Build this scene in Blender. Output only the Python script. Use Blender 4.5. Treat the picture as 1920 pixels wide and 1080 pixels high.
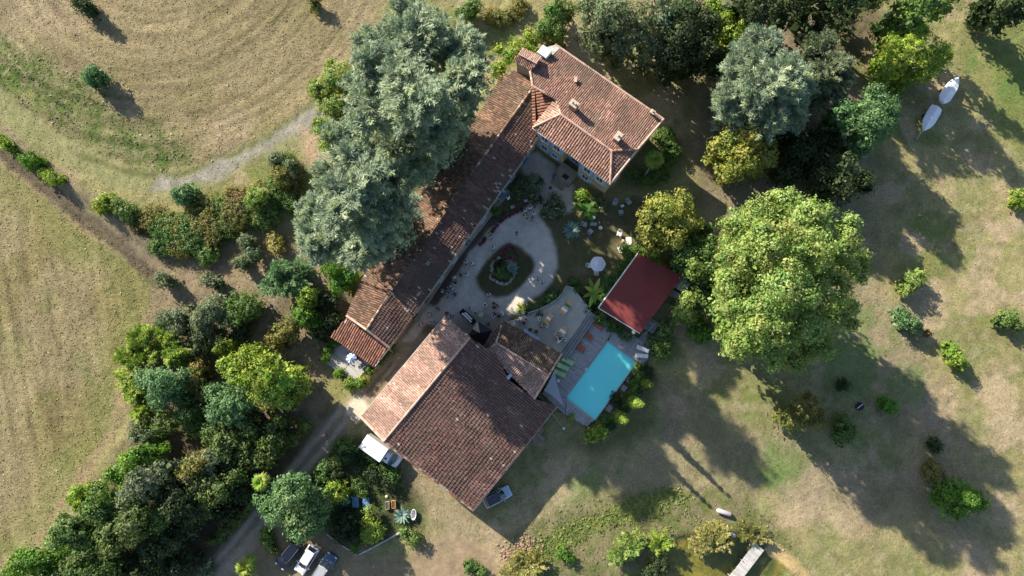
import bpy, bmesh, math, random
import numpy as np
from mathutils import Vector, Matrix
for _o in list(bpy.data.objects): bpy.data.objects.remove(_o)
SC = bpy.context.scene
COL = SC.collection
R = math.radians
# ---------------------------------------------------------------- camera
H = 100.0; F = 1300.0; NU, NV = 1000.0, 690.0          # drone height, focal length and the point below the drone
cam_d = bpy.data.cameras.new('camera'); cam = bpy.data.objects.new('camera', cam_d); COL.objects.link(cam)
cam_d.sensor_width = 36; cam_d.lens = F/1920*36; cam_d.clip_end = 5000; cam_d.clip_start = 0.5
nd = Vector((NU-960, 540-NV, -F)).normalized()
q = nd.rotation_difference(Vector((0, 0, -1)))
RM = q.to_matrix()
cam.matrix_world = Matrix.Translation((0, 0, H)) @ RM.to_4x4()
SC.camera = cam
CP = Vector((0, 0, H))
def ray(u, v): return (RM @ Vector((u-960, 540-v, -F))).normalized()
def W(u, v, h=0.0):                                      # where the photo's point lies at height h
    d = ray(u, v); return CP + d*((h-H)/d.z)
def hitplane(u, v, p, n):
    d = ray(u, v); return CP + d*((p-CP).dot(n)/d.dot(n))
MPX = H/F
# ---------------------------------------------------------------- sky and sun
ELEV = R(29.5); SAZ = R(135.0+0.5)                           # the sun stands in the north-west
wd = bpy.data.worlds.new('World'); SC.world = wd; wd.use_nodes = True
nt = wd.node_tree; bg = nt.nodes['Background']
sky = nt.nodes.new('ShaderNodeTexSky'); sky.sky_type = 'NISHITA'; sky.sun_disc = False
sky.sun_elevation = ELEV
sd = Vector((math.cos(SAZ)*math.cos(ELEV), math.sin(SAZ)*math.cos(ELEV), math.sin(ELEV)))
sky.sun_rotation = math.atan2(sd.x, sd.y); sky.air_density = 1.0; sky.dust_density = 1.0
nt.links.new(sky.outputs[0], bg.inputs[0]); bg.inputs[1].default_value = 0.0925
sl = bpy.data.lights.new('sun', 'SUN'); so = bpy.data.objects.new('sun', sl); COL.objects.link(so)
sl.energy = 5.0; sl.angle = R(0.55); sl.color = (1.0, 0.90, 0.74)
so.rotation_euler = (-sd).to_track_quat('-Z', 'Y').to_euler(); so.location = (0, 0, 150)
SC.view_settings.view_transform = 'Standard'; SC.view_settings.look = 'None'
SC.view_settings.exposure = 1.22; SC.view_settings.gamma = 1
SC.render.engine = 'CYCLES'
SC.cycles.max_bounces = 6; SC.cycles.diffuse_bounces = 3; SC.cycles.transmission_bounces = 4; SC.cycles.transparent_max_bounces = 4
# ---------------------------------------------------------------- helpers
def tag(o, label=None, cat=None, group=None, kind=None):
    if label: o['label'] = label
    if cat: o['category'] = cat
    if group: o['group'] = group
    if kind: o['kind'] = kind
    return o
def empty(name, loc, rz=0.0, label=None, cat=None, group=None):
    o = bpy.data.objects.new(name, None); COL.objects.link(o); o.location = loc; o.rotation_euler = (0, 0, rz)
    o.empty_display_size = 0.3
    return tag(o, label, cat, group)
def link(name, me, mat=None, parent=None, keep=False):
    o = bpy.data.objects.new(name, me); COL.objects.link(o)
    if mat is not None and not me.materials: me.materials.append(mat)
    if parent is not None:
        o.parent = parent
        if keep: o.matrix_parent_inverse = (Matrix.Translation(parent.location) @ parent.rotation_euler.to_matrix().to_4x4()).inverted()
    return o
class MB:
    def __init__(s): s.v = []; s.f = []; s.c = []; s.cur = None
    def add(s, vs, fs):
        n = len(s.v); s.v += [tuple(p) for p in vs]; s.f += [tuple(i+n for i in f) for f in fs]
        s.c += [s.cur if s.cur else (1, 1, 1)]*len(vs); return s
    def box(s, c, d, rz=0.0, m=None):
        x, y, z = d[0]/2, d[1]/2, d[2]/2; cs, sn = math.cos(rz), math.sin(rz)
        P = []
        for k in range(8):
            a = x if k & 1 else -x; b = y if k & 2 else -y; e = z if k & 4 else -z
            P.append(Vector((c[0]+a*cs-b*sn, c[1]+a*sn+b*cs, c[2]+e)))
        if m: P = [m @ p for p in P]
        return s.add(P, [(0,2,3,1),(4,5,7,6),(0,1,5,4),(1,3,7,5),(3,2,6,7),(2,0,4,6)])
    def bbox(s, c, d, b=0.02, rz=0.0, m=None):            # box with softened top edges
        x, y, z = d[0]/2, d[1]/2, d[2]/2; cs, sn = math.cos(rz), math.sin(rz)
        P = []
        for (k, zz) in ((b, -z), (0, -z+b), (0, z-b), (b, z)):
            for (a, e) in ((-x+k, -y), (x-k, -y), (x, -y+k), (x, y-k), (x-k, y), (-x+k, y), (-x, y-k), (-x, -y+k)):
                if k: a *= (x-b)/x; e *= (y-b)/y
                P.append(Vector((c[0]+a*cs-e*sn, c[1]+a*sn+e*cs, c[2]+zz)))
        if m: P = [m @ p for p in P]
        fs = [tuple(range(7, -1, -1)), tuple(range(24, 32))]
        for r in range(3):
            for i in range(8):
                j = (i+1) % 8; fs.append((r*8+i, r*8+j, r*8+8+j, r*8+8+i))
        return s.add(P, fs)
    def tube(s, pts, rad, n=6, cap=True):
        pts = [Vector(p) for p in pts]; m = len(pts)
        if not isinstance(rad, (list, tuple)): rad = [rad]*m
        P = []
        for i, p in enumerate(pts):
            t = (pts[min(i+1, m-1)]-pts[max(i-1, 0)]); t = t.normalized() if t.length > 1e-9 else Vector((0, 0, 1))
            a = t.cross(Vector((0, 0, 1)) if abs(t.z) < .95 else Vector((1, 0, 0))).normalized(); b = t.cross(a)
            for k in range(n):
                w = 2*math.pi*k/n; P.append(p+(a*math.cos(w)+b*math.sin(w))*rad[i])
        fs = [(i*n+k, i*n+(k+1) % n, (i+1)*n+(k+1) % n, (i+1)*n+k) for i in range(m-1) for k in range(n)]
        if cap: fs += [tuple(range(n-1, -1, -1)), tuple(range((m-1)*n, m*n))]
        return s.add(P, fs)
    def lathe(s, c, prof, n=16, sx=1, sy=1):
        P = [(c[0]+r*math.cos(2*math.pi*k/n)*sx, c[1]+r*math.sin(2*math.pi*k/n)*sy, c[2]+z) for r, z in prof for k in range(n)]
        m = len(prof)
        fs = [(i*n+k, i*n+(k+1) % n, (i+1)*n+(k+1) % n, (i+1)*n+k) for i in range(m-1) for k in range(n)]
        fs += [tuple(range(n-1, -1, -1)), tuple(range((m-1)*n, m*n))]
        return s.add(P, fs)
    def prism(s, poly, z0, z1):
        n = len(poly); P = [(p[0], p[1], z0) for p in poly]+[(p[0], p[1], z1) for p in poly]
        a = sum(poly[i][0]*poly[(i+1) % n][1]-poly[(i+1) % n][0]*poly[i][1] for i in range(n))
        fs = [tuple(range(n-1, -1, -1)), tuple(range(n, 2*n))]+[(i, (i+1) % n, n+(i+1) % n, n+i) for i in range(n)]
        if a < 0: fs = [tuple(reversed(f)) for f in fs]
        return s.add(P, fs)
    def slab(s, pts, t):                                   # polygon in any plane with a thickness downwards
        n = len(pts); P = [Vector(p) for p in pts]; Q = [p-Vector((0, 0, t)) for p in P]
        a = sum(P[i].x*P[(i+1) % n].y-P[(i+1) % n].x*P[i].y for i in range(n))
        fs = [tuple(range(n)), tuple(range(2*n-1, n-1, -1))]+[(i, n+i, n+(i+1) % n, (i+1) % n) for i in range(n)]
        if a < 0: fs = [tuple(reversed(f)) for f in fs]
        return s.add(P+Q, fs)
    def mesh(s, name, smooth=False):
        me = bpy.data.meshes.new(name); me.from_pydata(s.v, [], s.f); me.update()
        if any(c != (1, 1, 1) for c in s.c):
            at = me.color_attributes.new('Col', 'FLOAT_COLOR', 'POINT')
            at.data.foreach_set('color', np.array([(*c, 1) for c in s.c], dtype=np.float32).ravel())
        if smooth: me.polygons.foreach_set('use_smooth', [True]*len(me.polygons))
        return me
    def build(s, name, mat, parent=None, smooth=False, keep=False): return link(name, s.mesh(name, smooth), mat, parent, keep)
def np_mesh(name, V, nper, col=None):
    n = len(V)//nper; me = bpy.data.meshes.new(name)
    me.vertices.add(len(V)); me.vertices.foreach_set('co', np.ascontiguousarray(V, dtype=np.float32).ravel())
    me.loops.add(len(V)); me.loops.foreach_set('vertex_index', np.arange(len(V), dtype=np.int32))
    me.polygons.add(n); me.polygons.foreach_set('loop_start', np.arange(0, len(V), nper, dtype=np.int32))
    me.polygons.foreach_set('loop_total', np.full(n, nper, dtype=np.int32))
    me.update(calc_edges=True)
    if col is not None:
        at = me.color_attributes.new('Col', 'FLOAT_COLOR', 'POINT')
        c = np.concatenate([np.repeat(col, nper, 0), np.ones((len(V), 1))], 1).astype(np.float32)
        at.data.foreach_set('color', c.ravel())
    return me
# ---------------------------------------------------------------- materials
def mat(name, col, rough=0.8, spec=0.3, metal=0.0, noise=0.0, nscale=3.0, bump=0.0, bscale=8.0, col2=None, attr=False, alpha=None, trans=0.0, coat=0.0, emis=None):
    m = bpy.data.materials.new(name); m.use_nodes = True; t = m.node_tree; b = t.nodes['Principled BSDF']; L = t.links
    b.inputs['Roughness'].default_value = rough; b.inputs['Metallic'].default_value = metal
    b.inputs['Specular IOR Level'].default_value = spec; b.inputs['Coat Weight'].default_value = coat
    b.inputs['Transmission Weight'].default_value = trans
    src = None
    tc = t.nodes.new('ShaderNodeTexCoord')
    if attr:
        a = t.nodes.new('ShaderNodeAttribute'); a.attribute_name = 'Col'; src = a.outputs['Color']
        mm = t.nodes.new('ShaderNodeMix'); mm.data_type = 'RGBA'; mm.blend_type = 'MULTIPLY'; mm.inputs[0].default_value = 1
        L.new(src, mm.inputs[6]); mm.inputs[7].default_value = (*col, 1); src = mm.outputs[2]
    if noise > 0:
        nn = t.nodes.new('ShaderNodeTexNoise'); nn.inputs['Scale'].default_value = nscale; nn.inputs['Detail'].default_value = 5
        nn.inputs['Roughness'].default_value = 0.65; L.new(tc.outputs['Object'], nn.inputs['Vector'])
        mr = t.nodes.new('ShaderNodeMapRange'); mr.inputs[1].default_value = 0.3; mr.inputs[2].default_value = 0.7
        L.new(nn.outputs[0], mr.inputs[0])
        if col2 is not None:
            mx = t.nodes.new('ShaderNodeMix'); mx.data_type = 'RGBA'; L.new(mr.outputs[0], mx.inputs[0])
            mx.inputs[6].default_value = (*col, 1); mx.inputs[7].default_value = (*col2, 1)
            if src is not None: mx.inputs[6].default_value = (1, 1, 1, 1)
            src2 = mx.outputs[2]
            if src is not None:
                m3 = t.nodes.new('ShaderNodeMix'); m3.data_type = 'RGBA'; m3.blend_type = 'MULTIPLY'; m3.inputs[0].default_value = 1
                L.new(src, m3.inputs[6]); L.new(src2, m3.inputs[7]); src = m3.outputs[2]
            else: src = src2
        else:
            mr.inputs[3].default_value = 1-noise; mr.inputs[4].default_value = 1+noise
            mx = t.nodes.new('ShaderNodeVectorMath'); mx.operation = 'SCALE'; L.new(mr.outputs[0], mx.inputs['Scale'])
            if src is not None: L.new(src, mx.inputs[0])
            else: mx.inputs[0].default_value = col
            src = mx.outputs[0]
    if src is not None: L.new(src, b.inputs['Base Color'])
    else: b.inputs['Base Color'].default_value = (*col, 1)
    if bump > 0:
        bn = t.nodes.new('ShaderNodeTexNoise'); bn.inputs['Scale'].default_value = bscale; bn.inputs['Detail'].default_value = 4
        L.new(tc.outputs['Object'], bn.inputs['Vector'])
        bp = t.nodes.new('ShaderNodeBump'); bp.inputs['Strength'].default_value = 1; bp.inputs['Distance'].default_value = bump
        L.new(bn.outputs[0], bp.inputs['Height']); L.new(bp.outputs[0], b.inputs['Normal'])
    if emis: b.inputs['Emission Color'].default_value = (*emis[:3], 1); b.inputs['Emission Strength'].default_value = emis[3]
    return m
def leaf_mat():
    m = bpy.data.materials.new('leaves'); m.use_nodes = True; t = m.node_tree; t.nodes.clear(); L = t.links
    o = t.nodes.new('ShaderNodeOutputMaterial'); a = t.nodes.new('ShaderNodeAttribute'); a.attribute_name = 'Col'
    d = t.nodes.new('ShaderNodeBsdfPrincipled'); d.inputs['Roughness'].default_value = 0.55; d.inputs['Specular IOR Level'].default_value = 0.25
    tr = t.nodes.new('ShaderNodeBsdfTranslucent'); mx = t.nodes.new('ShaderNodeMixShader'); mx.inputs[0].default_value = 0.28
    hs = t.nodes.new('ShaderNodeHueSaturation'); hs.inputs['Value'].default_value = 1.35; hs.inputs['Saturation'].default_value = 1.2
    L.new(a.outputs['Color'], d.inputs['Base Color']); L.new(a.outputs['Color'], hs.inputs['Color']); L.new(hs.outputs[0], tr.inputs['Color'])
    L.new(d.outputs[0], mx.inputs[1]); L.new(tr.outputs[0], mx.inputs[2]); L.new(mx.outputs[0], o.inputs['Surface'])
    return m
LEAF = leaf_mat()
def ground_mat(name, bump=0.12, sc=2.6, spd=0.5, streak=False):
    m = bpy.data.materials.new(name); m.use_nodes = True; t = m.node_tree; b = t.nodes['Principled BSDF']; L = t.links
    b.inputs['Roughness'].default_value = 0.95; b.inputs['Specular IOR Level'].default_value = 0.1
    a = t.nodes.new('ShaderNodeAttribute'); a.attribute_name = 'Col'
    tc = t.nodes.new('ShaderNodeTexCoord')
    def noise(s, det=6, ro=0.7):
        n = t.nodes.new('ShaderNodeTexNoise'); n.inputs['Scale'].default_value = s; n.inputs['Detail'].default_value = det
        n.inputs['Roughness'].default_value = ro; L.new(tc.outputs['Object'], n.inputs['Vector']); return n
    n1 = noise(sc, 8, .85); n2 = noise(0.55, 5)
    if streak:                                            # mown rows: noise drawn out along the rows
        mp_ = t.nodes.new('ShaderNodeMapping'); mp_.inputs['Rotation'].default_value = (0, 0, streak); mp_.inputs['Scale'].default_value = (.42, 1.25, 1)
        L.new(tc.outputs['Object'], mp_.inputs['Vector']); L.new(mp_.outputs[0], n1.inputs['Vector'])
    mr = t.nodes.new('ShaderNodeMapRange'); mr.inputs[1].default_value = .3; mr.inputs[2].default_value = .7
    mr.inputs[3].default_value = 1-spd; mr.inputs[4].default_value = 1+spd; L.new(n1.outputs[0], mr.inputs[0])
    mr2 = t.nodes.new('ShaderNodeMapRange'); mr2.inputs[1].default_value = .3; mr2.inputs[2].default_value = .7
    mr2.inputs[3].default_value = .82; mr2.inputs[4].default_value = 1.16; L.new(n2.outputs[0], mr2.inputs[0])
    mu = t.nodes.new('ShaderNodeMath'); mu.operation = 'MULTIPLY'; L.new(mr.outputs[0], mu.inputs[0]); L.new(mr2.outputs[0], mu.inputs[1])
    vm = t.nodes.new('ShaderNodeVectorMath'); vm.operation = 'SCALE'; L.new(a.outputs['Color'], vm.inputs[0]); L.new(mu.outputs[0], vm.inputs['Scale'])
    L.new(vm.outputs[0], b.inputs['Base Color'])
    hgt = n1.outputs[0]
    bp = t.nodes.new('ShaderNodeBump'); bp.inputs['Distance'].default_value = bump; L.new(hgt, bp.inputs['Height'])
    L.new(bp.outputs[0], b.inputs['Normal'])
    return m
# ---------------------------------------------------------------- numeric noise and masks
rs = np.random.RandomState(7)
def vnoise(x, y, sc, seed):
    r = np.random.RandomState(seed); G = r.rand(128, 128)
    X = x/sc; Y = y/sc; i = np.floor(X).astype(int); j = np.floor(Y).astype(int); a = X-i; b = Y-j
    a = a*a*(3-2*a); b = b*b*(3-2*b); g = lambda p, q_: G[p % 128, q_ % 128]
    return (g(i, j)*(1-a)+g(i+1, j)*a)*(1-b)+(g(i, j+1)*(1-a)+g(i+1, j+1)*a)*b
def fbm(x, y, sc, seed, o=4, ro=.55):
    s = 0; w = 0; k = 1.0
    for n in range(o): s = s+k*vnoise(x, y, sc/(2**n), seed+n*11); w += k; k *= ro
    return s/w
def sdist(x, y, poly):                                    # signed distance to a polygon, positive inside
    n = len(poly); d = np.full(x.shape, 1e9); ins = np.zeros(x.shape, bool)
    for i in range(n):
        x0, y0 = poly[i][:2]; x1, y1 = poly[(i+1) % n][:2]; ex, ey = x1-x0, y1-y0
        t = np.clip(((x-x0)*ex+(y-y0)*ey)/(ex*ex+ey*ey+1e-12), 0, 1)
        d = np.minimum(d, np.hypot(x-x0-t*ex, y-y0-t*ey))
        c = ((y0 > y) != (y1 > y)); xx = x0+(y-y0)/((y1-y0) if abs(y1-y0) > 1e-9 else 1e-9)*ex
        ins ^= (c & (x < xx))
    return np.where(ins, d, -d)
def ldist(x, y, line):
    d = np.full(x.shape, 1e9)
    for i in range(len(line)-1):
        x0, y0 = line[i][:2]; x1, y1 = line[i+1][:2]; ex, ey = x1-x0, y1-y0
        t = np.clip(((x-x0)*ex+(y-y0)*ey)/(ex*ex+ey*ey+1e-12), 0, 1)
        d = np.minimum(d, np.hypot(x-x0-t*ex, y-y0-t*ey))
    return d
def PW(px, h=0.0): return [tuple(W(p[0], p[1], h))[:2] for p in px]
# ================================================================ THE GROUND
POOL = [W(1140, 640, .3), W(1193, 679, .3), W(1115, 787, .3), W(1062, 746, .3)]
GS = 0.3
gx = np.arange(-92, 92, GS); gy = np.arange(-42, 78, GS)
GX, GY = np.meshgrid(gx, gy, indexing='ij')
wob = (fbm(GX, GY, 3.0, 5)-.5)*2.6+(fbm(GX, GY, .8, 9, 2)-.5)*1.0
big = fbm(GX, GY, 14, 21); med = fbm(GX, GY, 4.5, 33); fin = fbm(GX, GY, 1.1, 55, 3)
def sstep(v, a, b): t = np.clip((v-a)/(b-a), 0, 1); return t*t*(3-2*t)
C = np.zeros(GX.shape+(3,)); 
def lay(mask, col): 
    global C
    C = C*(1-mask[..., None])+np.array(col)*mask[..., None]
tan = (.30, .245, .14); green = (.135, .165, .05); dry = (.262, .238, .115)
C[:] = dry
lay(sstep(med+.4*(big-.5), .44, .62)*.8, (.17, .18, .075))
lay(sstep(fbm(GX, GY, 7, 77), .54, .66)*.8, green); lay(sstep(fbm(GX, GY, 5, 177), .55, .66)*.7, (.36, .28, .19)); lay(sstep(fbm(GX+GY*.4, GY*1.0-GX*.3, 2.4, 178, 3), .55, .66)*.5, (.17, .155, .07))
lay(sstep(fin*.6+med*.4, .55, .72)*.45, (.32, .27, .18))
RID = np.zeros(GX.shape, int)                             # 0 meadow
def region(px, soft=.8, wb=1.0, rid=None):
    s = sdist(GX, GY, PW(px))+wob*wb
    m = sstep(s, -soft, soft)
    if rid is not None: RID[s > 0] = rid
    return m
# upper field: pinkish tan stubble, green band, mown path round it
mf = region([(-200, -200), (790, -200), (700, 60), (600, 175), (540, 225), (470, 268), (400, 300), (330, 322), (250, 318), (150, 285), (60, 245), (-200, 150)], 1.2, .5, 1)
lay(mf, (.265, .22, .125)); lay(mf*sstep(med, .45, .65)*.5, (.21, .19, .09)); lay(mf*sstep(fbm(GX, GY, 9, 61), .5, .68)*.6, (.315, .25, .165))
mg = region([(-200, 20), (0, 75), (60, 110), (150, 165), (230, 225), (330, 270), (385, 300), (330, 330), (250, 322), (120, 255), (0, 175), (-200, 90)], 3.0, 2.0)
lay(mg*.85, (.145, .17, .06)); lay(mg*sstep(fin*.6+med*.4, .36, .50)*.85, (.085, .13, .03)); lay(mg*sstep(fbm(GX, GY, .9, 301, 2), .55, .65)*.6, (.28, .25, .15))
rows = np.hypot(GX-W(300, -150).x, GY-W(300, -150).y)
rowm = .5+.5*np.sin(rows*2*math.pi/2.4+med*4); C *= (1+.13*mf*(.5-rowm))[..., None]; C *= (1-.24*mf*sstep(np.sin(rows*2*math.pi/3.7+med*2.2+big*3), .80, 1.0)*sstep(med, .35, .55))[..., None]; C *= (.90+.10*(1-mf)+.24*mf*(vnoise(rows, (GX-GY)*.07, .7, 311)-.5)*2)[..., None]
mp = region([(-200, 90), (0, 165), (110, 250), (240, 320), (330, 328), (400, 303), (480, 268), (560, 220), (610, 170), (690, 90), (760, 200), (700, 330), (590, 320), (560, 285), (470, 305), (380, 358), (220, 356), (100, 300), (0, 235), (-200, 150)], 1.0, .4, 2)
lay(mp, (.20, .20, .098)); lay(mp*sstep(med, .45, .6)*.5, (.17, .18, .08))
lay(sstep(.75-ldist(GX, GY, PW([(690, 75), (650, 130), (600, 182), (560, 215), (520, 243), (470, 274), (400, 306), (330, 330), (250, 326), (150, 292)]))+wob*.2, 0, .5)*.75, (.11, .12, .045))
mgr = region([(300, 338), (340, 334), (395, 309), (440, 290), (540, 235), (600, 190), (650, 170), (640, 230), (560, 250), (470, 300), (400, 338), (340, 352), (290, 352)], .9, .8)
lay(mgr*.9, (.22, .21, .18)); lay(mgr*sstep(fin, .5, .6)*.45, (.29, .275, .25)); mgr2 = region([(570, 240), (640, 240), (640, 340), (590, 320), (560, 290)], 1.5, 1.0); lay(mgr2*.8, (.34, .25, .17))
# lower left field
m2 = region([(-200, 120), (0, 285), (60, 335), (110, 375), (190, 445), (300, 515), (300, 560), (272, 620), (235, 690), (225, 800), (140, 920), (80, 1010), (-200, 1200)], 1.0, .5, 1)
lay(m2, (.225, .19, .092)); lay(m2*sstep(fbm(GX, GY, 10, 91), .45, .6)*.6, (.30, .25, .15)); lay(m2*sstep(med, .5, .65)*.5, (.16, .175, .065))
r2 = GX*.96+GY*.25; C *= (.88+.12*(1-m2)+.20*m2*(vnoise(r2, GY*.09-GX*.03, .7, 313)-.5)*2)[..., None]; C *= (1-.13*m2*sstep(np.sin(r2*2*math.pi/2.9+med*1.5), .6, 1))[..., None]; e2 = sdist(GX, GY, PW([(-200, 120), (0, 285), (60, 335), (110, 375), (190, 445), (300, 515), (300, 560), (272, 620), (235, 690), (225, 800), (140, 920), (80, 1010), (-200, 1200)])); lay(m2*sstep(9-e2+wob*2, 0, 7)*.45, (.17, .19, .06)); lay(m2*sstep(1.6-e2+wob*.5, 0, 1)*.7, (.30, .22, .14))
# ditch with dry stalks; dark strip on its lower-left paints the bushes' shadow
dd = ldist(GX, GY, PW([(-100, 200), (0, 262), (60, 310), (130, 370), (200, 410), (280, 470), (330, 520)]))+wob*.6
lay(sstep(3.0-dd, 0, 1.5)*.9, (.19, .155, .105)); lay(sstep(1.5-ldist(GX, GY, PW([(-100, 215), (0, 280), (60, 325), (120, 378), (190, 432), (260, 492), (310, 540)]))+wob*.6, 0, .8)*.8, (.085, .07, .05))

# scrub ground
ms = region([(300, 500), (290, 440), (560, 420), (700, 480), (640, 640), (600, 720), (640, 780), (560, 860), (480, 950), (380, 1080), (60, 1150), (240, 820), (250, 700), (290, 600)], 1.5, 1.0, 3)
lay(ms, (.15, .125, .085)); lay(ms*sstep(med, .5, .62)*.8, (.25, .19, .13)); lay(ms*sstep(fin, .52, .62)*.5, (.13, .14, .05))
mcl = region([(300, 520), (440, 500), (520, 440), (560, 470), (500, 560), (430, 540), (350, 560), (310, 610)], 2.0, 2.0); lay(mcl*.7, (.25, .20, .13))
# darker ground under the far thickets
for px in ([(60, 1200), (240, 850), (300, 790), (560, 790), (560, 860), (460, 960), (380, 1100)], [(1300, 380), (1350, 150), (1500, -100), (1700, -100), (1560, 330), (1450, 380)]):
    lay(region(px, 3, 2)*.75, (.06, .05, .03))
# park meadow on the right
ml = region([(1240, -100), (1260, 120), (1290, 240), (1310, 340), (1330, 420), (1450, 420), (1600, 700), (1750, 900), (1500, 850), (1400, 780), (1230, 700), (1230, 800), (1160, 850), (1050, 830), (1100, 900), (1200, 950), (1500, 940), (1900, 1060), (1800, 800), (1650, 500), (1650, 330), (1500, -100)], 3, 3)
lay(ml*.5, (.21, .17, .12)); lay(ml*sstep(big, .52, .64)*.4, (.26, .215, .15))
mtg = region([(1800, -60), (2100, -60), (2100, 340), (1880, 330), (1830, 200)], 4, 4); lay(mtg*.6, (.13, .165, .045))
mdk = region([(1150, 700), (1240, 700), (1230, 800), (1160, 850), (1090, 850), (1060, 820), (1120, 830), (1200, 760)], 1.5, 1.0); lay(mdk*.7, (.075, .095, .035))
for (u, v, r) in ((1440, 870, 8), (1095, 900, 7), (1075, 960, 6), (1430, 920, 7), (1600, 690, 10), (1560, 640, 8), (1640, 620, 9), (1870, 130, 12), (1700, 720, 8), (1480, 880, 6), (1180, 880, 5)):
    p = W(u, v); s = r-np.hypot(GX-p.x, GY-p.y)*2+wob*2; lay(sstep(s, 0, 4)*.55*sstep(med, .38, .5), (.10, .17, .045))
# bright dry strip at the bottom, weedy bank, pond edge
mb_ = region([(950, 1010), (1040, 960), (1200, 920), (1400, 920), (1460, 1000), (1520, 1120), (1000, 1120)], 2, 2, 3)
lay(mb_*.9, (.17, .155, .085)); lay(mb_*sstep(fin, .45, .6)*.7, (.10, .13, .035)); 
mwb = region([(955, 1045), (1030, 1000), (1120, 963), (1200, 930), (1275, 912), (1295, 935), (1230, 962), (1150, 990), (1080, 1018), (1010, 1056), (975, 1075)], .7, .7)
lay(mwb*.9, (.12, .165, .04)); lay(mwb*sstep(fin, .48, .6)*.6, (.18, .19, .06))
mpd = region([(1215, 1045), (1260, 1010), (1400, 1000), (1450, 1020), (1475, 1060), (1480, 1200), (1150, 1200)], .5, .3, 6)
lay(mpd, (.12, .115, .02)); lay(mpd*sstep(med, .42, .56)*.85, (.05, .07, .02)); lay(mpd*sstep(fin, .55, .68)*.6, (.20, .16, .025))
mrp = ldist(GX, GY, PW([(1450, 1030), (1490, 1060), (1520, 1100)])); lay(sstep(1.2-mrp, 0, .8)*.8, (.42, .31, .16))
# vegetable garden, parking dirt
mv = region([(640, 815), (700, 830), (770, 890), (800, 930), (790, 990), (680, 1030), (600, 1010), (520, 960), (560, 900)], 1.0, 1.0, 3)
lay(mv, (.06, .065, .03)); lay(mv*sstep(fin, .48, .6)*.7, (.06, .10, .03))
mpk = region([(480, 1000), (610, 1000), (680, 1040), (760, 1050), (840, 1000), (920, 1020), (960, 1120), (380, 1200), (440, 1050)], 1.2, .8, 4)
lay(mpk*.85, (.22, .165, .11)); lay(mpk*sstep(med, .5, .62)*.5, (.15, .14, .07))
mvd = region([(700, 800), (800, 880), (900, 960), (940, 1010), (840, 1020), (790, 940), (740, 880), (680, 810)], 1.5, 1.2); lay(mvd*.7, (.25, .20, .135))
# lanes
lane = [(380, 1100), (440, 1030), (500, 950), (560, 880), (610, 820), (655, 765), (700, 710), (760, 645), (810, 600)]
dl = ldist(GX, GY, PW(lane))+wob*.35; RID[dl < 1.7] = 4
lay(sstep(1.9-dl, 0, .6), (.20, .17, .13)); 
for off, c_ in ((-.8, (.34, .29, .225)), (.8, (.34, .29, .225))):
    pts = PW(lane); q_ = []
    for i, p in enumerate(pts):
        a = pts[max(i-1, 0)]; b = pts[min(i+1, len(pts)-1)]; dx, dy = b[0]-a[0], b[1]-a[1]; l_ = math.hypot(dx, dy)
        q_.append((p[0]-dy/l_*off, p[1]+dx/l_*off))
    lay(sstep(.55-ldist(GX, GY, q_)+wob*.15, 0, .35)*.8, c_)
mln = region([(640, 775), (690, 720), (790, 600), (850, 590), (870, 620), (680, 790), (655, 800)], .5, .2, 4); lay(mln*.85, (.27, .225, .165))
for (a, b) in (((690, 735), (735, 680)), ((697, 742), (745, 688))):
    lay(sstep(.3-ldist(GX, GY, PW([a, b]))+wob*.3, 0, .3)*.8, (.12, .095, .06))
mw = region([(655, 750), (672, 742), (692, 762), (672, 792), (650, 775)], .3, .15); lay(mw, (.52, .47, .37)); RID[mw > .5] = 4
mw2 = region([(612, 690), (640, 700), (672, 722), (660, 745), (640, 760), (615, 730)], .8, .4); lay(mw2*.8, (.22, .21, .085)); 
dl2 = ldist(GX, GY, PW([(480, 1010), (430, 1060), (380, 1120)])); lay(sstep(1.3-dl2+wob*.5, 0, .6)*.7, (.33, .26, .19))
mtr = ldist(GX, GY, PW([(640, 450), (600, 520), (500, 600), (470, 680)])); 
lay(sstep(1.0-ldist(GX, GY, PW([(520, 540), (495, 600), (475, 650), (450, 690)]))+wob*.4, 0, .7)*.7, (.25, .20, .15))
# garden lawn and gravel court
mlw = region([(1015, 330), (1050, 340), (1150, 380), (1210, 370), (1215, 480), (1120, 600), (1060, 545), (1000, 600), (930, 640), (780, 620), (870, 430), (960, 330)], .8, .6, 5)
lay(mlw, (.115, .105, .055)); lay(mlw*sstep(med, .47, .6)*.7, (.17, .135, .08)); lay(mlw*sstep(fin, .5, .62)*.4, (.085, .10, .035))
mcw = region([(985, 290), (1010, 285), (1050, 318), (1078, 352), (1072, 372), (1076, 392), (1058, 402), (1040, 380), (1022, 385), (1010, 402), (1030, 430), (1044, 465), (1046, 500), (1036, 525), (1020, 545), (1000, 558), (975, 575), (950, 600), (945, 625), (900, 640), (850, 620), (800, 605), (775, 640), (755, 640), (790, 590), (812, 565), (840, 520), (870, 465), (893, 432), (920, 412), (950, 402), (975, 398), (1005, 370), (1008, 345), (985, 330), (975, 310)], .35, .18, 7)
lay(mcw, (.56, .50, .45)); lay(mcw*sstep(fin, .5, .7)*.35, (.40, .36, .33)); lay(mcw*sstep(big, .5, .6)*.3, (.58, .50, .45))
mis = region([(900, 505), (915, 487), (930, 471), (941, 461), (955, 457), (972, 463), (988, 474), (1000, 485), (1003, 497), (1000, 509), (983, 530), (967, 545), (950, 553), (930, 558), (910, 552), (897, 540), (890, 520)], .35, .2, 5)
lay(mis, (.075, .075, .035)); lay(mis*sstep(med, .45, .6)*.6, (.10, .09, .045))
mbr = region([(800, 620), (868, 590), (960, 590), (950, 630), (900, 650), (830, 640)], 1.0, .8); lay(mbr*.5, (.20, .165, .13))
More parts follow.
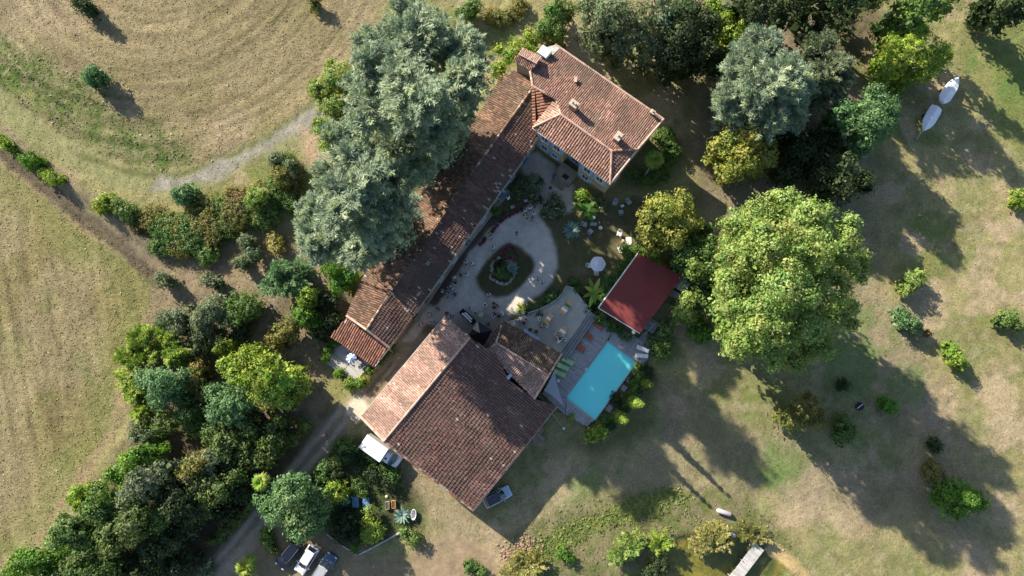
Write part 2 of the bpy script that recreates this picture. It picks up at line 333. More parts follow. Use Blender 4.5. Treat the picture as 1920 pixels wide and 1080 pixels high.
bed = ldist(GX, GY, PW([(815, 560), (845, 510), (880, 455), (910, 418), (940, 405)])); lay(sstep(1.1-bed+wob*.3, 0, .5)*.9, (.07, .05, .035))
C = np.clip(C, .01, .8)
GZ = (fbm(GX, GY, 6, 101)-.5)*.12+(fbm(GX, GY, .9, 102, 2)-.5)*.12+(rs.rand(*GX.shape)-.5)*.06
flat = np.maximum(mcw, np.maximum(mln, sstep(2.1-dl, 0, .5))); GZ *= (1-.85*flat)
GZ -= .12
berm = ldist(GX, GY, PW([(-140, 165), (-20, 238), (40, 272), (100, 316), (160, 362), (230, 415), (285, 455)])); GZ += 1.2*np.exp(-(berm/1.25)**2)*(.75+.5*med)
bank = sstep(sdist(GX, GY, PW([(1215, 1045), (1260, 1010), (1400, 1000), (1450, 1020), (1475, 1060), (1480, 1200), (1150, 1200)])), -.6, .6); GZ -= bank*.5
nx, ny = GX.shape
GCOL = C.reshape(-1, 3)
idx = np.arange(nx*ny).reshape(nx, ny)
fr = RID[:-1, :-1]; cx = GX[:-1, :-1]+GS/2; cy = GY[:-1, :-1]+GS/2
pool_in = sdist(cx, cy, [tuple(p)[:2] for p in POOL]) > -.3
GM = {0: ('meadow', ground_mat('meadow_grass', .14, 4.0, .52)), 1: ('field', ground_mat('stubble_field', .20, 4.4, .62, R(-38))), 2: ('grass_track', ground_mat('mown_track', .10, 4.4, .4)),
      3: ('ground', ground_mat('scrub_ground', .16, 3.6, .5)), 4: ('dirt_road', ground_mat('dirt', .06, 3.0, .30)), 5: ('lawn', ground_mat('dry_lawn', .08, 3.5, .35)),
      6: ('pond', ground_mat('pond_algae', .05, 4.0, .6)), 7: ('gravel_courtyard', ground_mat('gravel', .05, 5.0, .26))}
_b = GM[6][1].node_tree.nodes['Principled BSDF']; _b.inputs['Roughness'].default_value = .3; _b.inputs['Specular IOR Level'].default_value = .5
for rid, (nm, gm) in GM.items():
    sel = (fr == rid) & ~pool_in
    if not sel.any(): continue
    A = idx[:-1, :-1][sel]; B = idx[1:, :-1][sel]; D = idx[1:, 1:][sel]; E = idx[:-1, 1:][sel]
    Q = np.stack([A, B, D, E], 1); un, inv = np.unique(Q.ravel(), return_inverse=True)
    V = np.stack([GX.ravel()[un], GY.ravel()[un], GZ.ravel()[un]], 1).astype(np.float32)
    me = bpy.data.meshes.new(nm); me.vertices.add(len(V)); me.vertices.foreach_set('co', V.ravel())
    me.loops.add(len(inv)); me.loops.foreach_set('vertex_index', inv.astype(np.int32).ravel())
    me.polygons.add(len(Q)); me.polygons.foreach_set('loop_start', np.arange(0, len(inv), 4, dtype=np.int32)); me.polygons.foreach_set('loop_total', np.full(len(Q), 4, dtype=np.int32))
    me.polygons.foreach_set('use_smooth', np.ones(len(Q), bool)); me.update(calc_edges=True)
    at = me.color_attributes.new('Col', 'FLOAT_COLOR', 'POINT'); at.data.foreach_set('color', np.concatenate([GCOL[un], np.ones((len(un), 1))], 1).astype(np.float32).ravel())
    o = link(nm, me, gm); tag(o, kind='structure')
far = MB(); far.cur = (.215, .20, .10); 
X1, Y1 = float(gx[-1]), float(gy[-1])
far.add([(-2500, -2500, -.5), (2500, -2500, -.5), (2500, 2500, -.5), (-2500, 2500, -.5), (-92, -42, -.12), (X1, -42, -.12), (X1, Y1, -.12), (-92, Y1, -.12)], [(0, 1, 5, 4), (1, 2, 6, 5), (2, 3, 7, 6), (3, 0, 4, 7)])
tag(far.build('outer_meadow', GM[0][1]), kind='structure')
# grass tufts standing on fields and meadow
def gsample(x, y):
    i = np.clip(((x-gx[0])/GS).astype(int), 0, nx-1); j = np.clip(((y-gy[0])/GS).astype(int), 0, ny-1); return i, j
def tufts(name, n, rids, size, mul, seed, keepf=None):
    r = np.random.RandomState(seed); x = r.uniform(-91, 91, n); y = r.uniform(-41, 77, n); i, j = gsample(x, y)
    k = np.isin(RID[i, j], rids); 
    if keepf is not None: k &= keepf(i, j, r)
    x, y, i, j = x[k], y[k], i[k], j[k]; m = len(x)
    c = C[i, j]*r.uniform(mul[0], mul[1], (m, 1)); z = GZ[i, j]-.02
    a = r.uniform(0, math.tau, m); s = size*r.uniform(.5, 1.3, m); le = r.uniform(-1.1, 1.1, (m, 2))*s[:, None]
    w = s*.45
    P0 = np.stack([x-np.cos(a)*w, y-np.sin(a)*w, z], 1); P1 = np.stack([x+np.cos(a)*w, y+np.sin(a)*w, z], 1)
    P2 = np.stack([x+np.cos(a)*w*1.2+le[:, 0], y+np.sin(a)*w*1.2+le[:, 1], z+s*.5], 1); P3 = np.stack([x-np.cos(a)*w*1.1+le[:, 0], y-np.sin(a)*w*1.1+le[:, 1], z+s*.5*r.uniform(.5, 1.1, m)], 1)
    o = link(name, np_mesh(name, np.stack([P0, P1, P2, P3], 1).reshape(-1, 3), 4, c), LEAF); return tag(o, kind='stuff')
tag(tufts('stubble', 260000, [1], .155, (1.0, 1.45), 3), 'dry stubble standing in tufts over the two fields', 'stubble')
tag(tufts('meadow_grass', 200000, [0, 3, 2], .135, (.95, 1.45), 4), 'dry grass tufts scattered over the meadow round the farm', 'grass')
tag(tufts('bank_weeds', 420000, [0, 3], .28, (.8, 1.6), 6, lambda i, j, r: (mwb[i, j] > .25)), 'band of rank green weeds running across the bank above the pond', 'weeds')
tag(tufts('weeds', 120000, [1, 3], .24, (.9, 1.5), 5, lambda i, j, r: ((mg[i, j] > .3) | (mb_[i, j] > .4)) & (med[i, j] > .42)), 'rough green weeds in the field band and on the pond bank', 'weeds')
# ================================================================ BUILDINGS
TILE_PAL = {
 'old': [(.175, .10, .086), (.15, .086, .075), (.21, .12, .10), (.165, .093, .08), (.195, .112, .095), (.13, .084, .076)],
 'house': [(.29, .165, .13), (.26, .145, .112), (.325, .19, .15), (.24, .135, .11), (.35, .215, .17), (.225, .145, .115)],
 'red': [(.25, .12, .085), (.21, .10, .075), (.29, .145, .10), (.18, .09, .07)],
 'salmon': [(.44, .285, .23), (.40, .25, .20), (.48, .32, .26), (.36, .23, .185), (.41, .275, .225)],
 'annex': [(.16, .095, .065), (.13, .085, .06), (.21, .125, .085), (.25, .15, .10), (.11, .075, .055)]}
TM = mat('clay_tile', (1, 1, 1), .85, .2, attr=True, noise=.18, nscale=9)
UNDER = mat('roof_underlay', (.17, .10, .075), .9, .1, noise=.3, nscale=2)
MORTAR = mat('mortar', (.42, .36, .30), .9, .1, noise=.25, nscale=4)
GUT = mat('zinc_gutter', (.42, .42, .40), .5, .4, metal=.3)
def pt(p, pl=None):
    if len(p) > 2: return W(*p)
    return hitplane(p[0], p[1], *pl)
def plane3(px):
    k = [W(*p) for p in px if len(p) > 2][:3]; n = (k[1]-k[0]).cross(k[2]-k[0]).normalized()
    if n.z < 0: n.negate()
    return k[0], n
def roof(parent, px, eave, pal, seed, tw=.30, tl=.46, lichen=.25, speck=.002, name='roof', th=.12):
    pl = plane3(px); n = pl[1]
    P = [hitplane(p[0], p[1], *pl) for p in px]
    a = P[eave[0]]; e = (P[eave[1]]-a).normalized(); e = (e-n*e.dot(n)).normalized(); s = n.cross(e)
    if s.z < 0: s.negate()
    poly = [((p-a).dot(e), (p-a).dot(s)) for p in P]
    us = [p[0] for p in poly]; vs = [p[1] for p in poly]
    U, V = np.meshgrid(np.arange(min(us), max(us), tw)+tw/2, np.arange(min(vs), max(vs), tl)+tl/2, indexing='ij')
    U = U.ravel(); V = V.ravel(); r = np.random.RandomState(seed)
    k = sdist(U, V, poly) > -.02; U, V = U[k], V[k]; m = len(U)
    V = V+r.normal(0, .025, m)+.03*np.sin(U*1.3)
    rad = tw*.45; K = 4; ang = np.linspace(0.12, math.pi-.12, K+1)
    jit = r.normal(0, .012, (m, 1)); rot = r.normal(0, .02, (m, 1))
    lo = V-tl*.56; hi = V+tl*.5
    cu = np.cos(ang)[None]*rad; cz = np.sin(ang)[None]*rad
    sag = (fbm(U, V, 2.8, seed, 2)-.5)*.20
    uL = U[:, None]+cu*1.12+jit; zL = cz*1.05+.05+sag[:, None]; uH = U[:, None]+cu*.86+jit+rot; zH = cz*.9+.005+sag[:, None]
    def w3(uu, vv, zz): return np.array(a)[None, None]+uu[..., None]*np.array(e)+vv[..., None]*np.array(s)+zz[..., None]*np.array(n)
    A = w3(uL, np.broadcast_to(lo[:, None], uL.shape), zL); B = w3(uH, np.broadcast_to(hi[:, None], uH.shape), zH)
    Q = np.stack([A[:, :-1], A[:, 1:], B[:, 1:], B[:, :-1]], 2)
    F1 = w3(U[:, None]+jit+np.array([[-1.12, 1.12]])*rad, np.broadcast_to(lo[:, None], (m, 2)), np.broadcast_to(sag[:, None], (m, 2))+0*np.zeros((m, 2)))
    mid = K//2
    G = np.stack([F1[:, 1], A[:, 0], A[:, mid], A[:, K]], 1)[:, None]  # closes the front of each tile
    Q = np.concatenate([Q, G], 1).reshape(-1, 3)
    pc = np.array(TILE_PAL[pal])*.88; c = pc[r.randint(0, len(pc), m)]*r.uniform(.86, 1.14, (m, 1))
    li = fbm(U, V, 1.9, seed+40, 4); lm = sstep(li+r.normal(0, .05, m), .52, .68)[:, None]*lichen; c = c*(1-lm)+np.array((.13, .115, .085))*lm
    l2 = sstep(fbm(U, V, 4.5, seed+80, 4), .50, .62)[:, None]*min(1, lichen+.25); c = c*(1-l2*.5)+np.array((.10, .075, .06))*l2*.5; l3 = sstep(fbm(U*1.6, V*.5, 2.2, seed+140, 3), .58, .68)[:, None]; c = c*(1+l3*.35)
    sp = (r.rand(m) < speck*(1+2.2*(V < 1.6)*(speck > .02)))[:, None]; c = np.where(sp, np.array((.36, .32, .28)), c)
    o = link(name, np_mesh(name, Q, 4, np.repeat(c, K+1, 0)), TM, parent, True)
    u = MB(); u.slab(P, th); un = u.build('roof_deck', UNDER)
    sub(un, o)
    return P, (e, s, n)
def sub(c, p): c.parent = p; c.matrix_parent_inverse = Matrix.Identity(4); return c   # p already sits at the world origin
def parent_m(p): return Matrix.Translation(p.location) @ p.rotation_euler.to_matrix().to_4x4()
def ridge(parent, pts, pal, seed, name='ridge_tiles', rad=.16):
    random.seed(seed); m = MB()
    for a, b in zip(pts[:-1], pts[1:]):
        L_ = (b-a).length; n = max(1, int(L_/.42)); t = (b-a).normalized(); sd_ = t.cross(Vector((0, 0, 1))).normalized(); up = sd_.cross(t)
        for i in range(n):
            p0 = a+(b-a)*(i/n); p1 = a+(b-a)*((i+1.12)/n); c = random.choice(TILE_PAL[pal]); k = random.uniform(.9, 1.35); m.cur = tuple(x*k for x in c)
            if random.random() < .25: m.cur = (.40, .34, .27)
            P = []
            for (pp, rr) in ((p0, rad*1.12), (p1, rad*.9)):
                for w in range(6):
                    g = math.pi*w/5; P.append(pp+sd_*math.cos(g)*rr+up*(math.sin(g)*rr*.9+.02))
            m.add(P, [(w, w+1, w+7, w+6) for w in range(5)]+[(0, 1, 2, 3, 4, 5)])
    return m.build(name, TM, parent, keep=True)
def gutter(parent, a, b, name='gutter'):
    m = MB(); m.tube([a, b], .07, 6); return m.build(name, GUT, parent, keep=True)
def inset(poly, d):
    n = len(poly); A = sum(poly[i].x*poly[(i+1) % n].y-poly[(i+1) % n].x*poly[i].y for i in range(n)); sg = 1 if A > 0 else -1; out = []
    for i in range(n):
        p, a, b = poly[i], poly[i-1], poly[(i+1) % n]
        d1 = Vector((p.x-a.x, p.y-a.y)).normalized(); d2 = Vector((b.x-p.x, b.y-p.y)).normalized()
        n1 = Vector((-d1.y, d1.x))*sg; n2 = Vector((-d2.y, d2.x))*sg; k = (n1+n2); k = k/max(.3, 1+n1.dot(n2))
        out.append(Vector((p.x+k.x*d, p.y+k.y*d, p.z)))
    return out
def walls(parent, px, mt, drop=.28, d=.45, z0=-.2, name='wall'):
    P = inset([W(*p) for p in px], d); m = MB(); n = len(P)
    A = sum(P[i].x*P[(i+1) % n].y-P[(i+1) % n].x*P[i].y for i in range(n))
    V = [(p.x, p.y, z0) for p in P]+[(p.x, p.y, p.z-drop) for p in P]
    fs = [(i, (i+1) % n, n+(i+1) % n, n+i) for i in range(n)]
    if A < 0: fs = [tuple(reversed(f)) for f in fs]
    m.add(V, fs); m.build(name, mt, parent, keep=True); return P
PLASTER = mat('pale_plaster', (.50, .42, .27), .9, .15, noise=.5, nscale=.7, col2=(.42, .34, .22), bump=.02)
STONE = mat('stone_wall', (.34, .29, .22), .9, .15, noise=.5, nscale=1.5, col2=(.22, .19, .15), bump=.05, bscale=3)
BLUE = mat('blue_paint', (.30, .47, .68), .6, .3, noise=.12, nscale=5)
WHITE = mat('white_paint', (.72, .72, .70), .6, .3, noise=.08, nscale=4)
GLASS = mat('window_glass', (.03, .04, .05), .08, .6)
DARKW = mat('dark_wood', (.10, .07, .05), .8, .2, noise=.3)
CONC = mat('concrete', (.40, .375, .32), .85, .2, noise=.5, nscale=.8, col2=(.29, .28, .25), bump=.02)
def window(parent, p, d, w=1.0, h=1.5, shut=True, door=False, nrm=None, op=False):
    """p: bottom centre on the wall face; d: direction along the wall (unit); outward = nrm"""
    rz = math.atan2(d.y, d.x); M_ = Matrix.Translation(p) @ Matrix(((d.x, nrm.x, 0, 0), (d.y, nrm.y, 0, 0), (0, 0, 1, 0), (0, 0, 0, 1)))
    f = MB(); t = .07
    f.box((-w/2, .05, h/2), (t, .10, h), m=M_); f.box((w/2, .05, h/2), (t, .10, h), m=M_); f.box((0, .05, h), (w+t, .10, t), m=M_); f.box((0, .09, -.03), (w+.2, .22, .08), m=M_); f.box((0, .04, h/2), (.05, .06, h-.08), m=M_)
    fo = f.build('door' if door else 'window', BLUE if door else WHITE, parent, keep=True)
    g = MB(); g.box((0, .018, h/2), (w-.06, .02, h-.08), m=M_); go = g.build('pane', GLASS); sub(go, fo)
    if shut:
        for sx in (-1, 1):
            s_ = MB(); 
            if op: 
                c = math.cos(.9); s_.box((0, 0, 0), (w/2, .045, h), m=M_ @ Matrix.Translation((sx*(w/2+.02)+sx*.1, .30, h/2)) @ Matrix.Rotation(sx*1.1, 4, 'Z'))
            else:
                s_.box((sx*(w*.76+.03), .05, h/2), (w/2, .045, h), m=M_)
                for k in range(3): s_.box((sx*(w*.76+.03), .08, h*(.2+.3*k)), (w/2-.05, .02, .06), m=M_)
            so_ = s_.build('shutter', BLUE); sub(so_, fo)
def face_windows(parent, a, b, outward, items, off=.004):
    d = (b-a); d.z = 0; L_ = d.length; d.normalize(); nr = Vector((d.y, -d.x, 0))
    if nr.dot(outward) < 0: nr = -nr
    for (t, z, w, h, kw) in items:
        p = Vector((a.x+d.x*L_*t, a.y+d.y*L_*t, z))+nr*off; window(parent, p, d, w, h, nrm=nr, **kw)

# ---- long range
o = empty('long_farm_building', W(850, 400, 0), label='long narrow farm range under an old brown tiled ridge roof, shaded by the cedar', cat='farm building')
LP1, _ = roof(o, [(773, 593, 5.3), (1010, 257, 5.3), (998, 164, 6.9), (733, 547)], (0, 1), 'old', 11, speck=.022, lichen=.5)
LP2, _ = roof(o, [(678, 525), (735, 432, 5.1), (831, 295), (838, 286), (891, 222, 5.1), (940, 148), (985, 122), (994, 131), (998, 164, 6.9), (733, 547)], (1, 4), 'annex', 12, lichen=.3, name='roof')
ridge(o, [W(733, 547, 7.0), W(820, 413, 7.0), W(913, 285, 7.0), W(998, 166, 7.0)], 'annex', 1)
ridge(o, [W(773, 593, 5.38), W(733, 547, 6.98), W(678, 525, 5.25)], 'annex', 2, name='verge_tiles')
LW = walls(o, [(773, 593, 5.3), (1010, 257, 5.3), (998, 164, 6.9), (985, 122, 5.2), (891, 222, 5.1), (735, 432, 5.1), (678, 525, 5.2), (733, 547, 6.9)], PLASTER)
gutter(o, W(774, 594, 5.2)+Vector((.05, -.05, 0)), W(1010, 258, 5.2)+Vector((.05, -.05, 0)))
face_windows(o, LW[0], LW[1], Vector((1, -1, 0)), [(t, z, w, h, k) for t, z, w, h, k in [
    (.08, .1, 1.0, 2.1, dict(shut=False, door=True)), (.20, 1.1, .8, 1.1, {}), (.31, 1.1, .8, 1.1, {}), (.42, .1, 1.1, 2.1, dict(shut=False, door=True)), (.55, 1.1, .9, 1.2, {}), (.68, 3.1, .9, 1.2, {}),
    (.70, .1, 1.1, 2.2, dict(door=True, op=True)), (.79, 3.1, .9, 1.2, {}), (.80, 1.0, 1.0, 1.3, {}), (.90, 3.0, 1.0, 1.3, {}), (.91, .1, 1.1, 2.2, dict(door=True))]])
dm = MB(); 
P = [W(905, 214, 5.6), W(922, 196, 5.6), W(918, 190, 5.5), W(902, 206, 5.5)]
# ---- lower block at its south-west end
o2 = empty('end_barn', W(705, 590, 0), label='lower tiled end block joined to the south-west end of the long range', cat='farm building')
roof(o2, [(774, 594, 5.1), (730, 652, 5.1), (687, 618, 6.5), (731, 549)], (0, 1), 'old', 13, speck=.015, lichen=.45)
roof(o2, [(678, 527, 5.0), (650, 592, 5.0), (687, 618), (731, 549, 6.5)], (0, 1), 'annex', 14, lichen=.3)
ridge(o2, [W(730, 551, 6.6), W(687, 618, 6.6)], 'annex', 4)
ridge(o2, [W(650, 592, 5.15), W(687, 618, 6.65), W(730, 652, 5.25)], 'salmon', 5, name='verge_tiles')
roof(o2, [(621, 631, 2.9), (702, 687, 2.9), (728, 653, 4.2), (687, 620), (651, 594)], (0, 1), 'red', 15, tw=.34, tl=.6, lichen=.12, speck=.01, name='lean_to_roof')
walls(o2, [(772, 594, 5.1), (730, 652, 5.1), (687, 618, 6.5), (650, 592, 5.0), (679, 530, 5.0), (728, 552, 6.4)], STONE)
walls(o2, [(728, 653, 3.9), (702, 687, 2.9), (621, 631, 2.9), (651, 594, 3.9)], STONE, name='lean_to_wall', drop=.35)
gutter(o2, W(731, 652, 4.6), W(773, 594, 4.6))
bd = MB(); a, b = W(703, 687, 2.9), W(731, 650, 4.2); bd.tube([a, b], .09, 4); bd.build('verge_board', WHITE, o2, keep=True)
# ---- main house
o3 = empty('manor_house', W(1110, 230, 0), label='big two-storey house with pale walls, blue shutters and a broad hipped roof of salmon tiles', cat='house')
big_pl = [(1051, 214, 9.90), (1147, 283, 9.90), (1196, 280), (1244, 224, 8.00), (1041, 84), (996, 126), (994, 135), (999, 162), (1043, 186)]
HP, _ = roof(o3, big_pl, (3, 4), 'house', 21, lichen=.45, tw=.28, tl=.42)
roof(o3, [(999, 239, 8.60), (1144, 345, 8.60), (1147, 283, 9.90), (1051, 214)], (0, 1), 'house', 22, lichen=.08, tw=.36, tl=.55)
roof(o3, [(1147, 283, 9.90), (1196, 280), (1144, 345, 8.60)] if False else [(1144, 345, 8.60), (1196, 280, HP[2].z), (1147, 283, 9.90)], (0, 1), 'house', 23, lichen=.3, tw=.34)
roof(o3, [(999, 239, 8.60), (1043, 186, 8.90), (1051, 214, 9.90)], (0, 1), 'salmon', 24, lichen=.08, tw=.32)  # west hip: sunlit tone put into a paler tile palette
roof(o3, [(998, 164, 7.6), (1043, 186, 9.00), (1001, 238, 7.4)], (0, 2), 'red', 25, lichen=.1, tw=.42, tl=.6)
ridge(o3, [W(999, 239, 8.72), W(1051, 214, 10.00), W(1147, 283, 10.00), W(1144, 345, 8.72)], 'salmon', 6)
ridge(o3, [W(1147, 283, 10.00), W(1196, 280, HP[2].z+.1)], 'house', 7)
ridge(o3, [W(1051, 214, 10.00), W(1043, 186, 9.30), W(999, 162, HP[7].z+.1), W(994, 133, HP[6].z+.1)], 'salmon', 8)
ridge(o3, [HP[4]+Vector((0, 0, .08)), HP[3]+Vector((0, 0, .08))], 'salmon', 9, name='verge_tiles')
ridge(o3, [HP[3]+Vector((0, 0, .08)), HP[2]+Vector((0, 0, .08)), W(1144, 345, 8.70)], 'salmon', 9, name='verge_tiles')
e0, e1 = W(999, 239, 8.60), W(1144, 345, 8.60); fd = (e1-e0); fd.z = 0; FL = fd.length; fd.normalize(); fn = Vector((fd.y, -fd.x, 0)); fn = fn if fn.y < 0 else -fn
def fac(t, dep, z=7.6): q_ = e0+fd*(FL*t)-fn*dep; q_.z = z; return q_
ins = inset([W(999, 239, 8.60), W(1144, 345, 8.60), W(1196, 280, 8.60), W(1244, 224, 8.20), W(1041, 84, 8.00), W(996, 126, 8.00)], .4)
f0, f1 = ins[0], ins[1]
def fp(t, dep): q_ = f0+(f1-f0)*t-fn*dep; return Vector((q_.x, q_.y, 8.6))
ring = [fp(0, 0), fp(.39, 0), fp(.39, 1.3), fp(.61, 1.3), fp(.61, 0), fp(1, 0)]+ins[2:]
m = MB(); n = len(ring); fs = [(i, (i+1) % n, n+(i+1) % n, n+i) for i in range(n)]
m.add([(p.x, p.y, -.2) for p in ring]+[(p.x, p.y, p.z-.16) for p in ring], fs); m.build('wall', PLASTER, o3, keep=True)
# projecting string course and soffit board
s_ = MB(); s_.box(((fp(.8, -.03).x+fp(.8, -.03).x)/2, fp(.8, -.03).y, 3.4), ((f1-f0).length*.38, .09, .16), rz=math.atan2(fd.y, fd.x)); s_.build('string_course', mat('brick_band', (.36, .2, .13), .9), o3, keep=True)
ev = MB(); a, b = W(998, 240, 8.50), W(1145, 346, 8.50); ev.tube([a, b], .08, 5); ev.build('gutter', WHITE, o3, keep=True)
face_windows(o3, f0, f1, fn, [(.13, 5.1, 1.1, 1.8, {}), (.13, 1.5, 1.1, 1.8, {}), (.30, 5.1, 1.1, 1.8, {}), (.72, 5.1, 1.1, 1.8, {}), (.72, 1.5, 1.1, 1.8, {}), (.89, 5.1, 1.1, 1.8, {}), (.28, 1.3, .9, 1.6, {})])
face_windows(o3, fp(.39, 1.3), fp(.61, 1.3), fn, [(.25, 5.1, .9, 1.7, {}), (.78, 5.1, .9, 1.7, {}), (.5, 1.1, 1.3, 2.3, dict(shut=False, door=True))])
face_windows(o3, ins[1], ins[2], Vector((1, -1, 0)), [(.3, 4.5, 1.0, 1.6, {}), (.7, 4.5, 1.0, 1.6, {}), (.5, 1.2, 1.0, 1.6, {})])
pc = fp(.5, -.9); pr = MB(); pr.bbox((pc.x, pc.y, .45), (2.9, 2.4, 1.1), rz=math.atan2(fd.y, fd.x)); 
for k in range(3):
    q_ = fp(.5, -2.25-.32*k); pr.box((q_.x, q_.y, .6-.22*k), (2.0, .36, .22+.0*k), rz=math.atan2(fd.y, fd.x))
pr.build('porch_landing', STONE, o3, keep=True)
q_ = fp(.52, -1.3); dm = MB(); dm.box((q_.x, q_.y, 1.02), (.9, .7, .03), rz=math.atan2(fd.y, fd.x)); dm.build('door_mat', mat('mat_black', (.03, .03, .03)), o3, keep=True)
# turret on the north corner
tr = [W(963, 113, 9.60), W(994, 130, 9.60), W(1013, 107, 9.60), W(980, 93, 9.60)]
tw_ = MB(); q4 = inset(tr, .25); tw_.add([(p.x, p.y, 5.5) for p in q4]+[(p.x, p.y, 9.5) for p in q4], [(0, 1, 5, 4), (1, 2, 6, 5), (2, 3, 7, 6), (3, 0, 4, 7)]); tw_.build('stair_tower_wall', STONE, o3, keep=True)
roof(o3, [(963, 113, 9.60), (996, 133, 9.60), (1006, 119, 10.50), (972, 101)], (0, 1), 'house', 26, tw=.24, tl=.36, lichen=.3, name='stair_tower_roof')
roof(o3, [(980, 91, 9.60), (1014, 107, 9.60), (1006, 119, 10.50), (972, 101)], (0, 1), 'salmon', 27, tw=.24, tl=.36, lichen=.2, name='stair_tower_roof')
ridge(o3, [W(972, 101, 10.55), W(1006, 119, 10.55)], 'salmon', 3, rad=.11)
# chimneys, roof light, aerial patches
BRK = mat('chimney_brick', (.34, .22, .16), .9, .1, noise=.35, nscale=6, bump=.02, bscale=20)
def chimney(u, v, hb, ht, w, d, pots, rz):
    p = W(u, v, hb); m = MB(); m.bbox((p.x, p.y, (hb-.6+ht)/2), (w, d, ht-hb+.6), .02, rz); ch = m.build('chimney', BRK, o3, keep=True)
    c = MB(); c.bbox((p.x, p.y, ht+.06), (w+.18, d+.18, .12), .02, rz); co = c.build('chimney_cap', MORTAR); sub(co, ch)
    for k in range(pots):
        t = (k-(pots-1)/2)*.42; c = MB(); c.lathe((p.x+math.cos(rz)*t, p.y+math.sin(rz)*t, ht+.1), [(.15, 0), (.12, .3), (.16, .36), (.1, .38)], 10); co = c.build('chimney_pot', mat('pot_clay', (.36, .3, .26)) if k == 0 else MORTAR); sub(co, ch)
ra = math.atan2(fd.y, fd.x)
chimney(1075, 203, 9.7, 11.3, 1.0, .75, 2, ra); chimney(1157, 262, 9.6, 11.0, 1.0, .75, 1, ra+math.pi/2); chimney(1222, 214, 8.2, 9.0, .5, .4, 1, ra); chimney(1079, 152, 8.7, 9.2, .22, .6, 0, ra+.6)
p = W(1021, 99, 9.00); m = MB(); m.bbox((p.x, p.y, 8.7), (1.5, 1.3, 1.5), .04, ra); m.build('roof_light', WHITE, o3, keep=True)
p = W(1023, 102, 8.90)+fn*.68; m = MB(); m.box((p.x, p.y, 8.95), (.8, .05, .7), ra); m.build('roof_light_pane', GLASS, o3, keep=True)
P = [hitplane(a, b, HP[0]+Vector((0, 0, .16)), (HP[1]-HP[0]).cross(HP[3]-HP[0]).normalized()) for a, b in ((1026, 88), (1041, 84), (1050, 90), (1036, 103), (1028, 100))]
m = MB(); m.slab(P, .05); m.build('lead_patch', mat('zinc_sheet', (.48, .48, .47), .6, noise=.5, nscale=2, col2=(.30, .29, .28)), o3, keep=True)
P = [hitplane(a, b, HP[0]+Vector((0, 0, .14)), (HP[1]-HP[0]).cross(HP[3]-HP[0]).normalized()) for a, b in ((1026, 173), (1036, 177), (1046, 175), (1044, 181), (1030, 182))]
# ---- barn
o4 = empty('great_barn', W(860, 780, 0), label='largest barn, wide gabled roof with a narrow salmon slope and a broad dark ribbed slope', cat='barn')
BP, _ = roof(o4, [(835, 594, 6.2), (677, 782, 6.2), (720, 826, 8.0), (881, 634)], (0, 1), 'salmon', 31, lichen=.32, tw=.26, tl=.40)  # slope facing the sun: lit look put into the paler tile palette
BQ, _ = roof(o4, [(1043, 762, 4.1), (887, 957, 4.1), (720, 826, 8.0), (881, 634), (921, 661), (959, 716), (1002, 747)], (0, 1), 'old', 32, lichen=.25, tw=.33, tl=.5, speck=.002)  # slope away from the sun: its shade is put into darker tiles
ridge(o4, [W(881, 633, 8.1), W(720, 827, 8.1)], 'salmon', 10)
ridge(o4, [W(720, 827, 8.05), W(887, 957, 4.2)], 'red', 12, name='verge_tiles'); ridge(o4, [W(677, 782, 6.3), W(720, 827, 8.05)], 'salmon', 13, name='verge_tiles')
ridge(o4, [W(835, 594, 6.25), W(881, 633, 8.05)], 'annex', 14, name='verge_tiles')
c1 = hitplane(1002, 747, BQ[0], (BQ[1]-BQ[0]).cross(BQ[2]-BQ[0]).normalized())
walls(o4, [(835, 594, 6.2), (677, 782, 6.2), (720, 826, 8.0), (887, 957, 4.1), (1043, 762, 4.1), (881, 634, 8.0)], STONE, drop=.35, d=.5)
gutter(o4, W(1044, 763, 4.0), W(888, 958, 4.0)); gutter(o4, W(834, 593, 6.1), W(676, 782, 6.1))
p = W(955, 706, 6.4); m = MB(); m.bbox((p.x, p.y, 6.35), (.42, .8, .08), .02, ra-.1); m.build('skylight', mat('skylight_glass', (.25, .33, .42), .2, .6), o4, keep=True)
# ---- annex
o5 = empty('mossy_outbuilding', W(975, 660, 0), label='small outbuilding with a moss-browned gable roof between the great barn and the paved terrace', cat='outbuilding')
roof(o5, [(943, 601, 5.0), (1053, 664, 5.0), (1029, 704, 6.5), (930, 642)], (0, 1), 'annex', 41, lichen=.55, tw=.26, tl=.40)
roof(o5, [(1002, 748, 5.6), (911, 656), (930, 642, 6.5), (1029, 704, 6.5)], (0, 1), 'salmon', 42, lichen=.45, tw=.26, tl=.4)
roof(o5, [(908, 653, 6.5), (942, 600, 5.0), (930, 642, 6.52)] if False else [(942, 600, 5.0), (907, 652, 5.4), (911, 656, 5.6), (930, 642)], (0, 1), 'annex', 43, lichen=.2, tw=.24)
ridge(o5, [W(930, 642, 6.6), W(1029, 704, 6.6)], 'salmon', 15, rad=.11); ridge(o5, [W(942, 600, 5.1), W(936, 625, 6.0), W(930, 642, 6.6), W(912, 656, 5.7)], 'annex', 16, rad=.12)
ridge(o5, [W(1053, 664, 5.1), W(1029, 704, 6.6), W(1002, 748, 5.7)], 'salmon', 17, name='verge_tiles', rad=.13)
walls(o5, [(943, 601, 5.0), (1053, 664, 5.0), (1029, 704, 6.4), (1002, 748, 5.5), (911, 656, 5.5), (930, 642, 6.3)], STONE, d=.35)
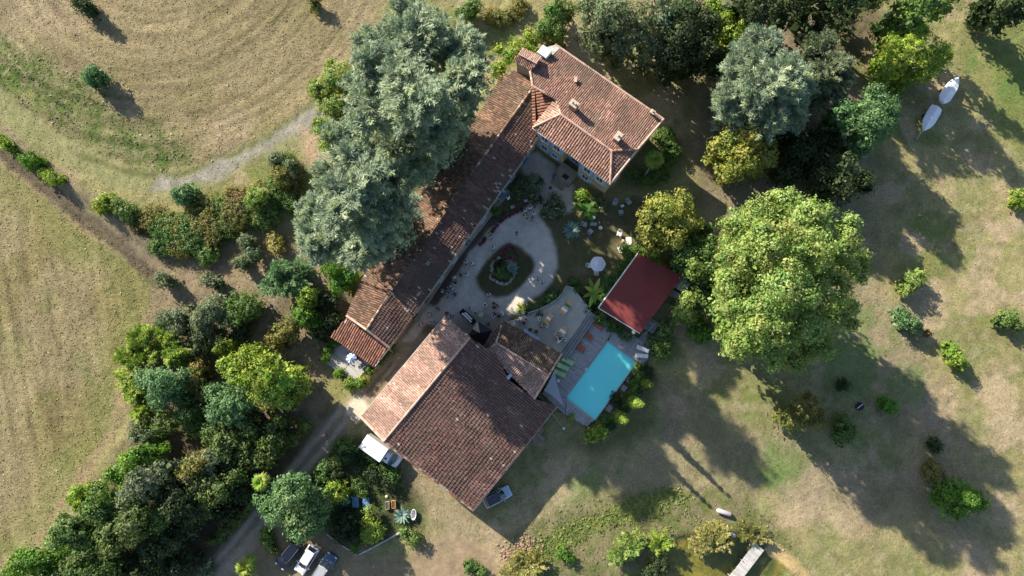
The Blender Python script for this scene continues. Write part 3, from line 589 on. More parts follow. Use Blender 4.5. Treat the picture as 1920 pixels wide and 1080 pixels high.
# ---- pool house
o6 = empty('pool_house', W(1195, 560, 0), label='open pool house under a dark red ribbed sheet metal roof', cat='pool house')
REDM = mat('red_sheet', (.27, .06, .055), .6, .3, noise=.5, nscale=.5, col2=(.19, .05, .05))
pq = [W(1122, 577, 3.5), W(1196, 475, 3.5), W(1281, 518, 2.9), W(1200, 625, 2.9)]
m = MB(); NR = 64; a, b, c, d = pq
for i in range(NR):
    for (t0, t1, z0, z1) in ((i/NR, (i+.35)/NR, 0, 0), ((i+.35)/NR, (i+.5)/NR, 0, .05), ((i+.5)/NR, (i+.85)/NR, .05, .05), ((i+.85)/NR, (i+1)/NR, .05, 0)):
        A0 = a.lerp(b, t0); A1 = a.lerp(b, t1); D0 = d.lerp(c, t0); D1 = d.lerp(c, t1); up = Vector((0, 0, 1))
        m.add([A0+up*z0, A1+up*z1, D1+up*z1, D0+up*z0], [(0, 1, 2, 3), (3, 2, 1, 0)] if False else [(3, 2, 1, 0)])
m.slab([p-Vector((0, 0, .03)) for p in pq], .1)
m.build('roof', REDM, o6, keep=True)
m = MB(); m.tube([pq[0], pq[1]], .1, 6); m.build('gutter', WHITE, o6, keep=True); m = MB(); m.tube([pq[0]-Vector((0, 0, .05)), pq[3]-Vector((0, 0, .05))], .08, 4); m.build('fascia', WHITE, o6, keep=True)
iq = inset(pq, .5)
for (s0, s1) in ((0, 1), (1, 2)):
    m = MB(); A, B = iq[s0], iq[s1]; dd_ = (B-A); rz = math.atan2(dd_.y, dd_.x); mid_ = (A+B)/2; m.box((mid_.x, mid_.y, 1.35), (math.hypot(dd_.x, dd_.y), .25, 2.9), rz); m.build('wall', PLASTER, o6, keep=True)
for t in (0, .33, .66, 1):
    A = iq[3].lerp(iq[2], t); m = MB(); m.box((A.x, A.y, 1.35), (.18, .18, 2.9), ra); m.build('post', DARKW, o6, keep=True)
# canopy of clear sheets and wing at its north-east end
o7 = empty('glazed_canopy', W(1272, 535, 0), label='small canopy of pale blue-grey plastic sheets against the red roof, over a concrete wall', cat='canopy')
cq = [W(1262, 537, 2.6), W(1276, 518, 2.6), W(1295, 532, 2.3), W(1283, 550, 2.3)]
m = MB(); m.slab(cq, .04); m.build('sheet', mat('plastic_sheet', (.40, .47, .55), .25, .5, noise=.5, nscale=2, col2=(.25, .3, .37)), o7, keep=True)
for k in range(5):
    m = MB(); m.box((0, 0, 0), (.01, .01, .01)) if False else m.tube([cq[0].lerp(cq[3], k/4)+Vector((0, 0, .03)), cq[1].lerp(cq[2], k/4)+Vector((0, 0, .03))], .035, 4); m.build('bar', DARKW, o7, keep=True)
for p in (cq[2], cq[3]):
    m = MB(); m.tube([(p.x, p.y, -.1), (p.x, p.y, 2.28)], .06, 6); m.build('post', DARKW, o7, keep=True)
m = MB(); A, B = W(1256, 545, 1.4), W(1277, 558, 1.4); dd_ = B-A; mid_ = (A+B)/2; m.bbox((mid_.x, mid_.y, .65), (dd_.length, .9, 1.5), .03, math.atan2(dd_.y, dd_.x)); m.build('counter_wall', CONC, o7, keep=True)
# ================================================================ TERRACE, DECK, POOL
TZ = 1.0; DZ = .35
tag(o := empty('paved_terrace', W(1040, 610, 0)), 'pale concrete terrace raised behind a low wall beside the pool deck', 'terrace')
tp = PW([(992, 586), (1012, 579), (1030, 570), (1044, 561), (1056, 549), (1062, 537), (1075, 541), (1092, 561), (1109, 581), (1051, 664), (940, 605), (962, 600)], TZ)
m = MB(); m.prism(tp, -.2, TZ); m.build('paving', mat('pale_concrete', (.47, .44, .365), .85, .2, noise=.6, nscale=.45, col2=(.33, .32, .285), bump=.015), o, keep=True)
def lowwall(px, z, w, h, mt, parent, name):
    P = [W(a, b, z) for a, b in px]; m = MB()
    for A, B in zip(P[:-1], P[1:]):
        d_ = B-A; c_ = (A+B)/2; m.box((c_.x, c_.y, z+h/2-.15), (d_.length+w*.5, w, h+.3), math.atan2(d_.y, d_.x))
    return m.build(name, mt, parent, keep=True)
GREYW = mat('grey_boards', (.27, .265, .27), .8, .2, noise=.5, nscale=2, col2=(.16, .16, .17))
lowwall([(991, 587), (1012, 580), (1030, 571), (1044, 562), (1055, 550), (1061, 538)], TZ, .18, .35, CONC, o, 'parapet')
lowwall([(1062, 537), (1075, 541)], TZ, .18, .35, CONC, o, 'parapet')
m = MB(); A, B = W(1107, 584, TZ), W(1050, 666, TZ); d_ = B-A; nr = Vector((-d_.y, d_.x, 0)).normalized(); nr = nr if nr.x > 0 else -nr
for (k, w, z) in ((.22, .32, TZ+.03), (.62, .36, TZ-.05), (1.02, .32, TZ-.12)):
    c_ = (A+B)/2+nr*k; m.box((c_.x, c_.y, z/2+.1), (d_.length, w, z+.1), math.atan2(d_.y, d_.x))
m.build('board_edging', GREYW, o, keep=True)
# deck
o = empty('pool_deck', W(1110, 700, 0)); tag(o, 'weathered grey board deck round the swimming pool', 'deck')
dpoly = PW([(1111, 588), (1135, 600), (1165, 618), (1188, 630), (1204, 642), (1217, 668), (1203, 688), (1193, 679), (1140, 640), (1062, 746), (1115, 787), (1100, 801), (1060, 776), (1016, 738), (1052, 668)], DZ)
DK = mat('deck_board', (1, 1, 1), .8, .25, attr=True, noise=.2, nscale=2.5)
ax = (Vector(PW([(1193, 679)])[0])-Vector(PW([(1140, 640)])[0])).normalized(); ay = Vector((-ax.y, ax.x))
O2 = Vector(PW([(1140, 640)], DZ)[0])
def boards(name, poly, along, across, parent, z, w=.14, seed=0, gap=.02, minx=-30, maxx=30, zt=.04):
    r = random.Random(seed); m = MB()
    for k in range(int(-20/w), int(20/w)):
        c = (k+.5)*w; s0 = None; t = minx
        ts = np.arange(minx, maxx, .12); X = O2.x+along.x*ts+across.x*c; Y = O2.y+along.y*ts+across.y*c
        ins_ = sdist(X, Y, poly) > 0; runs = []; st = None
        for i, q_ in enumerate(ins_):
            if q_ and st is None: st = ts[i]
            if not q_ and st is not None: runs.append((st, ts[i])); st = None
        for (a, b) in runs:
            while a < b-.05:
                e = min(b, a+r.uniform(2.2, 3.6)); g = r.uniform(.27, .40); m.cur = (g, g*.97, g*1.02)
                x0, y0 = O2.x+along.x*(a+e)/2+across.x*c, O2.y+along.y*(a+e)/2+across.y*c
                m.box((x0, y0, z-zt/2+r.uniform(-.004, .004)), (e-a-.012, w-gap, zt), math.atan2(along.y, along.x)); a = e
    return m.build(name, DK, parent, keep=True)
p1 = PW([(1111, 588), (1122, 594), (1148, 622), (1137, 637), (1062, 743), (1058, 776), (1016, 738), (1052, 668)], DZ)
boards('deck_boards', p1, ax, ay, o, DZ, seed=1)
p2 = PW([(1124, 596), (1135, 600), (1165, 618), (1188, 630), (1204, 642), (1217, 668), (1203, 688), (1194, 681), (1140, 640), (1149, 622)], DZ)
boards('deck_boards', p2, ay, ax, o, DZ, seed=2)
p3 = PW([(1062, 749), (1113, 788), (1100, 801), (1060, 778)], DZ); boards('deck_boards', p3, ay, ax, o, DZ, seed=3)
m = MB(); m.prism(dpoly, -.3, DZ-.05); m.build('deck_frame', mat('deck_frame', (.05, .045, .045)), o, keep=True)
m = MB()
for A, B in ((W(1217, 669, DZ), W(1203, 688, DZ)), (W(1210, 648, DZ), W(1222, 656, DZ))): m.tube([A+Vector((0, 0, .02)), B+Vector((0, 0, .02))], .09, 4)
m.build('edge_board', GREYW, o, keep=True)
# stepping ledge east of the pool
o = empty('pool_ledge', W(1165, 735, 0)); tag(o, 'broken grey timber ledge between the pool and the cypress bed', 'ledge')
for i, (a, b) in enumerate(((.02, .1), (.13, .17), (.2, .3), (.36, .44), (.48, .6), (.7, .8))):
    A, B = POOL[1].lerp(POOL[2], a), POOL[1].lerp(POOL[2], b); d_ = B-A; nr = Vector((-d_.y, d_.x, 0)).normalized(); nr = nr if nr.x > 0 else -nr; c_ = (A+B)/2+nr*.75
    m = MB(); m.box((c_.x, c_.y, .1), (d_.length, .8, .25), math.atan2(d_.y, d_.x)); m.build('step', GREYW, o, keep=True)
# pool
o = empty('swimming_pool', (POOL[0]+POOL[2])/2-Vector((0, 0, .3))); tag(o, 'rectangular turquoise swimming pool set in the grey deck', 'swimming pool')
LIN = mat('pool_liner', (.3, .92, .92), .5, .3, noise=.06, nscale=.6)
m = MB(); n = 4; T = [(p.x, p.y, .30) for p in POOL]; Bt = [(p.x, p.y, -1.5) for p in POOL]
m.add(T+Bt, [(4, 5, 6, 7)]+[(i, 4+i, 4+(i+1) % 4, (i+1) % 4) for i in range(4)]); 
me = m.mesh('liner'); link('liner', me, LIN, o, True)
WAT = bpy.data.materials.new('pool_water'); WAT.use_nodes = True; t = WAT.node_tree; b_ = t.nodes['Principled BSDF']
b_.inputs['Base Color'].default_value = (.20, .90, .92, 1); b_.inputs['Roughness'].default_value = .04; b_.inputs['IOR'].default_value = 1.33; b_.inputs['Transmission Weight'].default_value = .12
nn = t.nodes.new('ShaderNodeTexNoise'); nn.inputs['Scale'].default_value = 1.3; bp_ = t.nodes.new('ShaderNodeBump'); bp_.inputs['Distance'].default_value = .02
t.links.new(nn.outputs[0], bp_.inputs['Height']); t.links.new(bp_.outputs[0], b_.inputs['Normal'])
m = MB(); m.add([(p.x, p.y, .2) for p in POOL], [(3, 2, 1, 0)]); wo = m.build('water', WAT, o, keep=True)
m = MB()
for i in range(4):
    A, B = POOL[i], POOL[(i+1) % 4]; d_ = (B-A); c_ = (A+B)/2; nr = Vector((-d_.y, d_.x, 0)).normalized(); ctr = (POOL[0]+POOL[2])/2; nr = nr if nr.dot(c_-ctr) > 0 else -nr; c_ = c_+nr*.09
    m.box((c_.x, c_.y, .31), (d_.length+.3, .18, .1), math.atan2(d_.y, d_.x))
m.build('coping', mat('coping', (.36, .34, .33), .7, noise=.2), o, keep=True)
lad = MB(); A = W(1165, 661, .5)
for k in (-.25, .25):
    q_ = A+Vector((ax.x, ax.y, 0))*k; q2 = Vector((-ay.x, -ay.y, 0)); q2 = q2 if q2.y < 0 else -q2
    lad.tube([q_-q2*.25+Vector((0, 0, -.2)), q_-q2*.2+Vector((0, 0, .3)), q_+q2*.15+Vector((0, 0, .35)), q_+q2*.25+Vector((0, 0, -.8))], .03, 6)
lad.build('pool_ladder', mat('steel', (.35, .4, .42), .3, .5, metal=.8), o, keep=True)
m = MB(); q_ = W(1117, 772, .0); m.lathe((q_.x, q_.y, -1.47), [(.01, .0), (.28, .0), (.28, .03), (.01, .03)], 16); m.build('drain', mat('drain', (.02, .2, .3)), o, keep=True)
m = MB(); q_ = W(1078, 738, 0); m.box((q_.x, q_.y, -1.45), (.3, .12, .05), .3); m.build('return_jet', bpy.data.materials['drain'], o, keep=True)
m = MB(); q_ = W(1099, 692, .4); m.lathe((q_.x, q_.y, .35), [(.01, 0), (.14, 0), (.15, .08), (.01, .1)], 12); sk = m.build('skimmer_lid', WHITE, o, keep=True)
# patio at the far end
o = empty('small_patio', W(652, 685, 0)); tag(o, 'small grey paved patio at the south-west end of the long range', 'patio')
m = MB(); pp = PW([(622, 645), (612, 682), (640, 700), (660, 716), (668, 714), (698, 680), (660, 650)], .1)
m.prism(pp, -.2, .05); m.build('paving', mat('patio_stone', (.42, .41, .39), .85, noise=.5, nscale=.7, col2=(.33, .32, .31)), o, keep=True)
m = MB(); 
for a, b in (((640, 700), (672, 660)), ((626, 664), (668, 696)), ((655, 712), (640, 690))):
    A, B = W(*a, .06), W(*b, .06); m.tube([A, B], .025, 4)
m.build('joint', mat('joint_dark', (.13, .12, .11)), o, keep=True)
# ================================================================ VEGETATION
PAL = {
 'deep': [(.07, .115, .03), (.09, .13, .04), (.06, .10, .028), (.11, .15, .045)],
 'plane': [(.185, .265, .07), (.15, .225, .055), (.23, .295, .09), (.11, .185, .04), (.24, .27, .08)],
 'lime': [(.17, .23, .035), (.13, .20, .03), (.22, .27, .05), (.09, .15, .025)],
 'gold': [(.22, .235, .05), (.18, .205, .045), (.13, .165, .04), (.27, .26, .065)],
 'mid': [(.09, .15, .04), (.07, .12, .03), (.12, .18, .05), (.05, .09, .025)],
 'grey': [(.15, .19, .10), (.12, .16, .08), (.19, .22, .13), (.09, .12, .06)],
 'teal': [(.11, .20, .08), (.085, .16, .06), (.14, .235, .10), (.065, .125, .05)],
 'blue': [(.18, .225, .155), (.15, .195, .135), (.22, .26, .175), (.12, .165, .11), (.20, .24, .14)],
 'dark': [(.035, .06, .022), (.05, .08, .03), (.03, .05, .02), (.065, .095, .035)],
 'olive': [(.16, .15, .045), (.12, .13, .035), (.20, .17, .06), (.09, .11, .03)],
 'brown': [(.20, .13, .07), (.15, .11, .05), (.17, .15, .05), (.10, .09, .035)],
 'straw': [(.30, .28, .09), (.25, .24, .08), (.19, .21, .06), (.34, .31, .13)],
 'agave': [(.16, .24, .22), (.12, .20, .19), (.20, .27, .24)],
 'bright': [(.13, .22, .04), (.08, .18, .025), (.13, .26, .04), (.06, .13, .02)]}
BARK = mat('bark', (.16, .125, .09), .95, .1, noise=.4, nscale=3, bump=.03, bscale=12)
BARKP = mat('pale_bark', (.36, .33, .28), .9, .1, noise=.4, nscale=3, bump=.02, bscale=12)
for _k in PAL: PAL[_k] = [tuple(min(.6, x*({'dark': 1.0, 'straw': 1.1, 'lime': 1.45, 'bright': 1.05, 'mid': 1.4, 'plane': 1.25, 'grey': 1.1, 'olive': 1.35, 'brown': .95, 'gold': 1.3}.get(_k, 1.25))) for x in c) for c in PAL[_k]]
PAL['blue'] = [(c[0]*1.2, c[1]*1.22, c[2]*1.18) for c in PAL['blue']]
def nrm(a): return a/np.maximum(np.linalg.norm(a, axis=-1, keepdims=True), 1e-9)
def quads(c, n, s, r, asp=.62, tang=None):
    t = r.normal(size=c.shape) if tang is None else tang
    t = nrm(t-n*(t*n).sum(-1, keepdims=True)); b = np.cross(n, t)
    h = s[:, None]; fold = n*h*.22
    P = np.stack([c-t*h, c-b*h*asp-fold*.5+t*h*.1, c+t*h, c+b*h*asp-fold*.5+t*h*.1], 1)
    return P.reshape(-1, 3)
def sphere(r, n, zb=0.0):
    d = r.normal(size=(n, 3)); d[:, 2] += zb; return nrm(d)
def crown_leaves(L, r, leaf, pal, clump=.85, dens=1.0, low=.55, fill=.15, mden=.55):
    """L: list of (centre, radius, vertical factor)"""
    Cc = []; Nn = []; Rr = []; Li = []
    cs = np.array([l[0] for l in L]); rr = np.array([l[1] for l in L]); vf = np.array([l[2] for l in L])
    for i in range(len(L)):
        n = max(6, int(dens*5.5*(rr[i]/clump)**2)); d = sphere(r, n, low)
        k = r.uniform(.72, 1.04, (n, 1)); p = cs[i]+d*rr[i]*k*np.array([1, 1, vf[i]])
        keep = np.ones(n, bool)
        for j in range(len(L)):
            if j != i: keep &= (np.linalg.norm((p-cs[j])/np.array([1, 1, vf[j]]), axis=1) > rr[j]*.78)
        Li.append(np.full(keep.sum(), i)); Cc.append(p[keep]); Nn.append(d[keep]); Rr.append(np.full(keep.sum(), clump)*r.uniform(.6, 1.25, keep.sum()))
    Cc = np.concatenate(Cc); Nn = np.concatenate(Nn); Rr = np.concatenate(Rr)
    leaf = leaf*.60; m = max(10, int(2.3*(clump/leaf)**2*mden)); n = len(Cc)
    d = sphere(r, n*m, 0.25).reshape(n, m, 3); k = r.uniform(.35, 1.05, (n, m, 1))
    P = Cc[:, None]+d*k*Rr[:, None, None]*np.array([1, 1, .8]); N = nrm(d*.55+Nn[:, None]*.7+r.normal(size=(n, m, 3))*.42)
    pc = np.array(PAL[pal]); ci = r.randint(0, len(pc), n); c = pc[ci][:, None]*r.uniform(.78, 1.22, (n, m, 1))
    c = c*.8+.2*pc[r.randint(0, len(pc), (n, m))]; tint = r.uniform(.84, 1.16, (len(L), 1))*(1+np.stack([r.normal(0, .07, len(L)), np.zeros(len(L)), r.normal(0, .06, len(L))], 1)); c = c*tint[np.concatenate(Li)][:, None]
    S = leaf*r.uniform(.6, 1.3, n*m)
    P = P.reshape(-1, 3); N = N.reshape(-1, 3); c = c.reshape(-1, 3)
    # inner leaves: they keep the crown from being hollow; darker tint paints in interior shade
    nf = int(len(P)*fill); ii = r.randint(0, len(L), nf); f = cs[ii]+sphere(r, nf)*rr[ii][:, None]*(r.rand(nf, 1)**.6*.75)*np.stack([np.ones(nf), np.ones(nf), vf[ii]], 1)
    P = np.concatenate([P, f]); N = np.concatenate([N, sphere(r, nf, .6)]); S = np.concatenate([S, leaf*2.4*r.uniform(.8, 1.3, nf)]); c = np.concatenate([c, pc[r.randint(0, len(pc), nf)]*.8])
    ok = P[:, 2] > .05; return quads(P[ok], N[ok], S[ok], r), c[ok]
def needle_crown(L, axis, r, pal, nd=.55, plume=2.4, dens=1.0, wd_=.055):
    V = []; Cl = []
    cs = np.array([l[0] for l in L]); pc = np.array(PAL[pal])
    for (c, rad, vf) in L:
        pl_ = min(plume, rad*.9+.4); n = int(dens*13*(rad/pl_)**2)+8; d = sphere(r, n, .55); p = np.array(c)+d*rad*r.uniform(.35, .85, (n, 1))*np.array([1, 1, vf])
        ho = p-np.array(axis); ho[:, 2] = 0; ho = nrm(ho)
        dr = nrm(ho*.9+d*.9+r.normal(size=(n, 3))*.3+np.array([0, 0, .1])); dr[:, 2] = np.clip(dr[:, 2], -.25, .55); dr = nrm(dr)
        le = pl_*r.uniform(.6, 1.25, n); m = 54
        t = np.sort(r.rand(n, m), 1); side = np.cross(dr, np.array([0, 0, 1.0])); side = nrm(side+1e-6); up = np.cross(side, dr)
        base = p[:, None]+dr[:, None]*(t*le[:, None])[..., None]
        base[..., 2] -= (t**2*le[:, None]*.22)
        sg = np.where(r.rand(n, m) < .5, 1.0, -1.0); lat = (1.05-t)*.42*le[:, None]*r.uniform(.1, 1, (n, m))
        nb = base+side[:, None]*(sg*lat)[..., None]+up[:, None]*(r.normal(0, .12, (n, m)))[..., None]
        nd_dir = nrm(dr[:, None]*.8+side[:, None]*(sg*.75)[..., None]+up[:, None]*.25+r.normal(size=(n, m, 3))*.25)
        nor = nrm(up[:, None]+r.normal(size=(n, m, 3))*.35)
        s = nd*r.uniform(.5, 1.2, (n, m))*.5
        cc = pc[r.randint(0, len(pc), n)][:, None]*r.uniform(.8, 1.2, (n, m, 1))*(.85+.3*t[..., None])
        V.append(quads(nb.reshape(-1, 3), nor.reshape(-1, 3), s.ravel(), r, wd_/nd*2, nd_dir.reshape(-1, 3))); Cl.append(cc.reshape(-1, 3))
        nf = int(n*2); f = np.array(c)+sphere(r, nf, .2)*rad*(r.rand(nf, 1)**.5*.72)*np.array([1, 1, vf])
        V.append(quads(f, sphere(r, nf, 1.0), .42*r.uniform(.7, 1.3, nf), r)); Cl.append(pc[r.randint(0, len(pc), nf)]*.7)  # inner flakes darkened: shade within the crown put into colour
    return np.concatenate(V), np.concatenate(Cl)
NT = [0]
def limb_mesh(base, L, h, tr, r, lean=None):
    m = MB(); b = Vector(base); c = Vector(np.mean([l[0] for l in L], 0)); top = Vector((c.x, c.y, h*.72))
    fork = b.lerp(top, .38)+Vector((r.normal(0, .1), r.normal(0, .1), 0))
    m.tube([b-Vector((0, 0, .4)), b+Vector((0, 0, .15)), b.lerp(fork, .5), fork, b.lerp(top, .7), top], [tr*1.5, tr*1.1, tr*.85, tr*.72, tr*.45, tr*.18], 8)
    for (lc, lr, _) in L[:14]:
        e = Vector(lc); s = b.lerp(top, r.uniform(.32, .6)); mdl = s.lerp(e, .5)+Vector((0, 0, -.05*lr)); m.tube([s, mdl, e], [tr*.42, tr*.28, tr*.10], 6)
        for k in range(3):
            d = Vector(sphere(r, 1, .4)[0])*lr*1.0; m.tube([mdl.lerp(e, .6), e+d], [tr*.14, tr*.03], 4)
    return m
def tree(name, label, cat, lobes, h, pal, leaf=.33, clump=.85, dens=1.0, kind='leaf', tr=None, low=.5, group=None, hb=None, bark=None, flat=.95, fill=.15, base=None, plume=2.4, nd=.78, jit=0, hs=None, sk=.07):
    """lobes: (u, v, radius in px[, height fraction]) as the crown shows in the photo; h = height of the tree in metres"""
    NT[0] += 1; r = np.random.RandomState(1000+NT[0]); L = []; LM = []
    au = sum(l[0]*l[2] for l in lobes)/sum(l[2] for l in lobes); av = sum(l[1]*l[2] for l in lobes)/sum(l[2] for l in lobes)
    ext = max(math.hypot(l[0]-au, l[1]-av)+l[2] for l in lobes)
    for l in lobes:
        hc = h*(l[3] if len(l) > 3 else 1-.46*(math.hypot(l[0]-au, l[1]-av)/ext)**1.5)
        if len(lobes) > 2: hc *= 1-.20*max(0, ((l[0]-au)+(l[1]-av))/1.41/ext)
        rad = l[2]*(H-hc)/F*1.0; hc = max(hc-rad*flat, rad*.35*flat+.1)
        p = W(l[0], l[1], hc); L.append((np.array(p), rad, flat)); LM.append(L[-1])
        jn = jit if jit else (4 if rad > 1.6 else 0)
        if kind == 'needle' and rad > 2.2: jn = 8
        if jn:                                           # break big lobes up into boughs
            L[-1] = (np.array(p), rad*(.80 if kind == 'leaf' else .72), flat)
            for k in range(jn):
                d = sphere(r, 1, .45)[0]; q_ = np.array(p)+d*rad*r.uniform(.58, .78)*np.array([1, 1, flat]); L.append((q_, rad*r.uniform(.28, .46), .8))
    cx_ = np.mean([l[0] for l in L], 0); 
    if base is None: bx_, by_ = cx_[0], cx_[1]
    else: bb = W(*base, 0); bx_, by_ = bb.x, bb.y
    o = empty(name, (bx_, by_, 0), 0, label, cat, group); off = np.array([bx_, by_, 0])
    if kind == 'leaf': V, c = crown_leaves(L, r, leaf, pal, clump, dens, low, fill)
    else: V, c = needle_crown(L, (bx_, by_, 0), r, pal, nd, plume, dens)
    if h > 2.4:                                           # lower foliage down towards the ground, so that the crown has depth
        K = []
        for (cc_, rad, f) in LM:
            z = cc_[2]-rad*.8; k = .97
            while z > max(.3*rad, h*.07):
                K.append((np.array([bx_+(cc_[0]-bx_)*k+r.normal(0, .25), by_+(cc_[1]-by_)*k+r.normal(0, .25), z]), rad*.82, .9)); z -= rad*1.15; k = max(.4, k-sk)
        if K: V2, c2 = crown_leaves(K, r, max(leaf, .34)*1.5, pal, max(clump, .8)*1.25, .42, 0, .2); V = np.concatenate([V, V2]); c = np.concatenate([c, c2])
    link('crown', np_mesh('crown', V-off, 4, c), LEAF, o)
    tr = tr or max(.05, h*.022)
    L2 = [(l[0]-off, l[1], l[2]) for l in LM]
    limb_mesh((0, 0, 0), L2, h, tr, r).build('trunk', bark or BARK, o, smooth=True)
    return o
PL = [(1470, 392, 46), (1420, 400, 40), (1392, 440, 42), (1522, 405, 42, .9), (1440, 455, 58, 1.0), (1512, 470, 58, 1.0), (1575, 448, 45, .88), (1598, 500, 34, .78), (1390, 492, 42), (1468, 530, 66, 1.0), (1545, 545, 56, .9), (1388, 560, 40, .8), (1430, 595, 56, .92), (1505, 605, 52, .85), (1392, 645, 38, .7), (1440, 655, 36, .7), (1572, 590, 40, .68), (1535, 650, 38, .5), (1480, 660, 40, .5), (1368, 528, 28)]
tree('plane_tree', 'enormous pale green plane tree, the largest crown in the park right of the red roof', 'tree', PL, 28.5, 'plane', leaf=.26, clump=.85, dens=.95, tr=.75, jit=7, bark=BARKP)
tree('cedar_tree', 'giant blue-green cedar, the northern and taller of the two leaning over the long tiled range', 'tree', [(740, 62, 34, .75), (790, 75, 58), (720, 125, 52), (850, 90, 52), (775, 165, 72, 1.0), (862, 150, 52), (700, 205, 50), (805, 228, 56, .86), (740, 280, 56, .70), (880, 110, 34, .7), (772, 305, 42, .72), (858, 195, 34, .66), (745, 305, 42, .6), (760, 25, 26, .6), (680, 160, 34, .7), (700, 90, 34, .7)], 35, 'blue', kind='needle', tr=.8, dens=1.25, plume=2.8, sk=.11)
tree('cedar_tree', 'broad blue-grey cedar, the southern of the pair beside the long range, hanging over its eaves', 'tree', [(680, 330, 60, 1.0), (725, 340, 46, .85), (650, 385, 58), (715, 400, 62, .95), (600, 400, 40, .75), (610, 445, 48, .8), (675, 455, 52, .85), (738, 385, 34, .66), (640, 270, 40, .8), (620, 330, 32, .7), (705, 450, 38, .65)], 30, 'blue', kind='needle', tr=.7, dens=1.25, plume=2.6, sk=.12)
tree('cedar_tree', 'silvery blue cedar standing alone on the east lawn beyond the manor house', 'tree', [(1430, 95, 42, .85), (1395, 130, 42), (1445, 165, 60, 1.0), (1375, 185, 36, .8), (1425, 215, 46, .85), (1480, 205, 40, .8), (1490, 150, 34, .8), (1375, 215, 24, .6)], 18, 'blue', kind='needle', tr=.55, dens=1.3, plume=2.0)
tree('pine_tree', 'olive-green pine touching the right side of the silvery blue cedar', 'tree', [(1535, 95, 36), (1570, 125, 30), (1520, 140, 34, 1.0), (1550, 165, 32), (1578, 150, 22)], 13, 'grey', kind='needle', plume=1.4, nd=.4, dens=1.1)
tree('pine_tree', 'teal-green pine with a ragged star-shaped crown left of the two boats', 'tree', [(1640, 185, 30), (1660, 205, 34), (1622, 218, 40, 1.0), (1590, 215, 28), (1570, 205, 16, .6), (1632, 255, 28), (1655, 240, 24), (1622, 275, 14, .6)], 14, 'teal', leaf=.26, clump=.7)
tree('deciduous_tree', 'yellow-green tree with drooping tufts just below the silvery blue cedar', 'tree', [(1400, 250, 38, 1.0), (1365, 270, 32), (1432, 282, 34), (1392, 300, 38), (1350, 275, 24), (1375, 320, 24), (1440, 300, 24)], 12, 'gold', leaf=.28, clump=.8, low=.3, jit=1)
o = tree('walnut_tree', 'thin yellow-green tree with bare grey branches showing, up and left of the boats', 'tree', [(1700, 95, 40, 1.0), (1745, 95, 34), (1720, 65, 26), (1680, 120, 26), (1765, 110, 24), (1670, 85, 20), (1735, 125, 24)], 12, 'lime', leaf=.24, clump=.6, dens=.7, fill=.05, bark=BARKP)
tree('deciduous_tree', 'sunlit lime-green tree peeping out at the left edge of the northern cedar', 'tree', [(635, 140, 34, 1.0), (608, 165, 28), (625, 200, 30), (606, 240, 26), (612, 268, 18), (660, 160, 28), (590, 165, 14)], 9, 'plane', leaf=.24, clump=.6)
# top edge
tree('oak_tree', 'tall grey-green oak at the top edge just right of the manor house roof', 'tree', [(1150, 25, 46, 1.0), (1105, 15, 34), (1195, 45, 46), (1235, 20, 46, 1.0), (1225, 80, 36, .8), (1170, 70, 26, .7), (1130, 50, 22, .7)], 16, 'grey', leaf=.32, clump=.9, jit=1)
tree('holm_oak', 'very dark evergreen oak beside the grey-green oak at the top of the photo', 'tree', [(1275, 60, 50, 1.0), (1310, 90, 42), (1262, 105, 34), (1330, 50, 36), (1290, 15, 40), (1345, 110, 26, .6)], 15, 'dark', leaf=.3, clump=.8)
tree('laurel_tree', 'bright lime laurel squeezed between the dark evergreen oak and the silvery cedar', 'tree', [(1372, 62, 22), (1355, 35, 20), (1340, 15, 22), (1385, 85, 16), (1392, 50, 14)], 9, 'lime', leaf=.28, clump=.6)
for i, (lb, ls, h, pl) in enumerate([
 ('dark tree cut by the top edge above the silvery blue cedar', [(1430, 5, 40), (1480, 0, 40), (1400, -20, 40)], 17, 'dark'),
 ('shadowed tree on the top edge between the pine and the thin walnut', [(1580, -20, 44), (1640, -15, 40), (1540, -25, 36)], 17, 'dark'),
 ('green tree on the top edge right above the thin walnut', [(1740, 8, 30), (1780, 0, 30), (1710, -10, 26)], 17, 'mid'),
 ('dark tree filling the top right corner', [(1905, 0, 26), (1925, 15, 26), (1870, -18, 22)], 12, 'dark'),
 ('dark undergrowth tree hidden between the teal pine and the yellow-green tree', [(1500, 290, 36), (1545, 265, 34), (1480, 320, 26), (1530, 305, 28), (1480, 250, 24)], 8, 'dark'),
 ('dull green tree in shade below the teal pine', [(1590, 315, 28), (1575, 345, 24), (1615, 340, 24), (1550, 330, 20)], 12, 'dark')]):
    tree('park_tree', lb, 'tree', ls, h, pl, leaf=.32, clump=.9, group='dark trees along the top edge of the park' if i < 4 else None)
tree('lime_tree', 'golden yellow-green round tree next to the top corner of the red roof', 'tree', [(1240, 390, 36, 1.0), (1275, 385, 30), (1225, 420, 32), (1262, 430, 40, .95), (1218, 455, 22, .6), (1290, 415, 28)], 13, 'gold', leaf=.28, clump=.8, jit=2)
tree('deciduous_tree', 'dark green tree in shade between the golden tree and the enormous plane tree', 'tree', [(1305, 435, 32), (1320, 470, 32), (1285, 475, 28), (1335, 505, 26), (1300, 500, 22), (1315, 545, 28, .6), (1340, 580, 24, .5)], 10, 'mid', leaf=.3, clump=.8)
tree('small_tree', 'small pale tree at the corner of the plastic canopy', 'tree', [(1290, 560, 14, 1.0), (1287, 580, 16), (1295, 590, 12)], 7, 'plane', leaf=.24, clump=.5)
tree('shrub', 'vivid green round bush between the pale small tree and the plane tree', 'shrub', [(1310, 612, 15, 1.0), (1320, 622, 15), (1303, 625, 12), (1325, 632, 9)], 3.2, 'bright', leaf=.2, clump=.45)
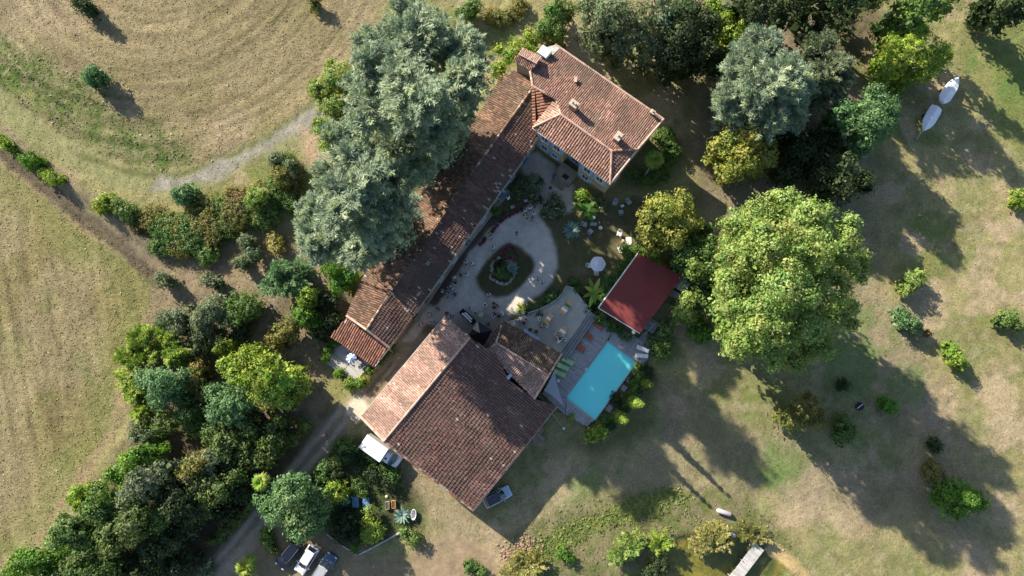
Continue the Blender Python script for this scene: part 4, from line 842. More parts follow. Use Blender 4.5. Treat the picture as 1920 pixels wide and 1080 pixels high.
# lower left cluster and vegetable garden
tree('ash_tree', 'big round green tree over the front of the parked cars', 'tree', [(550, 925, 40, 1.0), (515, 960, 32), (590, 945, 32), (560, 975, 38), (530, 915, 24), (590, 975, 24), (500, 945, 22, .65), (560, 1000, 20, .6)], 11, 'teal', leaf=.28, clump=.8, jit=2)
tree('maple_tree', 'large yellow-green maple left of the small patio', 'tree', [(450, 680, 30), (490, 700, 42, 1.0), (535, 720, 36), (500, 740, 36), (440, 705, 28), (560, 725, 24, .7), (470, 665, 24), (540, 750, 22, .7), (425, 685, 18, .7)], 12, 'lime', leaf=.3, clump=.8, jit=2)
tree('willow_tree', 'feathery mint-green tree just left below the large yellow-green maple', 'tree', [(430, 755, 34, 1.0), (400, 735, 18), (440, 780, 22), (405, 775, 20), (455, 745, 22)], 9, 'teal', leaf=.24, clump=.7, low=.3)
tree('deciduous_tree', 'rounded teal tree on the field edge, left of the mint-green one', 'tree', [(300, 715, 38, 1.0), (270, 710, 22), (325, 735, 26), (295, 745, 26), (340, 710, 20)], 9, 'teal', leaf=.24, clump=.7, jit=1)
tree('tamarisk', 'airy yellow-green feathery tree spreading on to the left field, above the teal one', 'tree', [(275, 650, 36), (310, 640, 30), (245, 680, 26), (330, 665, 24), (235, 710, 18, .6), (260, 740, 22, .6), (275, 775, 24, .6)], 6, 'lime', kind='needle', plume=1.6, nd=.4, dens=.9)
for i, (lb, ls, h, pl, kd) in enumerate([
 ('silvery scrub tree at the head of the thicket beside the left field', [(345, 590, 26), (310, 600, 20), (330, 620, 18)], 5, 'grey', 'leaf'),
 ('tallest grey-green scrub tree in the middle of the upper thicket', [(400, 580, 34), (380, 600, 28), (430, 600, 28)], 7, 'grey', 'leaf'),
 ('mid-green scrub tree at the right end of the upper thicket', [(450, 565, 26), (470, 580, 20), (445, 590, 22)], 6, 'mid', 'leaf'),
 ('shadowed scrub tree under the tallest grey-green one', [(380, 640, 28), (410, 635, 24), (350, 650, 22), (450, 625, 20)], 5, 'dark', 'leaf'),
 ('lime yellow broom bush in the middle of the thicket', [(425, 645, 17), (412, 652, 12)], 4.5, 'lime', 'leaf'),
 ('dull olive bush between the teal tree and the mint-green tree', [(370, 690, 22), (365, 715, 20), (375, 740, 16)], 5, 'olive', 'leaf'),
 ('fine-needled blue-green young conifer left of the southern cedar', [(525, 515, 26), (545, 530, 26), (510, 535, 18), (565, 505, 20)], 7, 'teal', 'needle'),
 ('olive bush between the young conifer and the lime bush', [(535, 620, 24), (515, 640, 16), (550, 600, 18)], 5, 'olive', 'leaf'),
 ('rounded lime-green bush in the gap left of the end block', [(576, 555, 17), (565, 565, 10)], 6, 'lime', 'leaf'),
 ('mid-green bush below the rounded lime-green one', [(570, 592, 20), (585, 600, 18), (560, 580, 12)], 5, 'bright', 'leaf'),
 ('dark green tree peeping out under the cedar by the end block', [(625, 500, 26), (650, 510, 26), (610, 485, 14), (635, 530, 22)], 8, 'bright', 'leaf'),
 ('dark shrub deep in shade left of the end block roof', [(610, 565, 26), (625, 600, 22), (600, 625, 18)], 4, 'dark', 'leaf'),
 ('grey-green shrub alone in the clearing below the bramble hedge', [(460, 455, 16), (472, 478, 16), (455, 490, 12)], 4, 'grey', 'leaf'),
 ('dry straw-brown bush right of the grey-green shrub in the clearing', [(515, 450, 18), (520, 465, 14)], 2.2, 'straw', 'leaf'),
 ('small silvery shrub on the corner of the left field', [(305, 520, 15), (312, 530, 10)], 3, 'grey', 'leaf'),
 ('small silvery shrub in the clearing, right of the field corner one', [(390, 526, 15), (402, 530, 9)], 3, 'grey', 'leaf')]):
    tree('scrub_tree' if h > 4.4 else 'shrub', lb, 'tree' if h > 4.4 else 'shrub', ls, h, pl, leaf=.22, clump=.55, kind=kd, plume=1.3, nd=.4, dens=1.1)
for i, (lb, ls, h, pl) in enumerate([
 ('dark green crown at the upper left end of the big wood', [(250, 865, 34), (225, 885, 28), (275, 855, 22)], 10, 'bright'),
 ('grey-green crown on the sunny side of the big wood', [(265, 905, 36), (290, 890, 28), (245, 930, 30)], 12, 'grey'),
 ('lime sprig tree sticking out of the wood towards the left field', [(145, 930, 20), (165, 925, 14), (150, 948, 12)], 7, 'lime'),
 ('olive crown between the sprig tree and the grey-green crown', [(200, 935, 34), (180, 960, 28), (215, 960, 30)], 10, 'mid'),
 ('dark crown in the middle of the lower edge of the wood', [(250, 985, 40), (215, 1010, 36), (290, 970, 34)], 11, 'deep'),
 ('green crown leaning on the field at the lower left', [(130, 990, 32), (160, 1015, 34), (110, 1010, 24)], 10, 'mid'),
 ('leafy green crown at the bottom left corner', [(70, 1045, 34), (40, 1060, 30), (100, 1050, 30), (20, 1078, 26)], 9, 'bright'),
 ('shadowed crown on the bottom edge right of the corner crown', [(160, 1060, 36), (200, 1075, 36), (130, 1075, 24)], 9, 'mid'),
 ('small light green crown beyond the gap in the wood', [(360, 875, 20), (375, 862, 14), (345, 890, 14)], 9, 'olive'),
 ('pale mint crown on the right of the wood gap', [(395, 860, 15), (388, 880, 12)], 8, 'grey'),
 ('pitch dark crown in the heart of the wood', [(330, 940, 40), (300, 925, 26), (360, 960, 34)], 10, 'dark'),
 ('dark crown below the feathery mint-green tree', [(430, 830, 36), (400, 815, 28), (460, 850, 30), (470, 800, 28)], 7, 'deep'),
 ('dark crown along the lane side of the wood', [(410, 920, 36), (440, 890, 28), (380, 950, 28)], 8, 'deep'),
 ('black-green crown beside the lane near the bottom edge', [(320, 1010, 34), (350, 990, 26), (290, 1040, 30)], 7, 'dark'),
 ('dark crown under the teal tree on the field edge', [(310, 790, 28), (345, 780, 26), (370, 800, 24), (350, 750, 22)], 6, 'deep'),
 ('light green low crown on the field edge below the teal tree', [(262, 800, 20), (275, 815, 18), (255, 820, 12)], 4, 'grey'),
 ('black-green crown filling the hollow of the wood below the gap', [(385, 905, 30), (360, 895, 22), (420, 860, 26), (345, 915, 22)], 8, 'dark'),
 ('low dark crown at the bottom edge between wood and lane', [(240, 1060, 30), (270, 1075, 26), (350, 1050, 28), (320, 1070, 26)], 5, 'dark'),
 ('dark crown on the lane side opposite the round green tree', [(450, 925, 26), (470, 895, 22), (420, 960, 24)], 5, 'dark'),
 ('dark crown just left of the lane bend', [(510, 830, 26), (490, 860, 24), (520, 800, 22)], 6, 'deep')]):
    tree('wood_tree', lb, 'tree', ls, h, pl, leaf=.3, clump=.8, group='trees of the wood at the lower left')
def hedge(name, label, px, w, h, pal, cat='hedge', leaf=.18, clump=.4, mix=None, group=None, dens=1.0, scat=.35):
    NT[0] += 1; r = np.random.RandomState(2000+NT[0]); P = [W(a, b, h*.6) for a, b in px]; L = []
    for A, B in zip(P[:-1], P[1:]):
        n = max(1, int((B-A).length/(w*.42))); sd_ = (B-A).normalized().cross(Vector((0, 0, 1)))
        for k in range(n*(3 if scat > .4 else 2 if scat > .3 else 1)):
            q_ = A.lerp(B, r.rand())+sd_*r.normal(0, w*scat*.6); s = w/2*r.uniform(1.05-1.6*scat, 1.1); hh = h*r.uniform(1-scat, 1.05)
            L.append((np.array([q_.x, q_.y, max(hh-s, .3*s)]), s, min(1.0, hh/(2*s)+.25)))
    c0 = np.mean([l[0] for l in L], 0); off = np.array([c0[0], c0[1], 0])
    o = empty(name, (c0[0], c0[1], 0), 0, label, cat, group)
    Vs, Cs = [], []
    if mix:
        for j, pl in enumerate([pal]+mix):
            sel = [l for i, l in enumerate(L) if i % (len(mix)+1) == j]
            if sel: a, b = crown_leaves(sel, r, leaf, pl, clump, dens); Vs.append(a); Cs.append(b)
    else: a, b = crown_leaves(L, r, leaf, pal, clump, dens); Vs.append(a); Cs.append(b)
    link('foliage', np_mesh('foliage', np.concatenate(Vs)-off, 4, np.concatenate(Cs)), LEAF, o)
    m = MB()
    for l in L[::2]:
        b = l[0]-off; m.tube([(b[0], b[1], -.2), (b[0]+r.normal(0, .05), b[1]+r.normal(0, .05), b[2])], [.05, .02], 5)
    m.build('stem', BARK, o); return o
hedge('bramble_hedge', 'thick olive and rusty bramble hedge curving below the mown track', [(250, 408), (280, 418), (310, 405), (350, 420), (400, 400), (440, 385), (480, 360), (520, 330), (545, 320)], 5.5, 2.4, 'olive', mix=['brown', 'olive', 'mid', 'olive'], leaf=.2, clump=.5, scat=.42)
hedge('bramble_hedge', 'lower shaded row of dark brambles along the foot of the olive hedge', [(300, 440), (350, 455), (410, 435), (470, 400), (530, 375), (550, 345)], 5.0, 1.9, 'mid', mix=['olive', 'mid'], leaf=.2, clump=.5, scat=.42)
for lb, ls, h, pl in [
 ('dense green bush at the left end of the bramble hedge', [(235, 395, 22), (222, 385, 16), (250, 405, 14)], 4, 'mid'),
 ('lime-yellow bush joined to the left end of the bramble hedge', [(185, 388, 15), (192, 375, 9), (205, 385, 12)], 4, 'lime'),
 ('round teal bush on the upper side of the bramble hedge', [(340, 367, 22), (350, 355, 12)], 4.5, 'teal'),
 ('pale green bush inside the right half of the bramble hedge', [(478, 373, 21), (490, 362, 12)], 4.5, 'plane'),
 ('tawny round bush at the right tip of the bramble hedge', [(530, 335, 24), (520, 322, 14)], 4, 'olive'),
 ('green bush at the very tip of the bramble hedge by the cedar', [(550, 330, 18), (545, 310, 14), (520, 300, 18)], 3.5, 'grey'),
 ('spiky green bush on the dry ditch, upper of the two', [(57, 300, 17), (72, 308, 12), (45, 295, 10)], 3.5, 'bright'),
 ('lime bush on the dry ditch, just below the spiky green one', [(97, 333, 14), (110, 338, 9), (82, 325, 9)], 3, 'lime'),
 ('bush cut by the left edge on the dry ditch', [(3, 262, 12), (12, 272, 10)], 3, 'lime'),
 ('lone round bush in the upper field with a long shadow', [(172, 137, 15), (182, 145, 13), (163, 145, 10)], 4.5, 'teal'),
 ('bush on the top edge of the upper field', [(148, 0, 14), (160, 10, 12)], 4, 'dark'),
 ('tiny bush cut by the top edge right of the field', [(588, -2, 9)], 2.5, 'olive'),
 ('round green shrub of the garden hedge at the top edge behind the north cedar', [(875, 22, 22), (890, 12, 18)], 4, 'mid'),
 ('tree-like shrub at the top edge left of the grey-green oak', [(1035, 35, 28), (1055, 20, 28), (1020, 55, 18), (1045, 60, 20)], 6, 'mid'),
 ('lime shrub against the oriel corner of the manor house courtyard', [(1091, 366, 12)], 2.6, 'lime'),
 ('white-flowering shrub under the courtyard corner of the manor house', [(1122, 378, 15), (1128, 390, 8)], 2.2, 'grey'),
 ('lime-green shrub beside the open blue door of the long range', [(932, 395, 11)], 2.0, 'bright'),
 ('large grey-green oleander at the inner corner of the courtyard', [(985, 350, 24), (1002, 345, 20), (975, 358, 16), (1000, 365, 14)], 3.2, 'grey'),
 ('smaller oleander on the other side of the gravel path', [(1042, 378, 17), (1045, 395, 16), (1030, 390, 9)], 2.8, 'grey'),
 ('spreading dark shrub right below the palm', [(1235, 320, 26), (1215, 335, 22), (1250, 300, 22), (1190, 330, 18)], 2.6, 'mid'),
 ('dark shrub against the east corner of the manor house', [(1240, 262, 22), (1258, 280, 20), (1250, 250, 14)], 3.0, 'mid'),
 ('dark round shrub beyond the grey steps of the pool house', [(1245, 640, 22), (1240, 665, 20), (1250, 615, 18)], 2.6, 'mid'),
 ('shrub hiding the corner of the deck behind the white loungers', [(1226, 645, 11), (1231, 662, 10), (1218, 632, 8)], 1.6, 'mid'),
 ('low lime plant on the corner of the pool beside the deck edge', [(1197, 684, 8)], 1.2, 'lime'),
 ('dark bush in shade under the plane tree, lower left of it', [(1512, 760, 34, 1.0), (1495, 785, 28), (1530, 785, 26), (1480, 785, 18)], 7, 'olive'),
 ('green bush right of the shaded bush below the plane tree', [(1577, 790, 17), (1590, 808, 17), (1580, 815, 12)], 3, 'mid'),
 ('green bush between the fire pit and the meadow', [(1660, 757, 14), (1670, 765, 14)], 2.6, 'bright'),
 ('dull bush in deep shade above the fire pit', [(1578, 722, 15)], 2.2, 'dark'),
 ('pale sparse sapling right of the plane tree', [(1710, 530, 18), (1722, 515, 14), (1698, 545, 12)], 3.5, 'plane'),
 ('dark blue-green bush below the sparse sapling', [(1703, 600, 22), (1718, 612, 14), (1690, 590, 12)], 3.6, 'teal'),
 ('yellow-green bush at the shadow edge right of the plane tree', [(1785, 658, 14), (1795, 675, 14), (1805, 685, 8)], 3, 'lime'),
 ('bright green dome-shaped bush at the tip of the large shadow', [(1800, 925, 34, 1.0), (1770, 935, 24), (1825, 940, 24), (1800, 955, 24)], 5.5, 'bright'),
 ('dark olive bush just above the dome-shaped bush', [(1748, 882, 19), (1760, 895, 14)], 3.2, 'olive'),
 ('small dark bush above the dark olive one', [(1750, 833, 15)], 2.0, 'dark'),
 ('yellow-green bush cut by the right edge, upper one', [(1908, 368, 17), (1920, 380, 12)], 3, 'lime'),
 ('green bush cut by the right edge, lower one with reddish soil', [(1895, 595, 14), (1905, 610, 13), (1885, 605, 9)], 3, 'mid'),
 ('twiggy bush right of the dark blue-green bush', [(1738, 625, 9)], 1.5, 'brown')]:
    hh = h; tree('shrub', lb, 'shrub', ls, h, pl, leaf=.2, clump=.5, dens=.75 if 'sparse' in lb else 1.1)
hedge('clipped_hedge', 'pale clipped hedge curving along the top edge behind the north cedar', [(905, 25), (930, 35), (960, 25), (978, 5)], 2.8, 1.6, 'olive', leaf=.18, scat=.08)
hedge('climbing_vine', 'bright green vine spreading over the north end of the long roof beside the stair tower', [(930, 150), (935, 120), (955, 100), (975, 85), (1000, 75)], 3.4, 6.5, 'lime', cat='vine', leaf=.24, clump=.55)
hedge('garden_hedge', 'dark mixed shrub border between the gravel and the terrace wall', [(975, 598), (1000, 582), (1022, 568), (1040, 555), (1055, 540)], 2.2, 1.2, 'mid', mix=['grey', 'mid'])
hedge('garden_hedge', 'shrub border from the terrace corner to the pool house eaves', [(1065, 530), (1085, 535), (1110, 555), (1120, 580), (1118, 595)], 2.6, 1.5, 'mid', mix=['bright', 'dark'])
hedge('climbing_vine', 'ivy with white flowers climbing the upper left wall of the red-roofed pool house', [(1128, 560), (1145, 535), (1160, 510), (1178, 485), (1195, 465)], 2.4, 3.2, 'mid', cat='vine', mix=['bright'])
hedge('climbing_vine', 'ivy hanging along the deck side of the pool house', [(1120, 595), (1140, 606), (1158, 617), (1178, 632)], 1.3, 1.6, 'mid', cat='vine')
hedge('climbing_vine', 'green creeper over the top edge of the red roof under the golden tree', [(1205, 468), (1220, 485), (1238, 498)], 1.2, 3.6, 'bright', cat='vine')
hedge('garden_hedge', 'leafy strip at the right edge of the pool ledge', [(1210, 690), (1198, 715), (1180, 745), (1160, 770), (1140, 795), (1125, 812)], 2.4, 1.2, 'mid', mix=['bright', 'dark'])
hedge('clipped_hedge', 'low bright hedge along the left side of the small patio', [(628, 640), (616, 660), (606, 680)], 1.5, 1.2, 'bright', scat=.08)
hedge('clipped_hedge', 'bright green hedge around the lower corner of the small patio', [(634, 700), (650, 716), (664, 728), (680, 715), (694, 695)], 1.6, 1.2, 'bright', mix=['lime'], scat=.08)
hedge('clipped_hedge', 'low green strip between the end block and the gravel lane', [(702, 688), (722, 665), (740, 645)], 1.3, .6, 'mid', scat=.08)
hedge('roadside_hedge', 'olive sunlit hedge following the inside of the lane bend', [(552, 790), (550, 815), (535, 835), (520, 850)], 2.4, 1.6, 'olive', mix=['plane'])
hedge('roadside_hedge', 'low olive hedge strip along the straight part of the lane', [(490, 920), (470, 945), (450, 970), (420, 1000), (390, 1020)], 1.8, 1.3, 'olive', mix=['mid'])
hedge('garden_hedge', 'dark shrubs along the lane side of the vegetable garden', [(655, 840), (635, 860), (615, 880), (600, 900)], 3.2, 2.2, 'mid', mix=['dark'])
hedge('garden_hedge', 'blackish shrub row along the barn side of the vegetable garden', [(680, 850), (700, 870), (725, 890), (745, 915)], 3.4, 1.8, 'dark', mix=['mid'])
for lb, ls, h, pl in [('round yellow-green shrub in the vegetable garden', [(697, 985, 20), (705, 1000, 16), (690, 1005, 13)], 3, 'lime'), ('small pale shrub beside the third blue panel', [(692, 957, 11)], 2.2, 'plane'),
 ('clipped bush at the corner of the garden edging', [(666, 1030, 9)], 1.4, 'bright'), ('dark leafy mound in the middle of the vegetable garden', [(650, 980, 26), (640, 1000, 18), (665, 1005, 16)], 1.6, 'dark'),
 ('bright shrub at the edge of the round green tree', [(625, 915, 14), (635, 930, 10), (618, 935, 10)], 4, 'lime'), ('shrub with green leaves above the blue panels', [(672, 910, 14), (680, 925, 9)], 1.8, 'mid'),
 ('dull shrub on the bank at the lane fork', [(500, 1000, 12), (495, 1015, 10)], 1.5, 'lime'), ('pale grey-green sprig at the bottom edge beside the lane', [(385, 1066, 10), (378, 1078, 8)], 2.5, 'grey'),
 ('dark shrub left of the parked black car', [(505, 1015, 14), (512, 1030, 10)], 1.3, 'mid'), ('dark shrub at the head of the vegetable garden near the lane', [(652, 835, 14), (665, 842, 10)], 2.4, 'mid'),
 ('dark mound near the meadow side of the garden', [(775, 1010, 16), (760, 1000, 12)], .8, 'mid')]:
    tree('shrub', lb, 'shrub', ls, h, pl, leaf=.2, clump=.45)
# pond bank
for lb, ls, h, pl, kd in [
 ('large yellow sedge clump at the bottom left of the bank', [(985, 1062, 26), (1005, 1052, 20), (965, 1072, 20)], 1.8, 'straw', 'needle'),
 ('fine olive bush in the middle of the bank', [(1175, 1030, 22), (1192, 1020, 18), (1160, 1038, 14)], 2.6, 'plane', 'needle'),
 ('small yellowish bush right of the fine olive bush', [(1235, 1015, 14), (1245, 1020, 9)], 2.2, 'lime', 'needle'),
 ('pampas-like straw clump above the pond', [(1325, 1010, 24), (1345, 1005, 22), (1310, 1020, 14), (1358, 1016, 13)], 1.6, 'straw', 'needle'),
 ('round grass tussock next to the jetty', [(1402, 997, 14)], 1.4, 'olive', 'needle'), ('smaller grass tussock at the head of the jetty', [(1430, 1006, 10)], 1.1, 'straw', 'needle'),
 ('green shrub at the left foot of the bank', [(880, 1062, 14), (900, 1072, 13)], 1.3, 'mid', 'leaf'),
 ('bright weeds bush at the left end of the bank', [(1050, 1035, 12), (1065, 1045, 12)], 1.0, 'bright', 'leaf'),
 ('dark shrub overhanging the pond near the bottom edge', [(1240, 1060, 18), (1225, 1075, 18)], 2.2, 'dark', 'leaf')]:
    tree('tussock' if kd == 'needle' and h < 2.5 else 'shrub', lb, 'shrub', ls, h, pl, leaf=.2, clump=.5, kind=kd, plume=1.1, nd=.45, dens=1.3)
# cypresses
def cypress(label, base, h, rad, pal='lime'):
    NT[0] += 1; r = np.random.RandomState(3000+NT[0]); b = W(*base, 0); o = empty('cypress', (b.x, b.y, 0), 0, label, 'cypress', 'cypresses by the pool')
    L = [(np.array([r.normal(0, .04), r.normal(0, .04), .4+(h-.5)*t]), rad*(min(1, .55+t*3)*(1-t)**.75+.08), 1.6) for t in np.linspace(0, 1, 14)]
    V, c = crown_leaves(L, r, .14, pal, .3, 1.3, .2, .5); link('crown', np_mesh('crown', V, 4, c), LEAF, o)
    m = MB(); m.tube([(0, 0, -.2), (0, 0, h*.8)], [.12, .03], 6); m.build('trunk', BARK, o)
cypress('tall slim lime-green cypress, middle one of the row right of the pool', (1183, 752), 10.5, .85); cypress('tall slim cypress nearest the bottom of the pool row', (1158, 780), 10.0, .8); cypress('shortest cypress, topmost of the row right of the pool', (1207, 719), 7.0, .55)
tree('shrub', 'tousled yellow-green shrub off the bottom corner of the pool', 'shrub', [(1118, 813, 11), (1108, 816, 8), (1125, 806, 8)], 2.5, 'lime', leaf=.2, clump=.4)
tree('shrub', 'small yellowish plant beside the bottom end of the deck', 'shrub', [(1072, 783, 7)], 1.0, 'lime', leaf=.16, clump=.3)
# palms, bananas, agaves
def blade(m, base, d, L_, w, up, droop, fold=.3, n=6, col=None):
    d = Vector((d.x, d.y, 0)).normalized(); s = Vector((-d.y, d.x, 0)); P = []
    for i in range(n+1):
        t = i/n; c = base+d*(L_*t*math.cos(up*(1-t*.4)))+Vector((0, 0, L_*(math.sin(up)*t-droop*t*t))); ww = w*math.sin(math.pi*min(.97, .12+t*.88))**.7
        if i == n: ww = w*.05
        P += [c-s*ww+Vector((0, 0, ww*fold)), c, c+s*ww+Vector((0, 0, ww*fold))]
    m.cur = col; m.add(P, [(3*i+k, 3*i+3+k, 3*i+4+k, 3*i+1+k) for i in range(n) for k in (0, 1)])
def agave(label, u, v, n, L_, seed, name='agave', pal='agave', w=.13):
    r = random.Random(seed); p = W(u, v, .1); o = empty(name, (p.x, p.y, 0), 0, label, name); 
    for k in range(n):
        m = MB(); a = k*2.39996; ring = k/n; c = tuple(x*r.uniform(.8, 1.25) for x in r.choice(PAL[pal]))
        blade(m, Vector((0, 0, .15)), Vector((math.cos(a), math.sin(a), 0)), L_*(.75+.3*ring)*r.uniform(.85, 1.1), w, R(75-62*ring)*r.uniform(.8, 1.1), .12+.25*ring, col=c); m.build('leaf', LEAF, o, smooth=True)
    return o
agave('big blue-green agave beside the path to the lawn chairs', 1072, 432, 42, 1.7, 1); agave('agave in the middle of the round island bed', 959, 503, 26, 1.2, 2); agave('striped agave next to the white tub in the vegetable garden', 754, 965, 24, 1.5, 3)
def palm(label, base, h, top, n, L_, seed, pal='lime', name='palm_tree', th=.13):
    r = random.Random(seed); b = W(*base, 0); t = W(*top, h); o = empty(name, (b.x, b.y, 0), 0, label, 'palm'); t = Vector((t.x-b.x, t.y-b.y, h))
    m = MB(); m.tube([(0, 0, -.2), t*.5+Vector((0, 0, .1)), t], [th*1.3, th, th*.9], 8); m.build('trunk', BARKP, o, smooth=True)
    for k in range(n):
        m = MB(); a = k*2.39996; a += r.uniform(-.4, .4); el = R(55-85*k/n+r.uniform(-8, 8)); c = tuple(x*r.uniform(.85, 1.2) for x in r.choice(PAL[pal])); m.cur = c
        d = Vector((math.cos(a)*math.cos(el), math.sin(a)*math.cos(el), math.sin(el))); s = d.cross(Vector((0, 0, 1))).normalized(); u_ = s.cross(d)
        stem = L_*(.04+.42*k/n)*r.uniform(.8, 1.15); m.tube([t, t+d*stem], [.025, .015], 4); hub = t+d*stem
        for j in range(13):                                 # fan of narrow segments
            g = R(-80+160*j/12); dd_ = d*math.cos(g)+s*math.sin(g); le = L_*.72*r.uniform(.7, 1.15)*(.55+.45*math.cos(g)); tip = hub+dd_*le-Vector((0, 0, le*.28)); md = hub+dd_*le*.55; w = (s*math.cos(g)-d*math.sin(g))*le*.075
            m.add([hub, md-w, tip, md+w], [(0, 1, 2, 3)])
        m.build('frond', LEAF, o)
palm('fan palm with a bare leaning trunk in the shrubs east of the manor', (1203, 338), 5.6, (1228, 298), 26, 1.5, 4)
palm('fan palm with leaning trunk between the wood and the lane', (512, 895), 6.5, (488, 905), 24, 1.4, 5)
palm('low fan palm at the bottom edge left of the parked cars', (462, 1070), 2.5, (460, 1066), 20, 1.8, 6)
def banana(label, u, v, n, L_, h, seed, pal='bright'):
    r = random.Random(seed); p = W(u, v, 0); o = empty('banana_plant', (p.x, p.y, 0), 0, label, 'banana plant')
    m = MB(); m.tube([(0, 0, -.1), (0, 0, h)], [.14, .09], 8); m.build('stem', LEAF and BARKP, o)
    for k in range(n):
        m = MB(); a = k*2.39996+r.uniform(-.3, .3); c = tuple(x*r.uniform(.85, 1.3) for x in r.choice(PAL[pal])); blade(m, Vector((0, 0, h*.9)), Vector((math.cos(a), math.sin(a), 0)), L_*r.uniform(.75, 1.1), L_*.13, R(58-45*k/n), .55, fold=.25, n=8, col=c); m.build('leaf', LEAF, o, smooth=True)
banana('banana plant with long arching leaves on the lawn left of the blue-grey chairs', 1098, 398, 11, 2.4, 1.6, 1); banana('second banana plant, pale and thin, between the terrace corner and the pool house', 1112, 550, 9, 2.3, 1.5, 2, 'lime'); banana('young banana plant against the courtyard wall of the manor', 1090, 385, 7, 1.6, 1.2, 3)
banana('yellow-leaved banana plant at the sunny corner of the terrace', 978, 579, 8, 1.2, 1.0, 4, 'lime')
# island planting
tree('shrub', 'dark round bush inside the island bed beside the agave', 'shrub', [(938, 492, 8), (932, 498, 6)], 1.2, 'dark', leaf=.14, clump=.3)
tree('shrub', 'low green ground plants filling the island bed', 'shrub', [(938, 512, 13), (950, 518, 11), (930, 515, 9), (945, 500, 9)], .8, 'mid', leaf=.14, clump=.3)
ro = MB(); rr_ = random.Random(5)
RK = mat('rock', (1, 1, 1), .9, .1, attr=True, noise=.3, nscale=5)
rock_root = empty('rockery', W(943, 508, 0), 0, 'ring of pale rocks edging the plants in the middle of the island', 'rockery')
RP = PW([(921, 500), (926, 490), (932, 485), (940, 486), (952, 489), (960, 492), (966, 503), (964, 515), (956, 527), (945, 533), (935, 530), (925, 525), (918, 520), (924, 512)], 0)
for i in range(len(RP)):
    a, b = RP[i], RP[(i+1) % len(RP)]; n = int(math.hypot(b[0]-a[0], b[1]-a[1])/.42)+1
    for k in range(n):
        t = k/n; m = MB(); g = rr_.uniform(.22, .45); m.cur = (g, g*.93, g*.8); s = rr_.uniform(.16, .30)
        m.lathe((a[0]+(b[0]-a[0])*t+rr_.uniform(-.12, .12), a[1]+(b[1]-a[1])*t+rr_.uniform(-.12, .12), -.1), [(s*.8, 0), (s, s*.5), (s*.75, s*.95), (s*.2, s*1.15)], 7, sx=rr_.uniform(.8, 1.3)); m.build('rock', RK, rock_root, smooth=False, keep=True)
# ================================================================ OBJECTS
PAINT = {k: mat('fabric_'+k, c, .85, .1, noise=.12, nscale=9) for k, c in {
 'white': (.85, .85, .87), 'light blue': (.42, .55, .78), 'black': (.015, .015, .018), 'navy': (.03, .04, .10), 'pink': (.70, .42, .40), 'grey': (.30, .31, .33),
 'beige': (.52, .45, .35), 'blue': (.08, .20, .55), 'teal': (.03, .25, .30), 'red': (.45, .06, .05), 'green': (.06, .22, .12), 'yellow': (.72, .62, .10), 'brown': (.16, .10, .06)}.items()}
SKIN = mat('skin', (.52, .32, .23), .6, .3); HAIRD = mat('hair_dark', (.02, .015, .012), .6, .3); HAIRL = mat('hair_fair', (.32, .21, .10), .6, .3); SHOE = mat('shoe', (.05, .04, .04), .6, .3)
STEEL = mat('brushed_steel', (.5, .5, .5), .35, .5, metal=.9); RUBBER = mat('rubber', (.02, .02, .02), .8, .3)
WOODO = mat('orange_wood', (.60, .33, .13), .6, .3, noise=.15, nscale=4); WOODG = mat('grey_wood', (.34, .32, .30), .8, .2, noise=.3, nscale=4)
def skin_mesh(name, V, E, Rd, root=0, sub=1):
    me = bpy.data.meshes.new(name); me.from_pydata(V, E, []); o = bpy.data.objects.new(name, me); COL.objects.link(o)
    m = o.modifiers.new('s', 'SKIN'); sk = me.skin_vertices[0].data
    for i, rr in enumerate(Rd): sk[i].radius = (rr, rr) if not isinstance(rr, tuple) else rr; sk[i].use_root = (i == root)
    m.use_smooth_shade = True; m.branch_smoothing = .6
    u = o.modifiers.new('u', 'SUBSURF'); u.levels = u.render_levels = sub
    dg = bpy.context.evaluated_depsgraph_get(); out = bpy.data.meshes.new_from_object(o.evaluated_get(dg)); out.name = name
    bpy.data.objects.remove(o); bpy.data.meshes.remove(me); return out
